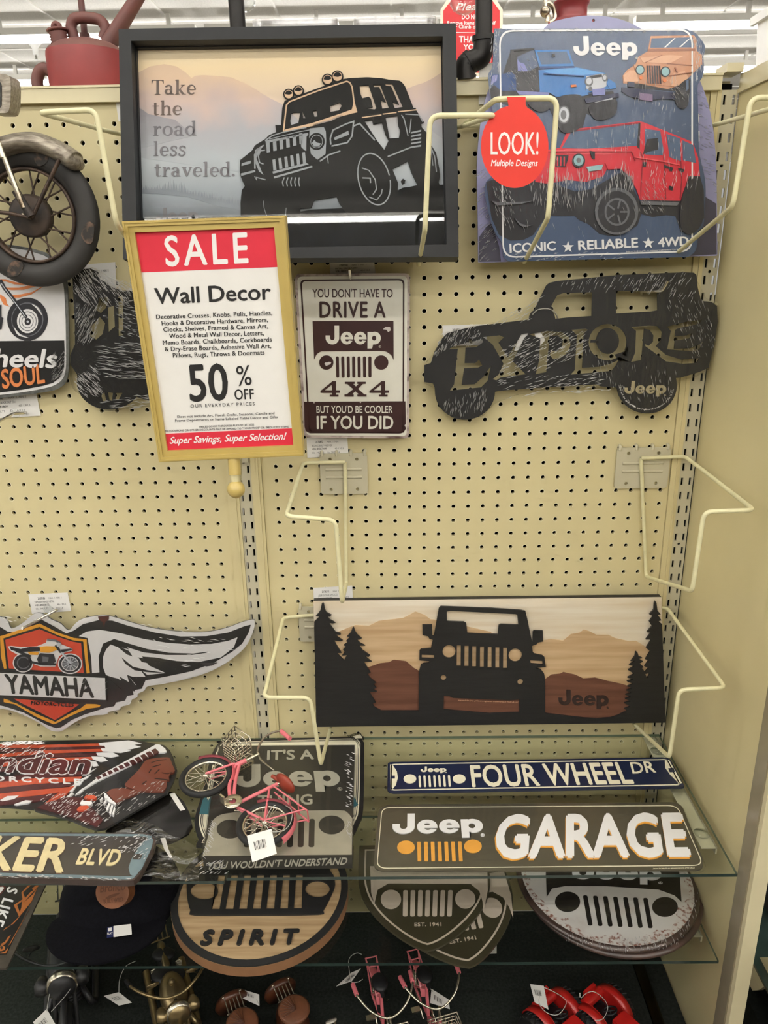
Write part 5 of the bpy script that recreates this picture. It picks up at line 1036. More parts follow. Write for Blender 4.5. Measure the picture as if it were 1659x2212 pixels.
TN('Please', '1350 62 1530 55 1365 18'); TN('DO NOT', '1386 110 1500 110 1386 84', .025); TN('Remove Items from Shelf', '1302 142 1580 142 1302 122', .025); TN('or Climb on Shelf', '1330 164 1548 164 1330 145', .025); TN('THANK', '1370 245 1512 245 1370 209', .03); TN('YOU', '1395 288 1485 288 1395 256', .03); tx.build('lettering', r)
# red lantern
yl = .14; cl_ = WY(*c('G3', '480 110')[0], yl); mp2 = (WY(*c('G3', '580 110')[0], yl).x-cl_.x)/100
lzz = lambda y: WY(*c('G3', '480 %f' % y)[0], yl).z
lan = mat('lantern_red', (128, 42, 46), .4, 0, .08, 20)
r = root('lantern', 'dark red metal lantern with silver wire bail behind the top of the vehicle tin sign', 'lantern', V3((cl_.x, yl, 1.775)))
mb = MB(); T_ = Matrix.Translation((cl_.x, yl, 0)); mb.lathe(T_, [(0, 1.775), (.05, 1.775), (.05, 1.80), (.042, 1.81), (.036, lzz(130))], lan, 32); mb.lathe(T_, [(.030, lzz(130)), (92*mp2, lzz(100)), (95*mp2, lzz(40)), (104*mp2, lzz(30)), (106*mp2, lzz(12)), (98*mp2, lzz(8)), (90*mp2, lzz(30))], lan, 32); mb.build('body', r)
mb = MB(); mb.lathe(T_, [(70*mp2, lzz(40)), (80*mp2, lzz(-20)), (84*mp2, lzz(-80)), (60*mp2, lzz(-140)), (0, lzz(-150))], mat('lantern_dark', (44, 36, 34), .4, .5), 24); mb.build('chimney', r)
mb = MB(); mb.tube([WY(*p, yl-.02) for p in sm(c('G3', '330 25 345 18 372 40 385 90 380 120 352 138'), 4, False)], .0035, chr_m, 8); mb.tube([WY(*p, yl-.02) for p in c('G3', '330 -10 322 60 342 100 338 130')], .0042, chr_m, 8); mb.ball(WY(*c('G3', '325 70')[0], yl-.02), .008, chr_m, 10); mb.build('bail', r)
# clear bins and globes
cbin = clear('bin_plastic', (.95, .95, .96), .10, .2)
def bin_(x0, x1, y0, y1, z0, z1, label):
    r = root('plastic_bin', label, 'bin', V3(((x0+x1)/2, (y0+y1)/2, z0)), 'clear plastic bins')
    mb = MB(); pl = PL((0, 0, 0), (1, 0, 0), (0, 1, 0)); o = rnd([(x0, y0), (x1, y0), (x1, y1), (x0, y1)], .012, 4)
    mb.loc(pl, [o, inset(o, .002)], z0, z1, cbin); mb.loc(pl, [o], z0, z0+.002, cbin); mb.build('tub', r)
    mb = MB(); q = inset(o, -.004); mb.loc(pl, [q], z1, z1+.003, cbin); mb.loc(pl, [q, inset(q, .004)], z1-.006, z1, cbin)
    for k in range(3): xx = x0+(x1-x0)*(k+1)/4; mb.box((xx-.002, y0, z1+.003), (xx+.002, y1, z1+.0045), cbin)
    mb.build('lid', r)
yb = .22
a, b = WY(548, 40, yb), WY(724, 38, yb); bin_(a.x, b.x, yb, yb+.14, 1.775, a.z-.004, 'flat clear plastic bin behind the picture frame top, left of two')
a, b = WY(768, 36, yb), WY(938, 34, yb); bin_(a.x, b.x, yb, yb+.14, 1.775, a.z-.004, 'flat clear plastic bin behind the picture frame top, right of two')
r = root('plastic_crate', 'frosted clear plastic crate on top of the side panel, top right corner', 'bin', V3((.58, -.2, 1.778)))
frost = mat('frosted_plastic', (240, 240, 242), .3, 0, .03, 30, spec=.6)
pcx = PL((.474, -.10, 1.7785), (0, -1, 0), (0, 0, 1)); mb = MB()
q = [(-.08, 0), (.30, 0), (.31, .068), (-.095, .068)]; mb.loc(pcx, [rnd(q, .006), rnd([(.0, .035), (.05, .035), (.05, .055), (.01, .055)], .008)], -.002, 0, frost); mb.loc(pcx, [[(-.105, .060), (.32, .060), (.32, .071), (-.105, .071)]], 0, .006, frost)
mb.box((.476, -.02, 1.7785), (.72, -.018, 1.846), frost); mb.box((.476, -.40, 1.7785), (.72, -.398, 1.846), frost); mb.box((.718, -.398, 1.7785), (.72, -.02, 1.846), frost); mb.box((.476, -.398, 1.7785), (.718, -.02, 1.7805), frost); mb.build('tub', r)
for (px, py, rr, lb) in ((528, -3, .018, 'clear glass globe above the left end of the picture frame'), (1003, -6, .024, 'clear glass globe in front of the red notice sign')):
    p = WY(px, py, .10); r = root('glass_globe', lb, 'globe', p, 'clear glass globes')
    gm_ = clear('globe_glass', (.97, .98, .98), .02, .01); mb = MB(); mb.ball(p, rr, gm_, 20); mb.ball(p, rr*.93, gm_, 20); mb.build('globe', r)
    mb = MB(); mb.tube([p+V3((0, 0, rr*.9)), p+V3((0, 0, rr+.03))], .012, pipe, 14); mb.build('neck', r)
p = WY(45, 188, .10); r = root('plastic_bag', 'clear crumpled plastic bag on the top rail left of the oil can', 'bag', V3((p.x, .1, 1.775)))
mb = MB(); ptb = upright(45, 188, -.10); mb.loc(ptb, [ptb.LL(c('E4', '100 205 140 225 240 270 330 305 420 345 420 370 90 370'))], -.03, 0, clear('bag_film', (.95, .96, .98), .12, .12)); mb.build('film', r)
# ================================================================== upper glass shelf
def circ3(pl, pts, h=0.):
    (ax, ay), (bx, by), (cx_, cy_) = [pl.L(p, h) for p in pts]
    d = 2*(ax*(by-cy_)+bx*(cy_-ay)+cx_*(ay-by)); a2, b2, c2 = ax*ax+ay*ay, bx*bx+by*by, cx_*cx_+cy_*cy_
    ux = (a2*(by-cy_)+b2*(cy_-ay)+c2*(ay-by))/d; uy = (a2*(cx_-bx)+b2*(ax-cx_)+c2*(bx-ax))/d
    return ux, uy, math.hypot(ax-ux, ay-uy)
nvy = mat('street_navy', (24, 34, 64), .3, var=.05, coat=.3); olive = mat('sign_dark_olive', (74, 70, 58), .35, var=.04, coat=.25); cream_ink = mat('cream_ink', (236, 230, 206), .4, var=.02); gold_ink = mat('amber_ink', (224, 160, 66), .4, var=.03)
def street(z, dx, label, top):
    pl = flat(*c('D6', '700 140')[0], z); 
    r = root('street_sign', label, 'sign', pl.M() if not top else pl.M(), 'navy street signs on the glass shelf')
    o = [(a+dx, b-dx*.6) for a, b in flat(*c('D6', '700 140')[0], ZS1+.0125).LL(c('D6', '112 90 1255 70 1316 188 110 210'))]
    mb = MB(); mb.loc(pl, [rnd(o, .006, 4)], -.0028, 0, nvy); mb.build('panel', r)
    if not top: return r
    mb = MB(); q = inset(o, .004); mb.loc(pl, [rnd(q, .007, 5), rnd(inset(q, .0022), .006, 5)], 0, .0006, cream_ink)
    mb.p(pl, c('D6', '118 96 130 100 146 125 150 150 142 180 124 202 120 196'), cream_ink, 0, .0006); mb.p(pl, c('D6', '1238 82 1256 78 1308 172 1298 176 1262 140 1240 110'), cream_ink, 0, .0006)
    mb.p(pl, rnd(c('D6', '122 142 138 142 138 154 122 154'), .6), nvy, .0004, .001); mb.p(pl, rnd(c('D6', '1252 112 1274 111 1280 127 1258 128'), .6), nvy, .0004, .001); mb.build('border', r)
    tx = MB(); tx.t(pl, 'FOUR WHEEL', *c('D6', '455 186 1112 172 445 102'), cream_ink, 0, .0009, .025, 1.02); tx.t(pl, 'DR', *c('D6', '1108 133 1203 128 1096 88'), cream_ink, 0, .0009, .012)
    logo(tx, pl, *c('D6', '243 126 348 126 243 105'), cream_ink, 0, .0009); tx.build('lettering', r)
    g = MB()
    for x in (199, 400): g.p(pl, c('D6', ' '.join('%f %f' % t for t in ell(x, 155, 26, 18))), cream_ink, 0, .0009)
    slots(g, pl, *[c('D6', s)[0] for s in ('238 142', '241 188', '358 140', '362 186')], 7, 9/1.8874, cream_ink, 0, .0009); g.build('grille_emblem', r); return r
street(ZS1+.0034, -.004, 'navy street sign, bottom of the stack under the FOUR WHEEL DR sign', False)
street(ZS1+.0072, .003, 'navy street sign, middle of the stack under the FOUR WHEEL DR sign', False)
R_ = street(ZS1+.0125, 0, 'navy street sign lettered FOUR WHEEL DR in cream, on top of its stack', True)
# GARAGE
def garage(z, off, label, top):
    pl = flat(*c('D6', '750 400')[0], z); r = root('garage_sign', label, 'sign', pl.M(), 'garage tin signs')
    o = [(a+off[0], b+off[1]) for a, b in flat(*c('D6', '750 400')[0], ZS1+.0085).LL(c('D6', '72 266 1300 256 1405 528 48 530'))]
    mb = MB(); mb.loc(pl, [rnd(o, .018, 6)], -.0025, 0, olive); mb.build('panel', r)
    if not top: return r
    mb = MB(); q = pl.LL(c('D6', '84 272 1290 264 1398 510 62 522')); mb.loc(pl, [rnd(q, .016, 6), rnd(inset(q, .0013), .015, 6)], 0, .0005, cream_ink); mb.build('border', r)
    tx = MB(); tx.t(pl, 'GARAGE', *c('D6', '541 479 1338 472 562 316'), gold_ink, 0, .0012, .045); tx.t(pl, 'GARAGE', *c('D6', '546 472 1338 464 566 308'), wht, .0012, .0024, .045); logo(tx, pl, *c('D6', '127 378 500 372 130 298'), wht, 0, .0016)
    tx.t(pl, 'Jeep and the Jeep grille are registered trademarks of FCA US LLC', *c('D6', '1190 522 1360 519 1190 518'), cream_ink, 0, .0006); tx.build('lettering', r)
    g = MB()
    for x, y in ((183, 434), (456, 430)): g.p(pl, c('D6', ' '.join('%f %f' % t for t in ell(x, y, 36, 27))), gold_ink, 0, .001)
    slots(g, pl, *[c('D6', s)[0] for s in ('236 412', '238 490', '402 411', '407 490')], 7, 15/1.8874, gold_ink, 0, .001, .4); g.build('grille_emblem', r)
    wrap_on(pl, [pxof(pl, p) for p in rnd(inset(o, -.003), .018, 5)], 0, .003, film('shrink_wrap_flat', .0, .08, (9, 14, 9), 1., .5), r); return r
garage(ZS1+.0030, (.004, .004), 'dark olive tin sign underneath the GARAGE sign, only its rim showing', False)
garage(ZS1+.0085, (0, 0), 'dark olive tin sign lettered GARAGE in white, front right of the upper glass shelf', True)
# rounded sign under the gift pack
teal = mat('teal_ink', (58, 110, 122), .5, var=.04)
pl = flat(*c('D5', '800 600')[0], ZS1+.005)
r = root('tin_sign', 'black-rimmed white tin sign with teal trees, under the silver pack', 'sign', pl.M())
o = c('D5', '330 190 370 158 420 148 1440 116 1490 122 1528 160 1532 220 1526 690 1490 820 1430 930 1300 1020 260 1020 190 950 155 850 158 760 220 560 280 300')
mb = MB(); mb.p(pl, sm(o, 3), mat('rim_black', (30, 30, 32), .35, coat=.2), -.0045, 0); L = pl.LL(sm(o, 3)); mb.loc(pl, [inset(L, .007)], 0, .0004, cream_ink); mb.build('panel', r)
mb = MB(); q = inset(L, .0095); mb.loc(pl, [q, inset(q, .0012)], .0004, .0008, blk); q = inset(L, .0125); mb.loc(pl, [q, inset(q, .0008)], .0004, .0008, blk)
mb.p(pl, c('D5', '215 640 240 600 262 640 285 600 310 640 330 590 345 600 330 720 290 750 190 748'), teal, .0004, .001); mb.p(pl, c('D5', '1440 640 1455 610 1470 650 1485 670 1440 700'), teal, .0004, .001); mb.build('print', r)
# silver and black gift pack
y_f = (WZ(*c('D5', '187 1236')[0], ZS1+.0005).y+WZ(*c('D5', '1424 1196')[0], ZS1+.0005).y)/2
zt = (WY(*c('D5', '212 1106')[0], y_f).z+WY(*c('D5', '1432 1064')[0], y_f).z)/2
pl = flat(*c('D5', '800 600')[0], zt); foil = mat('brushed_silver', (176, 172, 156), .38, .35, .05, 30); pkb = mat('pack_dark', (50, 48, 43), .35, 0, .04, 10)
r = root('metal_sign', 'silver and black metal sign pack YOU WOULDN\'T UNDERSTAND, under the pink bicycle', 'sign', pl.M())
o = pl.LL(c('D5', '352 192 1455 186 1434 1064 212 1106')); o = [o[0], o[1], (o[2][0], y_f-pl.o.y), (o[3][0], y_f-pl.o.y)]
mb = MB(); mb.loc(pl, [o], -(zt-ZS1)+.0052, 0, pkb); mb.build('panel', r)
fr = PL((pl.W(*o[3]).x, y_f-.0002, ZS1+.0052), (1, 0, 0), (0, 0, 1)); silv = mat('silver_letter', (190, 188, 174), .35, .3, .03)
g = MB(); gp = sm(c('D5', '300 800 340 765 400 745 480 735'), 3, False)+sm(c('D5', '1000 722 1330 718 1395 735 1438 785'), 3, False)
P4 = pl.LL(gp, .0006)+[(o[2][0], o[2][1]), (o[3][0], o[3][1])]
hs = [pl.LL(c('D5', ' '.join('%f %f' % t for t in ell(*e))), .0006) for e in ((1268, 836, 106, 78), (440, 870, 108, 78))]+[pl.LL(rnd(c('D5', '%f 786 %f 786 %f 1018 %f 1018' % (x, x+46, x+42-k*3, x-6-k*3)), 5), .0006) for k, x in enumerate((1085, 1000, 915, 830, 745, 660, 575))]
g.loc(pl, [P4]+hs, 0, .0006, foil); g.build('grille_panel', r)
tx = MB(); tx.t(pl, "IT'S A", *c('D5', '745 305 1120 297 748 232'), silv, 0, .0009, .03); logo(tx, pl, *c('D5', '475 525 1345 516 482 344'), silv, 0, .0009); tx.t(pl, 'THING', *c('D5', '665 675 1110 665 670 598'), silv, 0, .0009, .03)
tx.t(fr, "YOU WOULDN'T UNDERSTAND", *c('D5', '248 1200 1385 1160 262 1146'), silv, 0, .0009, .02); tx.build('lettering', r)
wrap_on(pl, [pxof(pl, p) for p in inset(o, -.002)], -.012, .003, film('shrink_wrap_pack', .0, .07, (6, 10, 6), 1., .5), r)
folds(r, pl, .0032, [('200 1110 300 800 330 830 260 1090', 40, 40, 10, 1.2), ('1390 250 1450 250 1435 700 1380 700', 20, 40, 9, 1.2), ('1380 820 1435 800 1430 950 1390 950', 70, 22, 9, 1.2)], key='D5')
folds(r, fr, .001, [('190 1140 420 1130 420 1230 190 1236', 150, 40, 9, 1.2)], name='edge_folds', key='D5')
# feathered head sign
pl = flat(*c('D4', '700 450')[0], ZS1+.016)
fo, fm, fl = mat('feather_orange', (198, 84, 56), .4, 0, .08, 60, coat=.2), mat('feather_maroon', (84, 38, 40), .4, 0, .1, 50, coat=.2), mat('skin_brown', (122, 66, 52), .4, var=.05, coat=.2)
r = root('head_shaped_sign', 'die-cut sign of a red-feathered headdress profile, MOTORCYCLE lettering, on the upper glass shelf', 'sign', pl.M())
hd = c('D4', '-300 220 0 186 350 165 700 150 1000 145 1150 152 1260 172 1400 196 1450 240 1478 300 1500 378 1512 412 1500 455 1480 505 1450 562 1430 602 1400 618 1150 762 900 905 830 916 720 882 620 838 480 795 300 752 290 738 60 718 -300 700')
mb = MB(); mb.p(pl, hd, blk, -.004, 0); mb.build('panel', r)
FE = []
for i, (y0, y1, x1) in enumerate(((190, 185, 880), (230, 208, 930), (270, 232, 900), (310, 268, 860), (350, 300, 820), (395, 335, 800))):
    FE.append((fo if i % 2 == 0 else fm, '-300 %f 0 %f 400 %f %f %f %f %f 400 %f 0 %f -300 %f' % (y0+14, y0, y1+8, x1, y1-6, x1, y1+14, y1+34, y0+28, y0+46)))
    FE.append((wht, '%f %f %f %f %f %f %f %f %f %f' % (x1-40, y1-8, x1+220-i*40, y1-30+i*6, x1+330-i*58, y1-6+i*8, x1+220-i*45, y1+18+i*5, x1-30, y1+14)))
for i, (y0, x1, y1) in enumerate(((430, 800, 450), (470, 760, 500), (520, 700, 545), (570, 640, 590), (620, 560, 640))):
    FE.append((fo if i % 2 else fm, '-300 %f 0 %f 300 %f %f %f %f %f 300 %f 0 %f' % (y0+90, y0+40, y0+8, x1-60, y1-36, x1-90, y1, y0+56, y0+86)))
    FE.append((wht, '%f %f %f %f %f %f' % (x1-100, y1+2, x1+20, y1-58, x1-20, y1-30+i*10)))
art(pl, 'D4', FE+[(fm, '320 725 500 640 700 640 880 830 830 890 620 810'), (fo, '380 690 560 560 640 540 560 620 480 665'), (wht, '0 665 60 630 160 625 120 655 20 675'), (wht, '120 700 220 665 280 670 240 690 140 705'), (wht, '640 620 720 545 730 560 690 600'), (wht, '560 640 610 600 630 605 590 640'),
  (wht, '650 612 800 480 1330 190 1360 188 1410 225 1422 250 1400 258 1330 262 830 505 700 580'), (blk, '690 570 810 470 822 480 720 555')] + [(fm, '%f %f %f %f %f %f %f %f' % (820+i*47, 468-i*22.5-i*.4, 850+i*47+i*.6, 455-i*23.2, 868+i*49, 476-i*22.2, 836+i*48, 490-i*21.6)) for i in range(11)] + 
 [(fl, '1240 330 1300 310 1420 300 1450 312 1470 360 1492 412 1470 432 1452 440 1440 470 1446 490 1420 500 1426 520 1410 570 1370 590 1240 585 1170 580 1070 540 1090 500 1180 410', 's'), (fl, '910 600 950 570 1060 560 1110 575 1210 585 1140 620 1060 650 1010 690 980 680'), (blk, '1290 345 1350 325 1420 318', 'l6'), (blk, '1380 430 1430 440 1470 425', 'l5'), (blk, '1320 480 1430 490', 'l6'), (blk, '1290 400 1270 430', 'l6'), (blk, '1360 400 1320 440', 'l6'), (blk, '1250 500 1210 530', 'l6'), (blk, '1370 360 1300 380', 'l5'),
  (wht, '886 602 905 610 950 660 990 690 984 704 930 680 890 640'), (wht, '850 660 870 640 880 644 860 672'), (wht, '880 690 900 660 912 668 890 700'), (wht, '905 740 925 690 940 696 918 755'), (wht, '930 770 950 705 966 712 945 785'), (wht, '955 785 975 720 985 735 970 790'), (fo, '715 640 740 620 800 620 825 638 810 655 740 652'), (wht, '680 690 700 670 780 675 790 690 760 710 690 700'), (fo, '655 745 680 715 740 710 762 720 740 745 680 755')], name='headdress_print', rt=r, h0=.0004)
tx = MB(); tx.t(pl, 'Indian', *c('D4', '-150 425 745 440 -60 252'), wht, .001, .0022, .06); tx.t(pl, 'Indian', *c('D4', '-146 422 741 437 -56 256'), fm, .0022, .003, .028); tx.t(pl, 'MOTORCYCLE', *c('D4', '-430 480 690 527 -425 440'), wht, .001, .0026, .035, 1.45); tx.build('lettering', r)
wrap_on(pl, hd, 0, .004, film('shrink_wrap_soft', .01, .1, (30, 12, 30), 1., .5), r)
folds(r, pl, .0042, [('0 190 400 170 350 300 100 420 0 400', 150, 60, 11, 1.2), ('300 620 900 600 980 800 840 900 500 790', 145, 150, 10, 1.2), ('1000 560 1440 500 1400 610 1000 820', 140, 50, 10, 1.1), ('-20 170 360 160 370 185 0 200', 170, 80, 10, 1.6)], key='D4')
# black sheet and film behind
pl = flat(*c('D4', '1400 800')[0], ZS1+.004)
r = root('metal_sign', 'plain black sign in loose film, between the headdress sign and the silver pack', 'sign', pl.M())
mb = MB(); mb.p(pl, c('D4', '1150 700 1440 590 1500 610 1570 680 1620 780 1642 890 1610 950 1500 1010 1420 1040 1200 1010 900 930'), mat('gloss_black', (26, 24, 22), .12, 0, .05, coat=.5), -.003, 0); mb.build('panel', r)
mb = MB(); mb.p(pl, c('D4', '1445 612 1490 602 1580 745 1540 756'), paper, 0, .0004); mb.p(pl, c('D4', '1368 990 1410 985 1440 1090 1470 1150 1450 1160 1400 1080'), paper, 0, .0004); mb.build('tape', r)
bag = film('crumpled_film', .06, .12, (14, 26, 14), 1., 1.6, (.9, .9, .9), .02); mb = MB(); N = 14
quad = c('D4', '980 760 1320 850 1690 1090 1700 1370 900 1350 880 1180'); Lq = pl.LL([quad[0], quad[2], quad[3], quad[4]])
V, F = [], []
for j in range(N+1):
    for i in range(N+1):
        u, v = i/N, j/N; a = [(Lq[0][k]*(1-u)+Lq[1][k]*u)*(1-v)+(Lq[3][k]*(1-u)+Lq[2][k]*u)*v for k in (0, 1)]
        V.append(pl.W(a[0], a[1], .002+.006*abs(math.sin(u*9+v*4)+.6*math.sin(v*11-u*5))*(.3+.7*math.sin(math.pi*u))))
for j in range(N):
    for i in range(N): F.append((j*(N+1)+i, j*(N+1)+i+1, (j+1)*(N+1)+i+1, (j+1)*(N+1)+i))
mb.add(V, F, bag, True); mb.build('loose_film', r)
# ...KER BLVD sign
pl = flat(*c('D4', '600 1150')[0], ZS1+.020); slate = mat('slate_blue_rim', (116, 138, 148), .4, 0, .08, 40, coat=.2); dkb = mat('worn_dark_brown', (66, 62, 62), .4, 0, .1, 25, coat=.3); yl_ = mat('aged_yellow', (232, 216, 168), .5, 0, .06, 60)
r = root('street_sign', 'worn dark street sign ending in KER BLVD, front left of the upper glass shelf', 'sign', pl.M())
o = c('D4', '-300 925 0 938 1230 945 1290 958 1328 1000 1312 1070 1250 1190 1190 1300 1140 1350 1080 1356 0 1326 -300 1310')
mb = MB(); mb.p(pl, o, mat('rim_brown', (70, 56, 52), .6, 0, .1, 50), -.010, 0); L = pl.LL(o); mb.loc(pl, [inset(L, .003)], 0, .0005, slate); mb.loc(pl, [inset(L, .0085)], .0005, .0009, dkb); mb.p(pl, c('D4', '1290 965 1250 1000 1180 1070 1120 1170 1096 1240 1110 1300 1150 1315 1210 1250 1290 1080 1305 1010'), slate, .0009, .0013); mb.p(pl, rnd(c('D4', '1150 1122 1218 1126 1196 1172 1128 1170'), 2), dkb, .0012, .0016); mb.build('panel', r)
tx = MB(); tx.t(pl, 'KER', *c('D4', '-155 1252 530 1282 -30 978'), mat('letter_shade', (96, 66, 60), .6), .0009, .0016, .045); tx.t(pl, 'KER', *c('D4', '-150 1246 530 1274 -28 976'), yl_, .0016, .0026, .035, 1.); tx.t(pl, 'BLVD', *c('D4', '648 1208 1000 1220 705 1078'), yl_, .0009, .0022, .03, 1.05); tx.build('lettering', r)
wrap_on(pl, o, -.008, .0036, film('shrink_wrap_soft', .01, .1, (30, 12, 30), 1., .5), r)
folds(r, pl, .0038, [('950 960 1290 960 1240 1180 1000 1100', 150, 60, 9, 1.1), ('-20 1300 1100 1330 1090 1352 0 1325', 5, 60, 9, 1.2), ('700 960 1000 970 900 1060 600 1050', 160, 20, 12, 1.)], key='D4')
# ================================================================== lower glass shelf
def disc_slab(pl, cx_, cy_, rr, m, h0, h1, side=None, mb=None, n=64, r2=None):
    mb = mb or MB(); lp = [ell(cx_, cy_, rr, n=n)]
    if r2: lp.append(ell(cx_, cy_, r2, n=n))
    mb.loc(pl, lp, h0, h1, m, side); return mb
TH = .019
pl = flat(557, 2000, ZS2+TH+.0015); sp_w = wood('spirit_oak', (200, 172, 134), (168, 140, 102), (4, 60, 60)); mdf = mat('mdf_edge', (146, 106, 74), .7, var=.05); spb = mat('laser_black', (38, 38, 39), .55, var=.05)
r = root('wood_plaque', 'round oak plaque with black grille and the word SPIRIT, on the lower glass shelf', 'plaque', pl.M())
cx_, cy_, R0_ = circ3(pl, c('D7', '806 200 1215 498 1640 150'))
disc_slab(pl, cx_, cy_, R0_, sp_w, -TH, 0, mdf).build('board', r)
disc_slab(pl, cx_, cy_, R0_-.0002, spb, 0, .0025, r2=R0_-.012).build('rim', r)
mb = MB(); hs = [c('D7', ' '.join('%f %f' % t for t in ell(*e))) for e in ((963, 138, 65, 42), (1497, 130, 58, 40))]+[c('D7', '%f %f %f %f %f %f %f %f' % (998+i*64.5, 226-i*.6, 1035+i*64.5, 226-i*.6, 1062+i*61, 62, 1030+i*61, 62)) for i in range(7)]
mb.p(pl, sm(c('D7', '880 110 884 180 898 228 920 252 1200 252 1500 248 1525 228 1562 160 1580 105 1560 50 1480 20 940 24 890 60'), 3), spb, 0, .0030, hs); mb.build('grille', r)
tx = MB(); tx.t(pl, 'SPIRIT', *c('D7', '945 390 1394 384 968 326'), spb, 0, .004, .05, 1.5); tx.t(pl, 'Jeep and the Jeep grille are registered trademarks of FCA US LLC', *c('D7', '1080 472 1285 470 1080 466'), spb, 0, .0003); tx.build('lettering', r)
# shields
shm = mat('shield_olive', (70, 66, 48), .35, 0, .08, 20, coat=.25); bone = mat('bone_ink', (222, 208, 190), .45, var=.03); shr = mat('shield_rust', (82, 52, 36), .7, 0, .2, 60)
def shield(z, M2, label):
    p0_ = flat(*c('D8', '388 200')[0], ZS2+.0105)
    pl = flat(*c('D8', '388 200')[0], z) if M2 is None else M2
    r = root('shield_sign', label, 'sign', pl.M(), 'olive shield signs')
    g = lambda s: p0_.LL(c('D8', s))
    half = sm(g('128 30 130 90 150 150 195 212 260 270 330 315 385 336'), 3, False); x0 = g('387 300')[0][0]
    full = half+[(2*x0-a, b) for a, b in half[::-1][1:]]; topy = g('387 -60')[0][1]
    full = [(full[0][0], topy)]+full+[(full[-1][0], topy)]
    mb = MB(); mb.loc(pl, [full], -.0035, 0, shm); mb.build('panel', r)
    q = inset(full, .0105); mb = MB(); mb.loc(pl, [q, inset(q, .003)], 0, .0006, bone); mb.build('border', r)
    def L(s): return g(s)
    e = MB(); P = lambda loop, m, a=0, b=.0007: e.loc(pl, [loop], a, b, m)
    P(L('172 20 610 20 612 110 596 190 592 150 580 112 548 86 240 84 200 108 188 160 176 120'), bone)
    for x, y in ((250, 144), (528, 142)): P(L(' '.join('%f %f' % t for t in ell(x, y, 38, 36))), bone)
    for i in range(7): P(rnd(L('%f 110 %f 110 %f 207 %f 207' % (296+i*28, 313+i*28, 312+i*27.5, 294+i*27.5)), .003, 3), bone)
    e.build('grille_emblem', r)
    tx = MB(); A, Bq, T = (V3((*L(s)[0], 0)) for s in ('338 244', '438 243', '338 231')); v, f = text_geo('EST. 1941', 0., 1.1); xs_ = [p[0] for p in v]; a, b = min(xs_), max(xs_); ch = cap(0.)
    for k, (dx, dy) in enumerate(((-.02, 0), (.02, 0))): tx.add([pl.W(*(A+(Bq-A)*((x+dx-a)/(b-a))+(T-A)*(y/ch))[:2], .0007+k*1e-6 if z_ > 0 else 0) for x, y, z_ in v], f, bone)
    tx.build('lettering', r)
    wb = MB(); wb.loc(pl, [full], .0012, .0014, film('shrink_wrap_flat', .0, .08, (9, 14, 9), 1., .5)); wb.build('plastic_wrap', r)
    return r
pA = flat(*c('D8', '388 200')[0], ZS2+.0105)
tgt, src = pA.L(c('D8', '545 386')[0], 0), pA.L(c('D8', '386 336')[0], 0)
pB = PL(pA.W(0, 0, -.006), (math.cos(math.radians(11)), math.sin(math.radians(11)), 0), (-math.sin(math.radians(11)), math.cos(math.radians(11)), 0))
w2 = pB.W(*src); t2 = pA.W(*tgt); pB.o = pB.o+V3((t2.x-w2.x, t2.y-w2.y, 0))
shield(0, pB, 'olive shield sign EST. 1941, tilted and lying under the other shield')
shield(ZS2+.0105, None, 'olive shield sign EST. 1941, uppermost of the two shields')
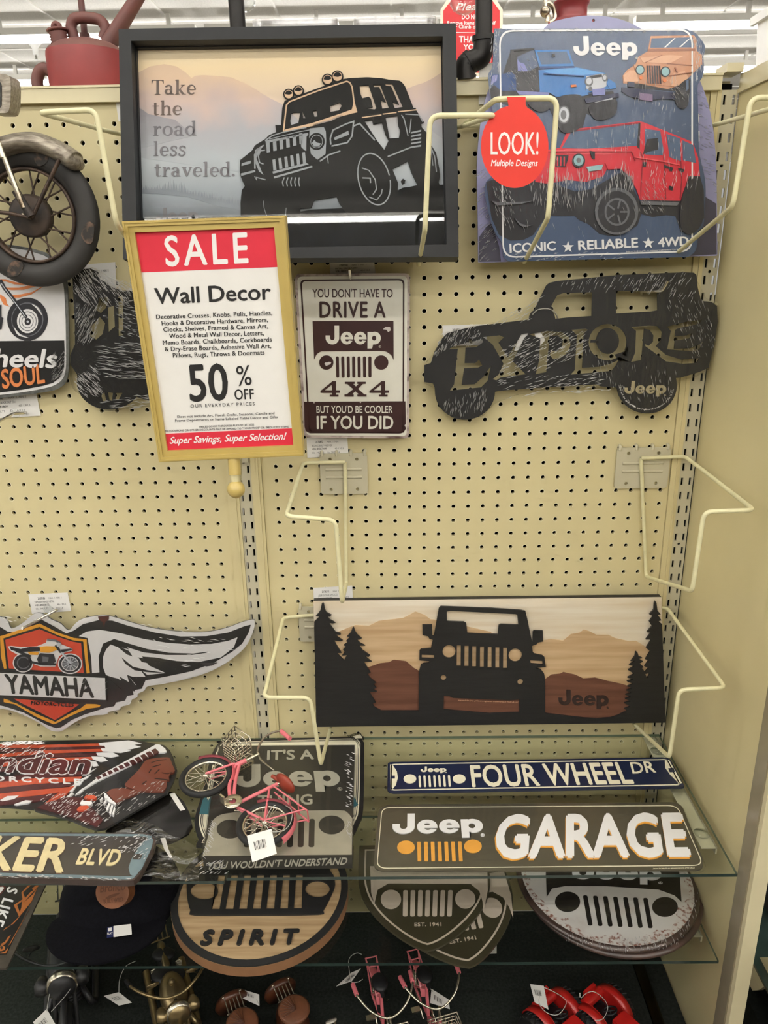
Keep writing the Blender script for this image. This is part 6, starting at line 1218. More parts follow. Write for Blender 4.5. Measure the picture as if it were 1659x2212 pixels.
# round white signs
def disc_sign(z, off, label, top):
    pl = flat(*c('D8', '1070 200')[0], z); p0_ = flat(*c('D8', '1070 200')[0], ZS2+.024); cx_, cy_, rr = circ3(p0_, c('D8', '735 92 1130 332 1400 120'))
    cx_ += off[0]; cy_ += off[1]
    r = root('round_sign', label, 'sign', pl.M(), 'round rusty-edged signs')
    edge = mat('domed_rust_edge', (86, 64, 56), .35, 0, 0, 30, .05, col2=(54, 42, 40), coat=.4)
    face = mat('worn_white_face', (228, 226, 222), .3, 0, 0, 14, coat=.4, col2=(206, 196, 190), thr=(.30, .48))
    mb = MB(); T_ = Matrix.Translation(pl.W(cx_, cy_)); mb.lathe(T_, [(0, -.0085), (rr-.002, -.0085), (rr+.0015, -.006), (rr+.001, -.002), (rr-.006, 0), (0, 0)], edge, 64); mb.build('panel', r)
    if not top: return r
    mb = MB(); disc_slab(pl, cx_, cy_, rr-.007, face, 0, .0006, mb=mb); mb.build('face', r)
    sp = MB(); rg = [(cx_+math.cos(t*.0785)*(rr-.012-random.random()**2*.024), cy_+math.sin(t*.0785)*(rr-.012-random.random()**2*.024)) for t in range(80)]; sp.loc(pl, [ell(cx_, cy_, rr-.007, n=80), rg], 0, .0008, mat('rust_speckled', (226, 222, 218), .35, 0, 0, 160, coat=.4, col2=(150, 104, 90), thr=(.36, .5))); sp.build('rust_stain', r)
    e = MB(); bk2 = mat('sign_ink_black', (34, 32, 30), .4, 0, .1, 60)
    e.p(pl, c('D8', '826 -40 1318 -20 1330 60 1336 152 1310 128 1250 106 1050 93 900 93 852 102 832 134'), bk2, .0006, .0010)
    for x, y, a, b in ((910, 152, 47, 38), (1274, 171, 48, 37)): e.p(pl, c('D8', ' '.join('%f %f' % t for t in ell(x, y, a, b))), bk2, .0006, .0010)
    for i in range(7): e.p(pl, rnd(c('D8', '%f %f %f %f %f %f %f %f' % (967+i*37.5, 128+i*1.6, 984+i*37.5, 128+i*1.6, 1004+i*37.5, 240+i*1.6, 987+i*37.5, 241+i*1.6)), 4), bk2, .0006, .0010)
    e.build('grille_emblem', r); tx = MB(); logo(tx, pl, *c('D8', '925 66 1262 72 930 0'), wht, .0010, .0014); tx.build('lettering', r)
    wb = MB(); wb.lathe(Matrix.Translation(pl.W(cx_, cy_)), [(0, .0025), (rr-.004, .002), (rr+.002, -.002), (rr+.0025, -.007)], film('shrink_wrap_dome', .015, .1, (20, 20, 20), 1., .7), 48); wb.build('plastic_wrap', r)
    ring_ = [pxof(pl, p) for p in ell(cx_, cy_, rr-.002, n=60)]
    folds(r, pl, .0022, [('920 255 1100 310 1300 290 1370 180 1400 110 1400 190 1320 320 1120 345 900 300', 75, 120, 9, 1.1), ('1100 290 1300 270 1290 300 1120 322', 80, 60, 8, 1.2)], key='D8')
    return r
disc_sign(ZS2+.0105, (.004, -.012), 'rust-edged round sign, lower of the stack under the white grille sign', False)
disc_sign(ZS2+.0210, (.0, .0), 'round white sign with black vehicle grille and rusty edge, on top of its stack', True)
# dark cap
capm = mat('cap_navy_cloth', (15, 15, 21), .9, 0, .2, 200, .3, spec=.15); leather = mat('leather_patch', (128, 78, 46), .6, 0, .12, 40, .1)
cxm = WZ(243, 1950, ZS2+.06); cc_ = V3((cxm.x-.012, -.215, ZS2+.012))
r = root('baseball_cap', 'dark navy baseball cap with round leather patch, on the lower glass shelf', 'cap', V3((cc_.x, cc_.y, ZS2)))
mb = MB(); mb.lathe(Matrix.Translation(cc_) @ Matrix.Diagonal((1.08, 1.05, .82, 1)), [(.094*math.cos(t*math.pi/20)+.001, -.008+.108*math.sin(t*math.pi/20)) for t in range(11)], capm, 40); mb.build('crown', r)
mb = MB(); V, F = [], []; nu, nv = 18, 8
for j in range(nv+1):
    for i in range(nu+1):
        a = math.radians(206+128*i/nu); rr = .090+.062*(j/nv)*max(0, math.sin(math.pi*i/nu))**.6
        V.append(cc_+V3((math.cos(a)*rr*1.02, math.sin(a)*rr*1.0, .004-.0*(j/nv)+.022*math.sin(math.pi*i/nu)*(1-j/nv*.4))))
for j in range(nv):
    for i in range(nu): F.append((j*(nu+1)+i, j*(nu+1)+i+1, (j+1)*(nu+1)+i+1, (j+1)*(nu+1)+i))
mb.add(V, F, capm, True); mb.add([p-V3((0, 0, .003)) for p in V], F, capm, True); mb.build('brim', r)
pd = None
pn_ = PL(WY(243, 1928, cc_.y-.080), (1, 0, 0), (0, .62, .78))
mb = MB(); pp = pn_.LL(c('G4', ' '.join('%f %f' % t for t in ell(1345, 265, 198, 194, n=40)))); mb.loc(pn_, [pp], -.03, .0015, leather); mb.build('patch', r)
tx = MB(); lb = mat('embossed_brown', (100, 58, 32), .7); tx.t(pn_, 'BUILT WILD', *c('G4', '1240 400 1470 370 1235 350'), lb, .0015, .0019, .015); tx.t(pn_, 'Bronco', *c('G4', '1195 265 1490 235 1205 165'), lb, .0015, .0019, .015); tx.p(pn_, sm(c('G4', '1260 330 1330 290 1430 270 1400 300 1330 330 1290 345')), lb, .0015, .0019); tx.build('patch_print', r)
pst = PL(WZ(*c('G4', '1420 720')[0], ZS2+.046), (math.cos(.12), math.sin(.12), 0), (-.1, .97, .22))
mb = MB(); mb.p(pst, rnd(c('G4', '1355 665 1565 640 1575 765 1355 798'), 1.5), paper, 0, .0005); mb.p(pst, c('G4', '1280 680 1352 668 1352 795 1276 806'), mat('sticker_navy', (24, 34, 84), .5), 0, .0005); mb.p(pst, c('G4', '1290 690 1335 682 1335 722 1290 730'), paper, .0005, .0008); mb.t(pst, 'PLAY', *c('G4', '1282 768 1345 760 1282 744'), paper, .0005, .0008, .02); mb.build('size_sticker', r)
# ...S LIKE sign
pl = flat(*c('G4', '150 700')[0], ZS2+.012); r = root('tin_sign', 'black tin sign with orange flourishes and letters S LIKE, far left on the lower shelf', 'sign', pl.M())
o = c('G4', '-200 60 600 60 540 178 90 1150 70 1166 -200 1160'); rim_g = mat('worn_grey_rim', (74, 68, 60), .6, 0, .15, 60)
mb = MB(); mb.p(pl, o, rim_g, -.004, 0); mb.p(pl, c('G4', '-200 60 520 60 455 178 80 1000 20 1010 -200 1000'), blk, 0, .0005); mb.build('panel', r)
of = mat('flourish_orange', (176, 104, 52), .5, var=.08)
art(pl, 'G4', [(of, '335 178 375 178 345 200 275 268 300 330 360 265 340 250 430 178 465 182 350 310 280 390 345 330 390 290 440 215 380 370 300 470 220 560 120 660 40 720 60 690 160 640 230 560 165 415 270 345 255 265'), (blk, '290 262 370 195 395 240 310 292'), (blk, '205 415 262 370 255 440 235 500'), (of, '340 480 360 440 130 870 100 900'), (of, '10 880 60 850 90 800 130 770 100 830 60 880 20 905'), (of, '-20 915 20 890 60 915 55 950 10 965 -20 950'), (blk, '0 915 25 905 40 925 20 945'), (of, '0 990 60 970 90 930 95 950 70 990')], name='flourish_print', rt=r)
tx = MB(); tx.t(pl, 'S LIKE', *c('G4', '98 196 -90 640 212 226'), wht, .0005, .0012, .03, 1.15); tx.p(pl, rnd(c('G4', '-60 190 60 180 70 215 10 290 -60 300'), 2), fm, .0005, .001); tx.p(pl, rnd(c('G4', '-60 204 40 196 48 214 0 275 -60 284'), 2), wht, .001, .0014); tx.build('lettering', r)
# ================================================================== models on the base deck
ZD = .2225
pink = mat('pink_enamel', (224, 118, 128), .3, 0, .04, 40, coat=.3); rubber = mat('black_rubber', (26, 26, 27), .6, 0, .1, 60); grip_p = mat('pink_grip', (228, 120, 132), .45); saddle_b = mat('black_saddle', (22, 22, 26), .5); saddle_r = mat('red_brown_saddle', (150, 62, 44), .5, 0, .1, 40); rimc = mat('pale_chrome', (214, 206, 188), .25, .9, .04)
def string_tag(r, M, pts, card, z=None):
    "price tag on a loop of clear string; card = 4 world points"
    a = MB(); a.tube(sm([tuple(p) for p in pts], 5, False), .0006, mat('clear_string', (196, 196, 190), .3), 6); a.build('tag_string', r)
    b = MB(); n = (card[1]-card[0]).cross(card[3]-card[0]).normalized()*.0004
    b.add([p for p in card]+[p+n for p in card], [(0, 1, 2, 3), (4, 5, 6, 7), (0, 1, 5, 4), (1, 2, 6, 5), (2, 3, 7, 6), (3, 0, 4, 7)], paper)
    for k in range(9):
        u = .2+.055*k; w_ = .012 if k % 3 else .03; P = lambda uu, vv: card[0]+(card[1]-card[0])*uu+(card[3]-card[0])*vv+n*1.6
        b.add([P(u, .3), P(u+w_, .3), P(u+w_, .62), P(u, .62)], [(0, 1, 2, 3)], ink); b.add([P(u, .3)-n*3, P(u+w_, .3)-n*3, P(u+w_, .62)-n*3, P(u, .62)-n*3], [(0, 1, 2, 3)], ink)
    b.build('price_tag', r)
def wheel(r, M, ctr, R, wt_, nsp, tyre_m=rubber, rim_m=rimc, axis=(0, 1, 0), hub=.004):
    T = M @ axisM(V3(ctr), axis)
    w = MB(); w.lathe(T, [(R-wt_+math.cos(k*math.pi/6)*wt_, math.sin(k*math.pi/6)*wt_) for k in range(13)], tyre_m, 40); o = w.build('wheel', r)
    w = MB(); q = R-wt_*1.9; w.lathe(T, [(q, -wt_*.5), (q+.001, wt_*.5), (q-.0016, wt_*.5), (q-.0018, -wt_*.5), (q, -wt_*.5)], rim_m, 40); o2 = w.build('rim', o)
    w = MB()
    for k in range(nsp):
        a = 2*math.pi*k/nsp; b = a+(.35 if k % 2 else -.35); w.tube([T @ V3((math.cos(a)*hub, math.sin(a)*hub, .004 if k % 2 else -.004)), T @ V3((math.cos(b)*q, math.sin(b)*q, 0))], .0005, rim_m, 5)
    w.lathe(T, [(0, -.006), (hub, -.006), (hub, .006), (0, .006)], rim_m, 10); w.build('spokes', o); return o
def arc(cx_, cz, R, a0, a1, y=0, n=14): return [(cx_+R*math.cos(math.radians(a0+(a1-a0)*i/n)), y, cz+R*math.sin(math.radians(a0+(a1-a0)*i/n))) for i in range(n+1)]
def bicycle(M, label, seat_m, basket=True, tag=None, group='pink miniature bicycles'):
    r = root('miniature_bicycle', label, 'model bicycle', M, group); G = lambda pts: [M @ V3(p) for p in pts]
    wheel(r, M, (.135, 0, .039), .039, .0048, 22); wheel(r, M, (0, 0, .039), .039, .0048, 22)
    f = MB(); t = lambda pts, q, m=pink, k=10: f.tube(G(pts), q, m, k)
    t([(.117, 0, .098), (.122, 0, .078)], .0042); t(sm([(.119, 0, .088), (.095, 0, .062), (.072, 0, .042), (.060, 0, .034)], 5, False), .0030); t(sm([(.121, 0, .081), (.098, 0, .054), (.076, 0, .038), (.060, 0, .030)], 5, False), .0032)
    t([(.060, 0, .030), (.044, 0, .098)], .0030); t([(.060, 0, .032), (.0, .007, .039)], .0020); t([(.060, 0, .032), (0, -.007, .039)], .0020); t([(.046, 0, .085), (0, .007, .039)], .0018); t([(.046, 0, .085), (0, -.007, .039)], .0018); f.build('frame', r)
    f = MB(); t = lambda pts, q, m=pink, k=10: f.tube(G(pts), q, m, k)
    t([(.121, .0055, .078), (.127, .0065, .06), (.135, .0065, .039)], .0020); t([(.121, -.0055, .078), (.127, -.0065, .06), (.135, -.0065, .039)], .0020); t([(.121, -.006, .078), (.121, .006, .078)], .0028); f.build('fork', r)
    for cx_, a0, a1 in ((.135, 150, 20), (0, 185, 25)):
        f = MB(); P = arc(cx_, .039, .0425, a0, a1)
        V = []; 
        for p in P:
            d = V3((p[0]-cx_, 0, p[2]-.039)).normalized()
            V += [M @ (V3(p)+V3((0, -.0062, 0))-d*.0025), M @ (V3(p)+d*.0008), M @ (V3(p)+V3((0, .0062, 0))-d*.0025)]
        f.add(V, [(3*i+k, 3*i+k+1, 3*i+k+4, 3*i+k+3) for i in range(len(P)-1) for k in (0, 1)], pink, True); f.add([v+V3((0, 0, -.0004)) for v in V], [(3*i+k, 3*i+k+1, 3*i+k+4, 3*i+k+3) for i in range(len(P)-1) for k in (0, 1)], pink, True)
        f.tube(G([P[3], (cx_, .006, .039)]), .0009, pink, 6); f.build('fender', r)
    f = MB()
    for y in (-.010, .010): f.tube(G([(.040, y*.6, .088), (-.035, y, .086)]), .0014, pink, 8); f.tube(G([(-.030, y, .086), (0, y*.7, .039)]), .0013, pink, 8)
    for x in (-.034, -.015, .004): f.tube(G([(x, -.010, .0865), (x, .010, .0865)]), .0012, pink, 8)
    f.build('rear_rack', r)
    f = MB(); f.ball(M @ V3((.036, 0, .106)), .017, seat_m, 20, (1.15, .85, .38), M.to_3x3().to_4x4()); f.tube(G([(.04, 0, .105), (.062, 0, .103)]), .0045, seat_m, 12, r1=.003); f.tube(G([(.044, 0, .096), (.042, 0, .104)]), .002, rimc, 8); f.build('saddle', r)
    f = MB(); f.tube(G([(.117, 0, .098), (.113, 0, .120)]), .0024, rimc, 10)
    hb = sm([(.060, .050, .138), (.080, .048, .141), (.104, .032, .132), (.114, .010, .121), (.114, -.010, .121), (.104, -.032, .132), (.080, -.048, .141), (.060, -.050, .138)], 5, False); f.tube(G(hb), .0019, rimc, 8); f.build('handlebar', r)
    for s_ in (-1, 1): f = MB(); f.tube(G([(.078, s_*.0485, .1408), (.054, s_*.0505, .137)]), .0037, grip_p, 12); f.build('grip', r)
    f = MB(); f.lathe(M @ axisM(V3((.060, .006, .032)), (0, 1, 0)), [(.005, 0), (.0125, 0), (.013, .001), (.0125, .002), (.005, .002)], rimc, 24); f.tube(G([(.060, .010, .032), (.073, .011, .022)]), .0014, rimc, 6); f.tube(G([(.060, -.010, .032), (.047, -.011, .042)]), .0014, rimc, 6)
    for x, z, s_ in ((.073, .022, 1), (.047, .042, -1)): f.box((x-.005, s_*.012 if s_ > 0 else -.028, z-.0015), (x+.005, .028 if s_ > 0 else -.012, z+.0015), rimc, M)
    f.build('pedals', r)
    f = MB(); f.tube(G([(.006, .009, .036), (-.006, .022, .004), (-.012, .026, .001)]), .0012, rimc, 8); f.build('kickstand', r)
    if basket:
        f = MB(); x0, x1, y0, z0, z1 = .128, .166, .026, .088, .118
        for k in range(5):
            z = z0+(z1-z0)*k/4; q = .82+.18*k/4; f.tube(G([(x0, -y0*q, z), (x0+(x1-x0)*q, -y0*q, z), (x0+(x1-x0)*q, y0*q, z), (x0, y0*q, z)]), .0009 if k < 4 else .0013, rimc, 6, closed=True)
        for k in range(9):
            y = -y0+2*y0*k/8; f.tube(G([(x0, y*.82, z0), (x0, y, z1)]), .0007, rimc, 5); f.tube(G([(x0+(x1-x0)*.82, y*.82, z0), (x1, y, z1)]), .0007, rimc, 5); f.tube(G([(x0, y*.82, z0), (x0+(x1-x0)*.82, y*.82, z0)]), .0007, rimc, 5)
        for k in range(5):
            x = x0+(x1-x0)*k/4
            for s_ in (-1, 1): f.tube(G([(x0+(x-x0)*.82, s_*y0*.82, z0), (x, s_*y0, z1)]), .0007, rimc, 5)
        f.tube(G([(.116, 0, .112), (x0, 0, .11)]), .0014, rimc, 6); f.build('basket', r)
    return r
def pose(pa, pb, a, b, up=(0, 0, 1)):
    "matrix that sends model points a, b (x,z) onto world points pa, pb, model z near up"
    A, Bm = V3((a[0], 0, a[1])), V3((b[0], 0, b[1])); d = (Bm-A); D = pb-pa; s_ = D.length/d.length
    yv = V3(up).cross(D).normalized()
    X0 = d.normalized(); Z0 = X0.cross(V3((0, 1, 0))); Xw = D.normalized(); Zw = Xw.cross(yv)
    R = Matrix((Xw, yv, Zw)).transposed() @ Matrix((X0, V3((0, 1, 0)), Z0))
    return Matrix.Translation(pa-(R @ A)*s_) @ R.to_4x4() @ Matrix.Scale(s_, 4)
def heading(p, px_dir, z):
    pass
def stand(px_ref, model_ref, yaw, s_=1., z=ZD):
    "upright model on the deck whose point model_ref (x,y,z) shows at photo point px_ref"
    R = Matrix.Rotation(math.radians(yaw), 3, 'Z'); m = R @ (V3(model_ref)*s_); w = WZ(*px_ref, z+m.z)
    return Matrix.Translation(V3((w.x-m.x, w.y-m.y, z))) @ R.to_4x4() @ Matrix.Scale(s_, 4)
# bicycle lying on the gift pack
zl = zt+.022
pa, pb = WZ(*c('D5', '725 830')[0], zl), WZ(*c('D5', '245 447')[0], zl+.008)
D = pb-pa; s_l = D.length/.135
side = V3((D.y, -D.x, 0)).normalized()           # the bicycle's top points right and back
if side.x < 0: side = -side
upm = (side+V3((0, 0, .10))).normalized()
Mb = pose(pa, pb, (0, .039), (.135, .039), upm)
rb = bicycle(Mb, 'pink miniature bicycle lying on its side on the silver sign pack', saddle_r)
tg = [WZ(*p, zt+.012+.02*k) for p, k in zip(c('D5', '578 925 778 868 822 1070 622 1140'), (1, 1, .3, .3))]
string_tag(rb, None, [WZ(*p, zt+.03) for p in c('D5', '760 890 740 850 720 820 800 680 930 700 940 800 880 880 770 895')], tg)
M1 = stand((843, 2196), (.114, 0, .121), -76)
r1 = bicycle(M1, 'pink miniature bicycle with black saddle on the base deck, left of two', saddle_b)
string_tag(r1, None, [WZ(*p, ZD+.08) for p in c('G7', '300 350 250 335 190 365 160 430 175 560 190 640 260 640 310 610')], [WZ(*p, ZD+.06+k) for p, k in zip(c('G7', '32 688 190 545 290 500 195 632'), (0, .02, .02, 0))])
M2 = stand((949, 2176), (.114, 0, .121), -74)
r2 = bicycle(M2, 'pink miniature bicycle with black saddle on the base deck, right of two', saddle_b)
string_tag(r2, None, [WZ(*p, ZD+.05) for p in c('G7', '1050 740 1030 720 1010 690 990 640')], [WZ(*p, ZD+.04) for p in c('G7', '1035 712 1215 825 1228 925 1020 860')])
# red tractors
trd = mat('tractor_red', (186, 34, 30), .35, 0, .08, 30, coat=.3); gun = mat('gunmetal', (58, 58, 60), .4, .5, .1, 60)
def tractor(M, label):
    r = root('miniature_tractor', label, 'model tractor', M, 'red miniature tractors'); G = lambda p: [M @ V3(q) for q in p]
    for s_ in (-1, 1):
        T = M @ axisM(V3((0, s_*.056, .046)), (0, 1, 0)); w = MB()
        w.lathe(T, [(.024, -.012), (.040, -.014), (.046, -.011), (.046, .011), (.040, .014), (.024, .012)], rubber, 40)
        for k in range(22):
            a = 2*math.pi*k/22
            for q in (-1, 1): w.tube([T @ V3((math.cos(a)*.046, math.sin(a)*.046, 0)), T @ V3((math.cos(a+.14)*.0465, math.sin(a+.14)*.0465, q*.012))], .0016, rubber, 5)
        o = w.build('rear_wheel', r); h = MB(); h.lathe(T, [(0, .006), (.010, .008), (.024, .004), (.025, -.004), (.010, -.008), (0, -.006)], trd, 28); h.build('wheel_hub', o)
        T = M @ axisM(V3((.105, s_*.036, .024)), (0, 1, 0)); w = MB(); w.lathe(T, [(.012, -.007), (.022, -.008), (.0245, -.004), (.0245, .004), (.022, .008), (.012, .007)], rubber, 32); o = w.build('front_wheel', r); h = MB(); h.lathe(T, [(0, .005), (.013, .003), (.013, -.003), (0, -.005)], trd, 20); h.build('wheel_hub', o)
        f = MB(); V = []; P = arc(0, .046, .054, 165, 15, 0, 20)
        for p in P: 
            V += [M @ V3((p[0], s_*.030, p[2])), M @ V3((p[0], s_*.052, p[2])), M @ V3((p[0]*.97, s_*.030, p[2]-.0022)), M @ V3((p[0]*.97, s_*.052, p[2]-.0022))]
        F = []
        for i in range(len(P)-1): 
            for a, b in ((0, 1), (1, 3), (3, 2), (2, 0)): F.append((4*i+a, 4*i+b, 4*i+4+b, 4*i+4+a))
        f.add(V, F, trd, True)
        plf = PL(M @ V3((0, s_*.030, 0)), M.to_3x3() @ V3((1, 0, 0)), M.to_3x3() @ V3((0, 0, 1))); k_ = M.to_scale().x
        f.loc(plf, [[((p[0])*k_, p[2]*k_) for p in P]], -.001, .001, trd); f.build('rear_fender', r)
    f = MB(); f.box((.030, -.017, .036), (.140, .017, .074), trd, M, .006); f.box((.040, -.015, .028), (.135, .015, .036), gun, M); f.build('hood', r)
    f = MB(); f.box((-.030, -.020, .026), (.040, .020, .046), gun, M); f.tube(G([(0, -.05, .046), (0, .05, .046)]), .006, gun, 10); f.tube(G([(.105, -.036, .024), (.105, .036, .024)]), .004, gun, 10); f.build('chassis', r)
    f = MB(); f.tube(G([(-.030, -.030, .082), (-.030, .030, .082)]), .0095, trd, 16); f.box((-.032, -.014, .045), (-.026, .014, .078), trd, M); f.build('backrest', r)
    f = MB(); f.ball(M @ V3((-.006, 0, .060)), .019, saddle_b, 18, (1, 1, .35)); f.tube(G([(-.006, 0, .046), (-.006, 0, .058)]), .004, gun, 8); f.build('seat', r)
    f = MB(); T = M @ axisM(V3((.020, 0, .090)), (-.5, 0, 1)); f.tube([T @ V3((math.cos(a*.314)*.016, math.sin(a*.314)*.016, 0)) for a in range(20)], .0018, saddle_b, 8, closed=True); f.tube([T @ V3((-.016, 0, 0)), T @ V3((.016, 0, 0))], .0014, saddle_b, 6); f.tube(G([(.020, 0, .090), (.036, 0, .066)]), .002, gun, 8); f.build('steering_wheel', r)
    f = MB(); f.tube(G([(.112, .010, .072), (.112, .010, .112)]), .0042, rimc, 14, r1=.0048); f.tube(G([(.092, -.008, .072), (.092, -.008, .082)]), .004, rimc, 12)
    for q in ((.05, .012), (.05, -.012), (.13, 0)): f.ball(M @ V3((q[0], q[1], .0745)), .003, rimc, 10)
    f.build('exhaust_pipe', r); return r
t1 = tractor(stand((1176, 2162), (-.03, 0, .082), -54, .74), 'red miniature tractor with price tag on the base deck, left of two')
string_tag(t1, None, [WZ(*p, ZD+.09) for p in c('G8', '530 520 640 570 740 640 745 700 680 785 600 790 520 740 480 660 500 560')], [WZ(*p, ZD+.09) for p in c('G8', '392 488 528 505 575 740 438 668')])
t2 = tractor(stand((1279, 2156), (-.03, 0, .082), -52, .74), 'red miniature tractor on the base deck, right of two')
string_tag(t2, None, [WZ(*p, ZD+.10) for p in c('G8', '900 625 960 575 1030 565 1120 630 1165 720 1120 830 1040 850')], [WZ(*p, ZD+.085) for p in c('G8', '880 575 894 575 892 620 886 620')])
# brown scooters
sc = mat('scooter_brown', (84, 46, 28), .4, 0, .15, 40, coat=.3); sc_d = mat('scooter_seat', (112, 68, 44), .55, 0, .15, 60, .2); mir = mat('pale_mirror', (226, 220, 210), .2, .4)
def scooter(M, label):
    r = root('miniature_scooter', label, 'model scooter', M, 'brown miniature scooters'); G = lambda p: [M @ V3(q) for q in p]
    for x in (0, .125):
        T = M @ axisM(V3((x, 0, .022)), (0, 1, 0)); w = MB(); w.lathe(T, [(.016+math.cos(k*math.pi/6)*.006, math.sin(k*math.pi/6)*.007) for k in range(13)], rubber, 28); o = w.build('wheel', r); h = MB(); h.lathe(T, [(0, .006), (.010, .006), (.012, 0), (.010, -.006), (0, -.006)], rimc, 20); h.build('rim', o)
    f = MB(); f.ball(M @ V3((.008, 0, .044)), .036, sc, 24, (1.15, .72, .72), M.to_3x3().to_4x4()); f.box((.040, -.018, .020), (.100, .018, .026), sc, M, .004); f.build('body', r)
    f = MB(); plf = PL(M @ V3((.104, 0, .02)), M.to_3x3() @ V3((0, 1, 0)), M.to_3x3() @ V3((-.25, 0, 1))); k_ = M.to_scale().x; f.loc(plf, [sm([(a*k_, b*k_) for a, b in ((-.02, 0), (.02, 0), (.028, .03), (.022, .06), (0, .07), (-.022, .06), (-.028, .03))], 4)], -.003, .003, sc); f.build('leg_shield', r)
    f = MB(); T = M @ axisM(V3((.018, 0, .080)), (0.1, 0, 1)); f.lathe(T, [(0, -.010), (.012, -.009), (.024, -.002), (.026, .003), (.022, .006), (0, .004)], sc_d, 28)
    for k in range(9): a = math.radians(-60+k*15+180); f.tube([T @ V3((.004, 0, .0052)), T @ V3((math.cos(a)*.023, math.sin(a)*.023, .0062))], .0007, sc, 5)
    f.tube(G([(.018, 0, .06), (.018, 0, .074)]), .009, sc, 12, r1=.006); f.build('seat', r)
    f = MB(); T = M @ axisM(V3((-.045, 0, .058)), (-1, 0, .25)); f.lathe(T, [(0, .008), (.014, .009), (.026, .006), (.029, 0), (.026, -.006), (0, -.006)], sc, 30); f.build('spare_wheel_cover', r)
    f = MB()
    for k in range(5): y = -.013+k*.0065; f.tube(G([(-.012, y, .075), (-.040, y, .082)]), .0011, rimc, 6)
    f.tube(G([(-.012, -.016, .075), (-.012, .016, .075)]), .0015, rimc, 6); f.tube(G([(-.040, -.016, .082), (-.040, .016, .082)]), .0015, rimc, 6); f.build('rear_rack', r)
    f = MB(); f.tube(G([(.118, 0, .022), (.104, 0, .09)]), .003, rimc, 10); hb = sm([(.080, .045, .095), (.096, .034, .099), (.106, .012, .093), (.106, -.012, .093), (.096, -.034, .099), (.080, -.045, .095)], 4, False); f.tube(G(hb), .0018, rimc, 8); f.build('handlebar', r)
    for s_ in (-1, 1):
        f = MB(); f.tube(G([(.098, s_*.030, .098), (.094, s_*.032, .116)]), .0011, rimc, 6); f.lathe(M @ axisM(V3((.094, s_*.032, .120)), (-.6, 0, .8)), [(0, .0015), (.009, .001), (.009, -.001), (0, -.003)], mir, 22); f.build('mirror', r)
    f = MB(); f.ball(M @ V3((.117, 0, .088)), .0105, rimc, 16); f.build('headlight', r); return r
s1 = scooter(stand((523, 2208), (.018, 0, .084), -62, 1.05), 'brown miniature scooter with price tag behind it on the base deck, left of two')
string_tag(s1, None, [WZ(*p, ZD+.07) for p in c('G6', '440 720 425 690 410 660')], [WZ(*p, ZD+.07) for p in c('G6', '220 530 442 598 445 735 235 640')])
s2 = scooter(stand((635, 2179), (.018, 0, .084), -60, 1.05), 'brown miniature scooter on the base deck, right of two')
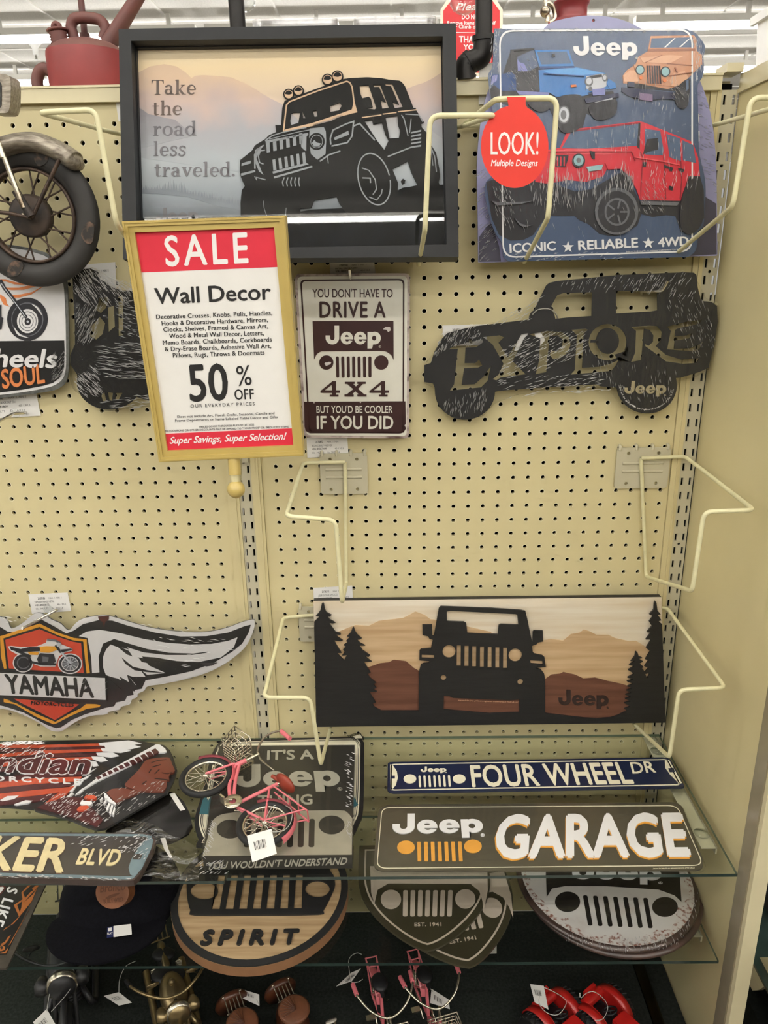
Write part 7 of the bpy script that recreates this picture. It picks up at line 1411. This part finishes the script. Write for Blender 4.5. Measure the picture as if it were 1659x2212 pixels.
# miniature motorcycles
bron = mat('antique_bronze', (150, 132, 96), .3, .8, .12, 40); pew = mat('pewter', (120, 118, 112), .35, .8, .1, 50)
def motorcycle(M, label, met, windshield=False):
    r = root('miniature_motorcycle', label, 'model motorcycle', M, 'metal miniature motorcycles'); G = lambda p: [M @ V3(q) for q in p]
    wheel(r, M, (.155, 0, .040), .040, .008, 16, rim_m=met); wheel(r, M, (0, 0, .040), .040, .010, 16, rim_m=met)
    f = MB(); f.ball(M @ V3((.088, 0, .092)), .030, met, 22, (1.25, .72, .62), (M.to_3x3().to_4x4() @ Matrix.Rotation(.2, 4, 'Y'))); f.ball(M @ V3((.082, 0, .112)), .006, met, 10); f.build('tank', r)
    f = MB(); f.ball(M @ V3((.036, 0, .078)), .026, saddle_b, 20, (1.2, .8, .36)); f.ball(M @ V3((.0, 0, .086)), .020, saddle_b, 20, (1.1, .75, .4)); f.build('seat', r)
    f = MB()
    for k in range(7): f.lathe(M @ axisM(V3((.068, 0, .042+k*.005)), (.25, 0, 1)), [(0, 0), (.018-k*.0006, 0), (.018-k*.0006, .0026), (.012, .0027), (.012, .005)], met, 18); f.lathe(M @ axisM(V3((.098, 0, .042+k*.005)), (-.25, 0, 1)), [(0, 0), (.018-k*.0006, 0), (.018-k*.0006, .0026), (.012, .0027), (.012, .005)], met, 18)
    f.box((.055, -.020, .024), (.115, .020, .044), gun, M, .004); f.build('engine', r)
    for s_ in (-1, 1):
        f = MB(); f.tube(G(bend([(.10, s_*.016, .06), (.118, s_*.026, .05), (.105, s_*.030, .028), (-.03, s_*.030, .030)], .012)), .0052, met, 12, r1=.007); f.build('exhaust_pipe', r)
        f = MB(); f.tube(G([(.122, s_*.012, .108), (.155, s_*.012, .040)]), .0035, met, 12); f.build('fork', r)
        f = MB(); f.tube(G([(.098, s_*.038, .128), (.112, s_*.030, .150)]), .0011, met, 6); f.lathe(M @ axisM(V3((.113, s_*.030, .154)), (-.8, 0, .5)), [(0, .002), (.010, .001), (.010, -.001), (0, -.004)], met, 20); f.build('mirror', r)
        f = MB(); f.lathe(M @ axisM(V3((.126, s_*.024, .104)), (1, 0, 0)), [(0, .012), (.008, .010), (.0095, 0), (.006, -.010), (0, -.012)], met, 18); f.build('indicator', r)
        f = MB(); f.tube(G([(.072, s_*.060, .124), (.056, s_*.064, .120)]), .0042, saddle_b, 12); f.build('grip', r)
    f = MB(); f.tube(G(sm([(.058, .063, .120), (.078, .058, .126), (.104, .040, .130), (.116, .014, .122), (.116, -.014, .122), (.104, -.040, .130), (.078, -.058, .126), (.058, -.063, .120)], 5, False)), .0025, met, 10); f.build('handlebar', r)
    f = MB(); T = M @ axisM(V3((.134, 0, .104)), (1, 0, .12)); f.lathe(T, [(0, .010), (.014, .008), (.0175, .002), (.0185, -.001), (.016, -.010), (0, -.020)], met, 28); f.lathe(T, [(.0165, .0045), (.0185, .003), (.0195, -.001)], rimc, 28); f.build('headlight', r)
    f = MB(); f.tube(G(arc(.155, .040, .046, 130, 30)), .0052, met, 10); f.build('front_fender', r)
    f = MB(); f.tube(G(arc(0, .040, .047, 170, 50)), .0070, met, 10); f.build('rear_fender', r)
    f = MB()
    for y in (-.012, -.004, .004, .012): f.tube(G([(-.020, y, .098), (-.044, y, .112)]), .0013, met, 6)
    f.tube(G([(-.020, -.016, .098), (-.020, .016, .098)]), .0017, met, 6); f.tube(G([(-.044, -.016, .112), (-.044, .016, .112)]), .0017, met, 6); f.build('rear_rack', r)
    f = MB(); f.tube(G([(.125, 0, .115), (.050, 0, .060), (.050, 0, .028), (.118, 0, .026), (.125, 0, .100)]), .003, gun, 8); f.tube(G([(.050, 0, .05), (0, .012, .04)]), .0028, gun, 8); f.build('frame', r)
    for s_ in (-1, 1):
        f = MB()
        for k in range(9): f.tube([M @ V3((.006+.012*k/9+math.cos(a*.785)*.0, s_*.02+math.cos(a*.785)*.005, .045+.036*(k+a/8)/9)) for a in range(8)], .0011, rimc, 5)
        f.build('shock_absorber', r)
    return r
m1 = motorcycle(stand((134, 2137), (.140, 0, .104), -70, 1.35), 'dark metal miniature motorcycle with white tag on the base deck, far left', gun)
string_tag(m1, None, [WZ(*p, ZD+.14) for p in c('G4', '560 1680 600 1450 690 1250 860 1180 895 1260 880 1350 780 1500 610 1690')], [WZ(*p, ZD+.10) for p in c('G4', '395 1815 560 1655 660 1836 500 1990')])
m2 = motorcycle(stand((388, 2196), (.140, 0, .104), -64, 1.1), 'bronze miniature motorcycle on the base deck, right of the dark motorcycle', bron)
string_tag(m2, None, [WZ(*p, ZD+.11) for p in c('G4', '1420 1460 1430 1300 1500 1150 1620 1085')], [WZ(*p, ZD+.07) for p in c('G4', '1240 1500 1420 1455 1575 1580 1420 1615')])
# small card under the shields and a card under the cap
for s, lb in (('560 318 645 315 645 345 575 348', 'small white card on the base deck behind the right shield sign'),):
    pl = flat(*c('D8', '600 330')[0], ZD+.0003); r = root('price_card', lb, 'label', pl.M(), 'loose cards'); mb = MB(); mb.p(pl, c('D8', s), paper, 0, .0004); mb.build('card', r)
pl = flat(*c('G4', '1380 980')[0], ZD+.0003); r = root('price_card', 'small grey card on the base deck seen under the brim of the dark cap', 'label', pl.M(), 'loose cards'); mb = MB(); mb.p(pl, c('G4', '1280 1000 1455 950 1450 1000 1330 1005'), paper, 0, .0004); mb.build('card', r)
# ================================================================== neighbouring bay beyond the side panel
gond = mat('bay_cream', (214, 206, 184), .45, var=.03); dkf = mat('dark_bay_cloth', (26, 30, 30), .9, 0, .2, 100, spec=.1)
def Q(s, x): return [WX(*p, x) for p in c('E3', s)]
mb = MB(); mb.box((.60, -.9, 0), (2.2, .3, .20), dkf); mb.build('base_deck', None, 'dark base deck of the next bay, seen past the side panel at bottom right', 'display base')
mb = MB(); mb.box((.53, .30, .20), (2.2, .32, 1.45), dkf); mb.build('wall_far', kind='structure')
zb_ = WX(*c('E3', '900 1600')[0], .62)
r = root('shelf_end', 'cream shelf end bracket of the next bay, bottom right edge', 'shelf', V3((.62, zb_.y, zb_.z)))
pq = PL((.62, 0, 0), (0, -1, 0), (0, 0, 1)); mb = MB(); mb.loc(pq, [rnd(pq.LL(c('E3', '800 1590 1100 1590 1100 1700 935 1860 880 1895 730 1905')), .006)], -.004, .004, gond); mb.build('bracket', r)
zs_ = WX(*c('E3', '860 1570')[0], .62).z
mb = MB(); mb.box((.60, -.62, zs_), (2.2, .2, zs_+.006), gedge); mb.build('glass_shelf', None, 'glass shelf of the next bay at the bottom right edge', 'shelf')
for i, (x, y, w, d, h, cl, lb) in enumerate(((.66, -.30, .10, .12, .05, (32, 44, 92), 'navy box on the glass shelf of the next bay'), (.78, -.30, .12, .14, .035, (206, 208, 206), 'white box on the glass shelf of the next bay'), (.68, -.10, .16, .10, .16, (40, 40, 42), 'black mesh basket on the glass shelf of the next bay'))):
    mb = MB(); mb.box((x, y, zs_+.0065), (x+w, y+d, zs_+.0065+h), mat('bay_box_%d' % i, cl, .5, 0, .1, 30), None, .006); mb.build('merchandise_box', None, lb, 'box')
mb = MB(); mb.box((.66, -.25, .2005), (.80, -.12, .26), mat('bay_red', (150, 28, 40), .5), None, .01); mb.build('merchandise_box', None, 'red box on the dark deck of the next bay, bottom right edge', 'box')
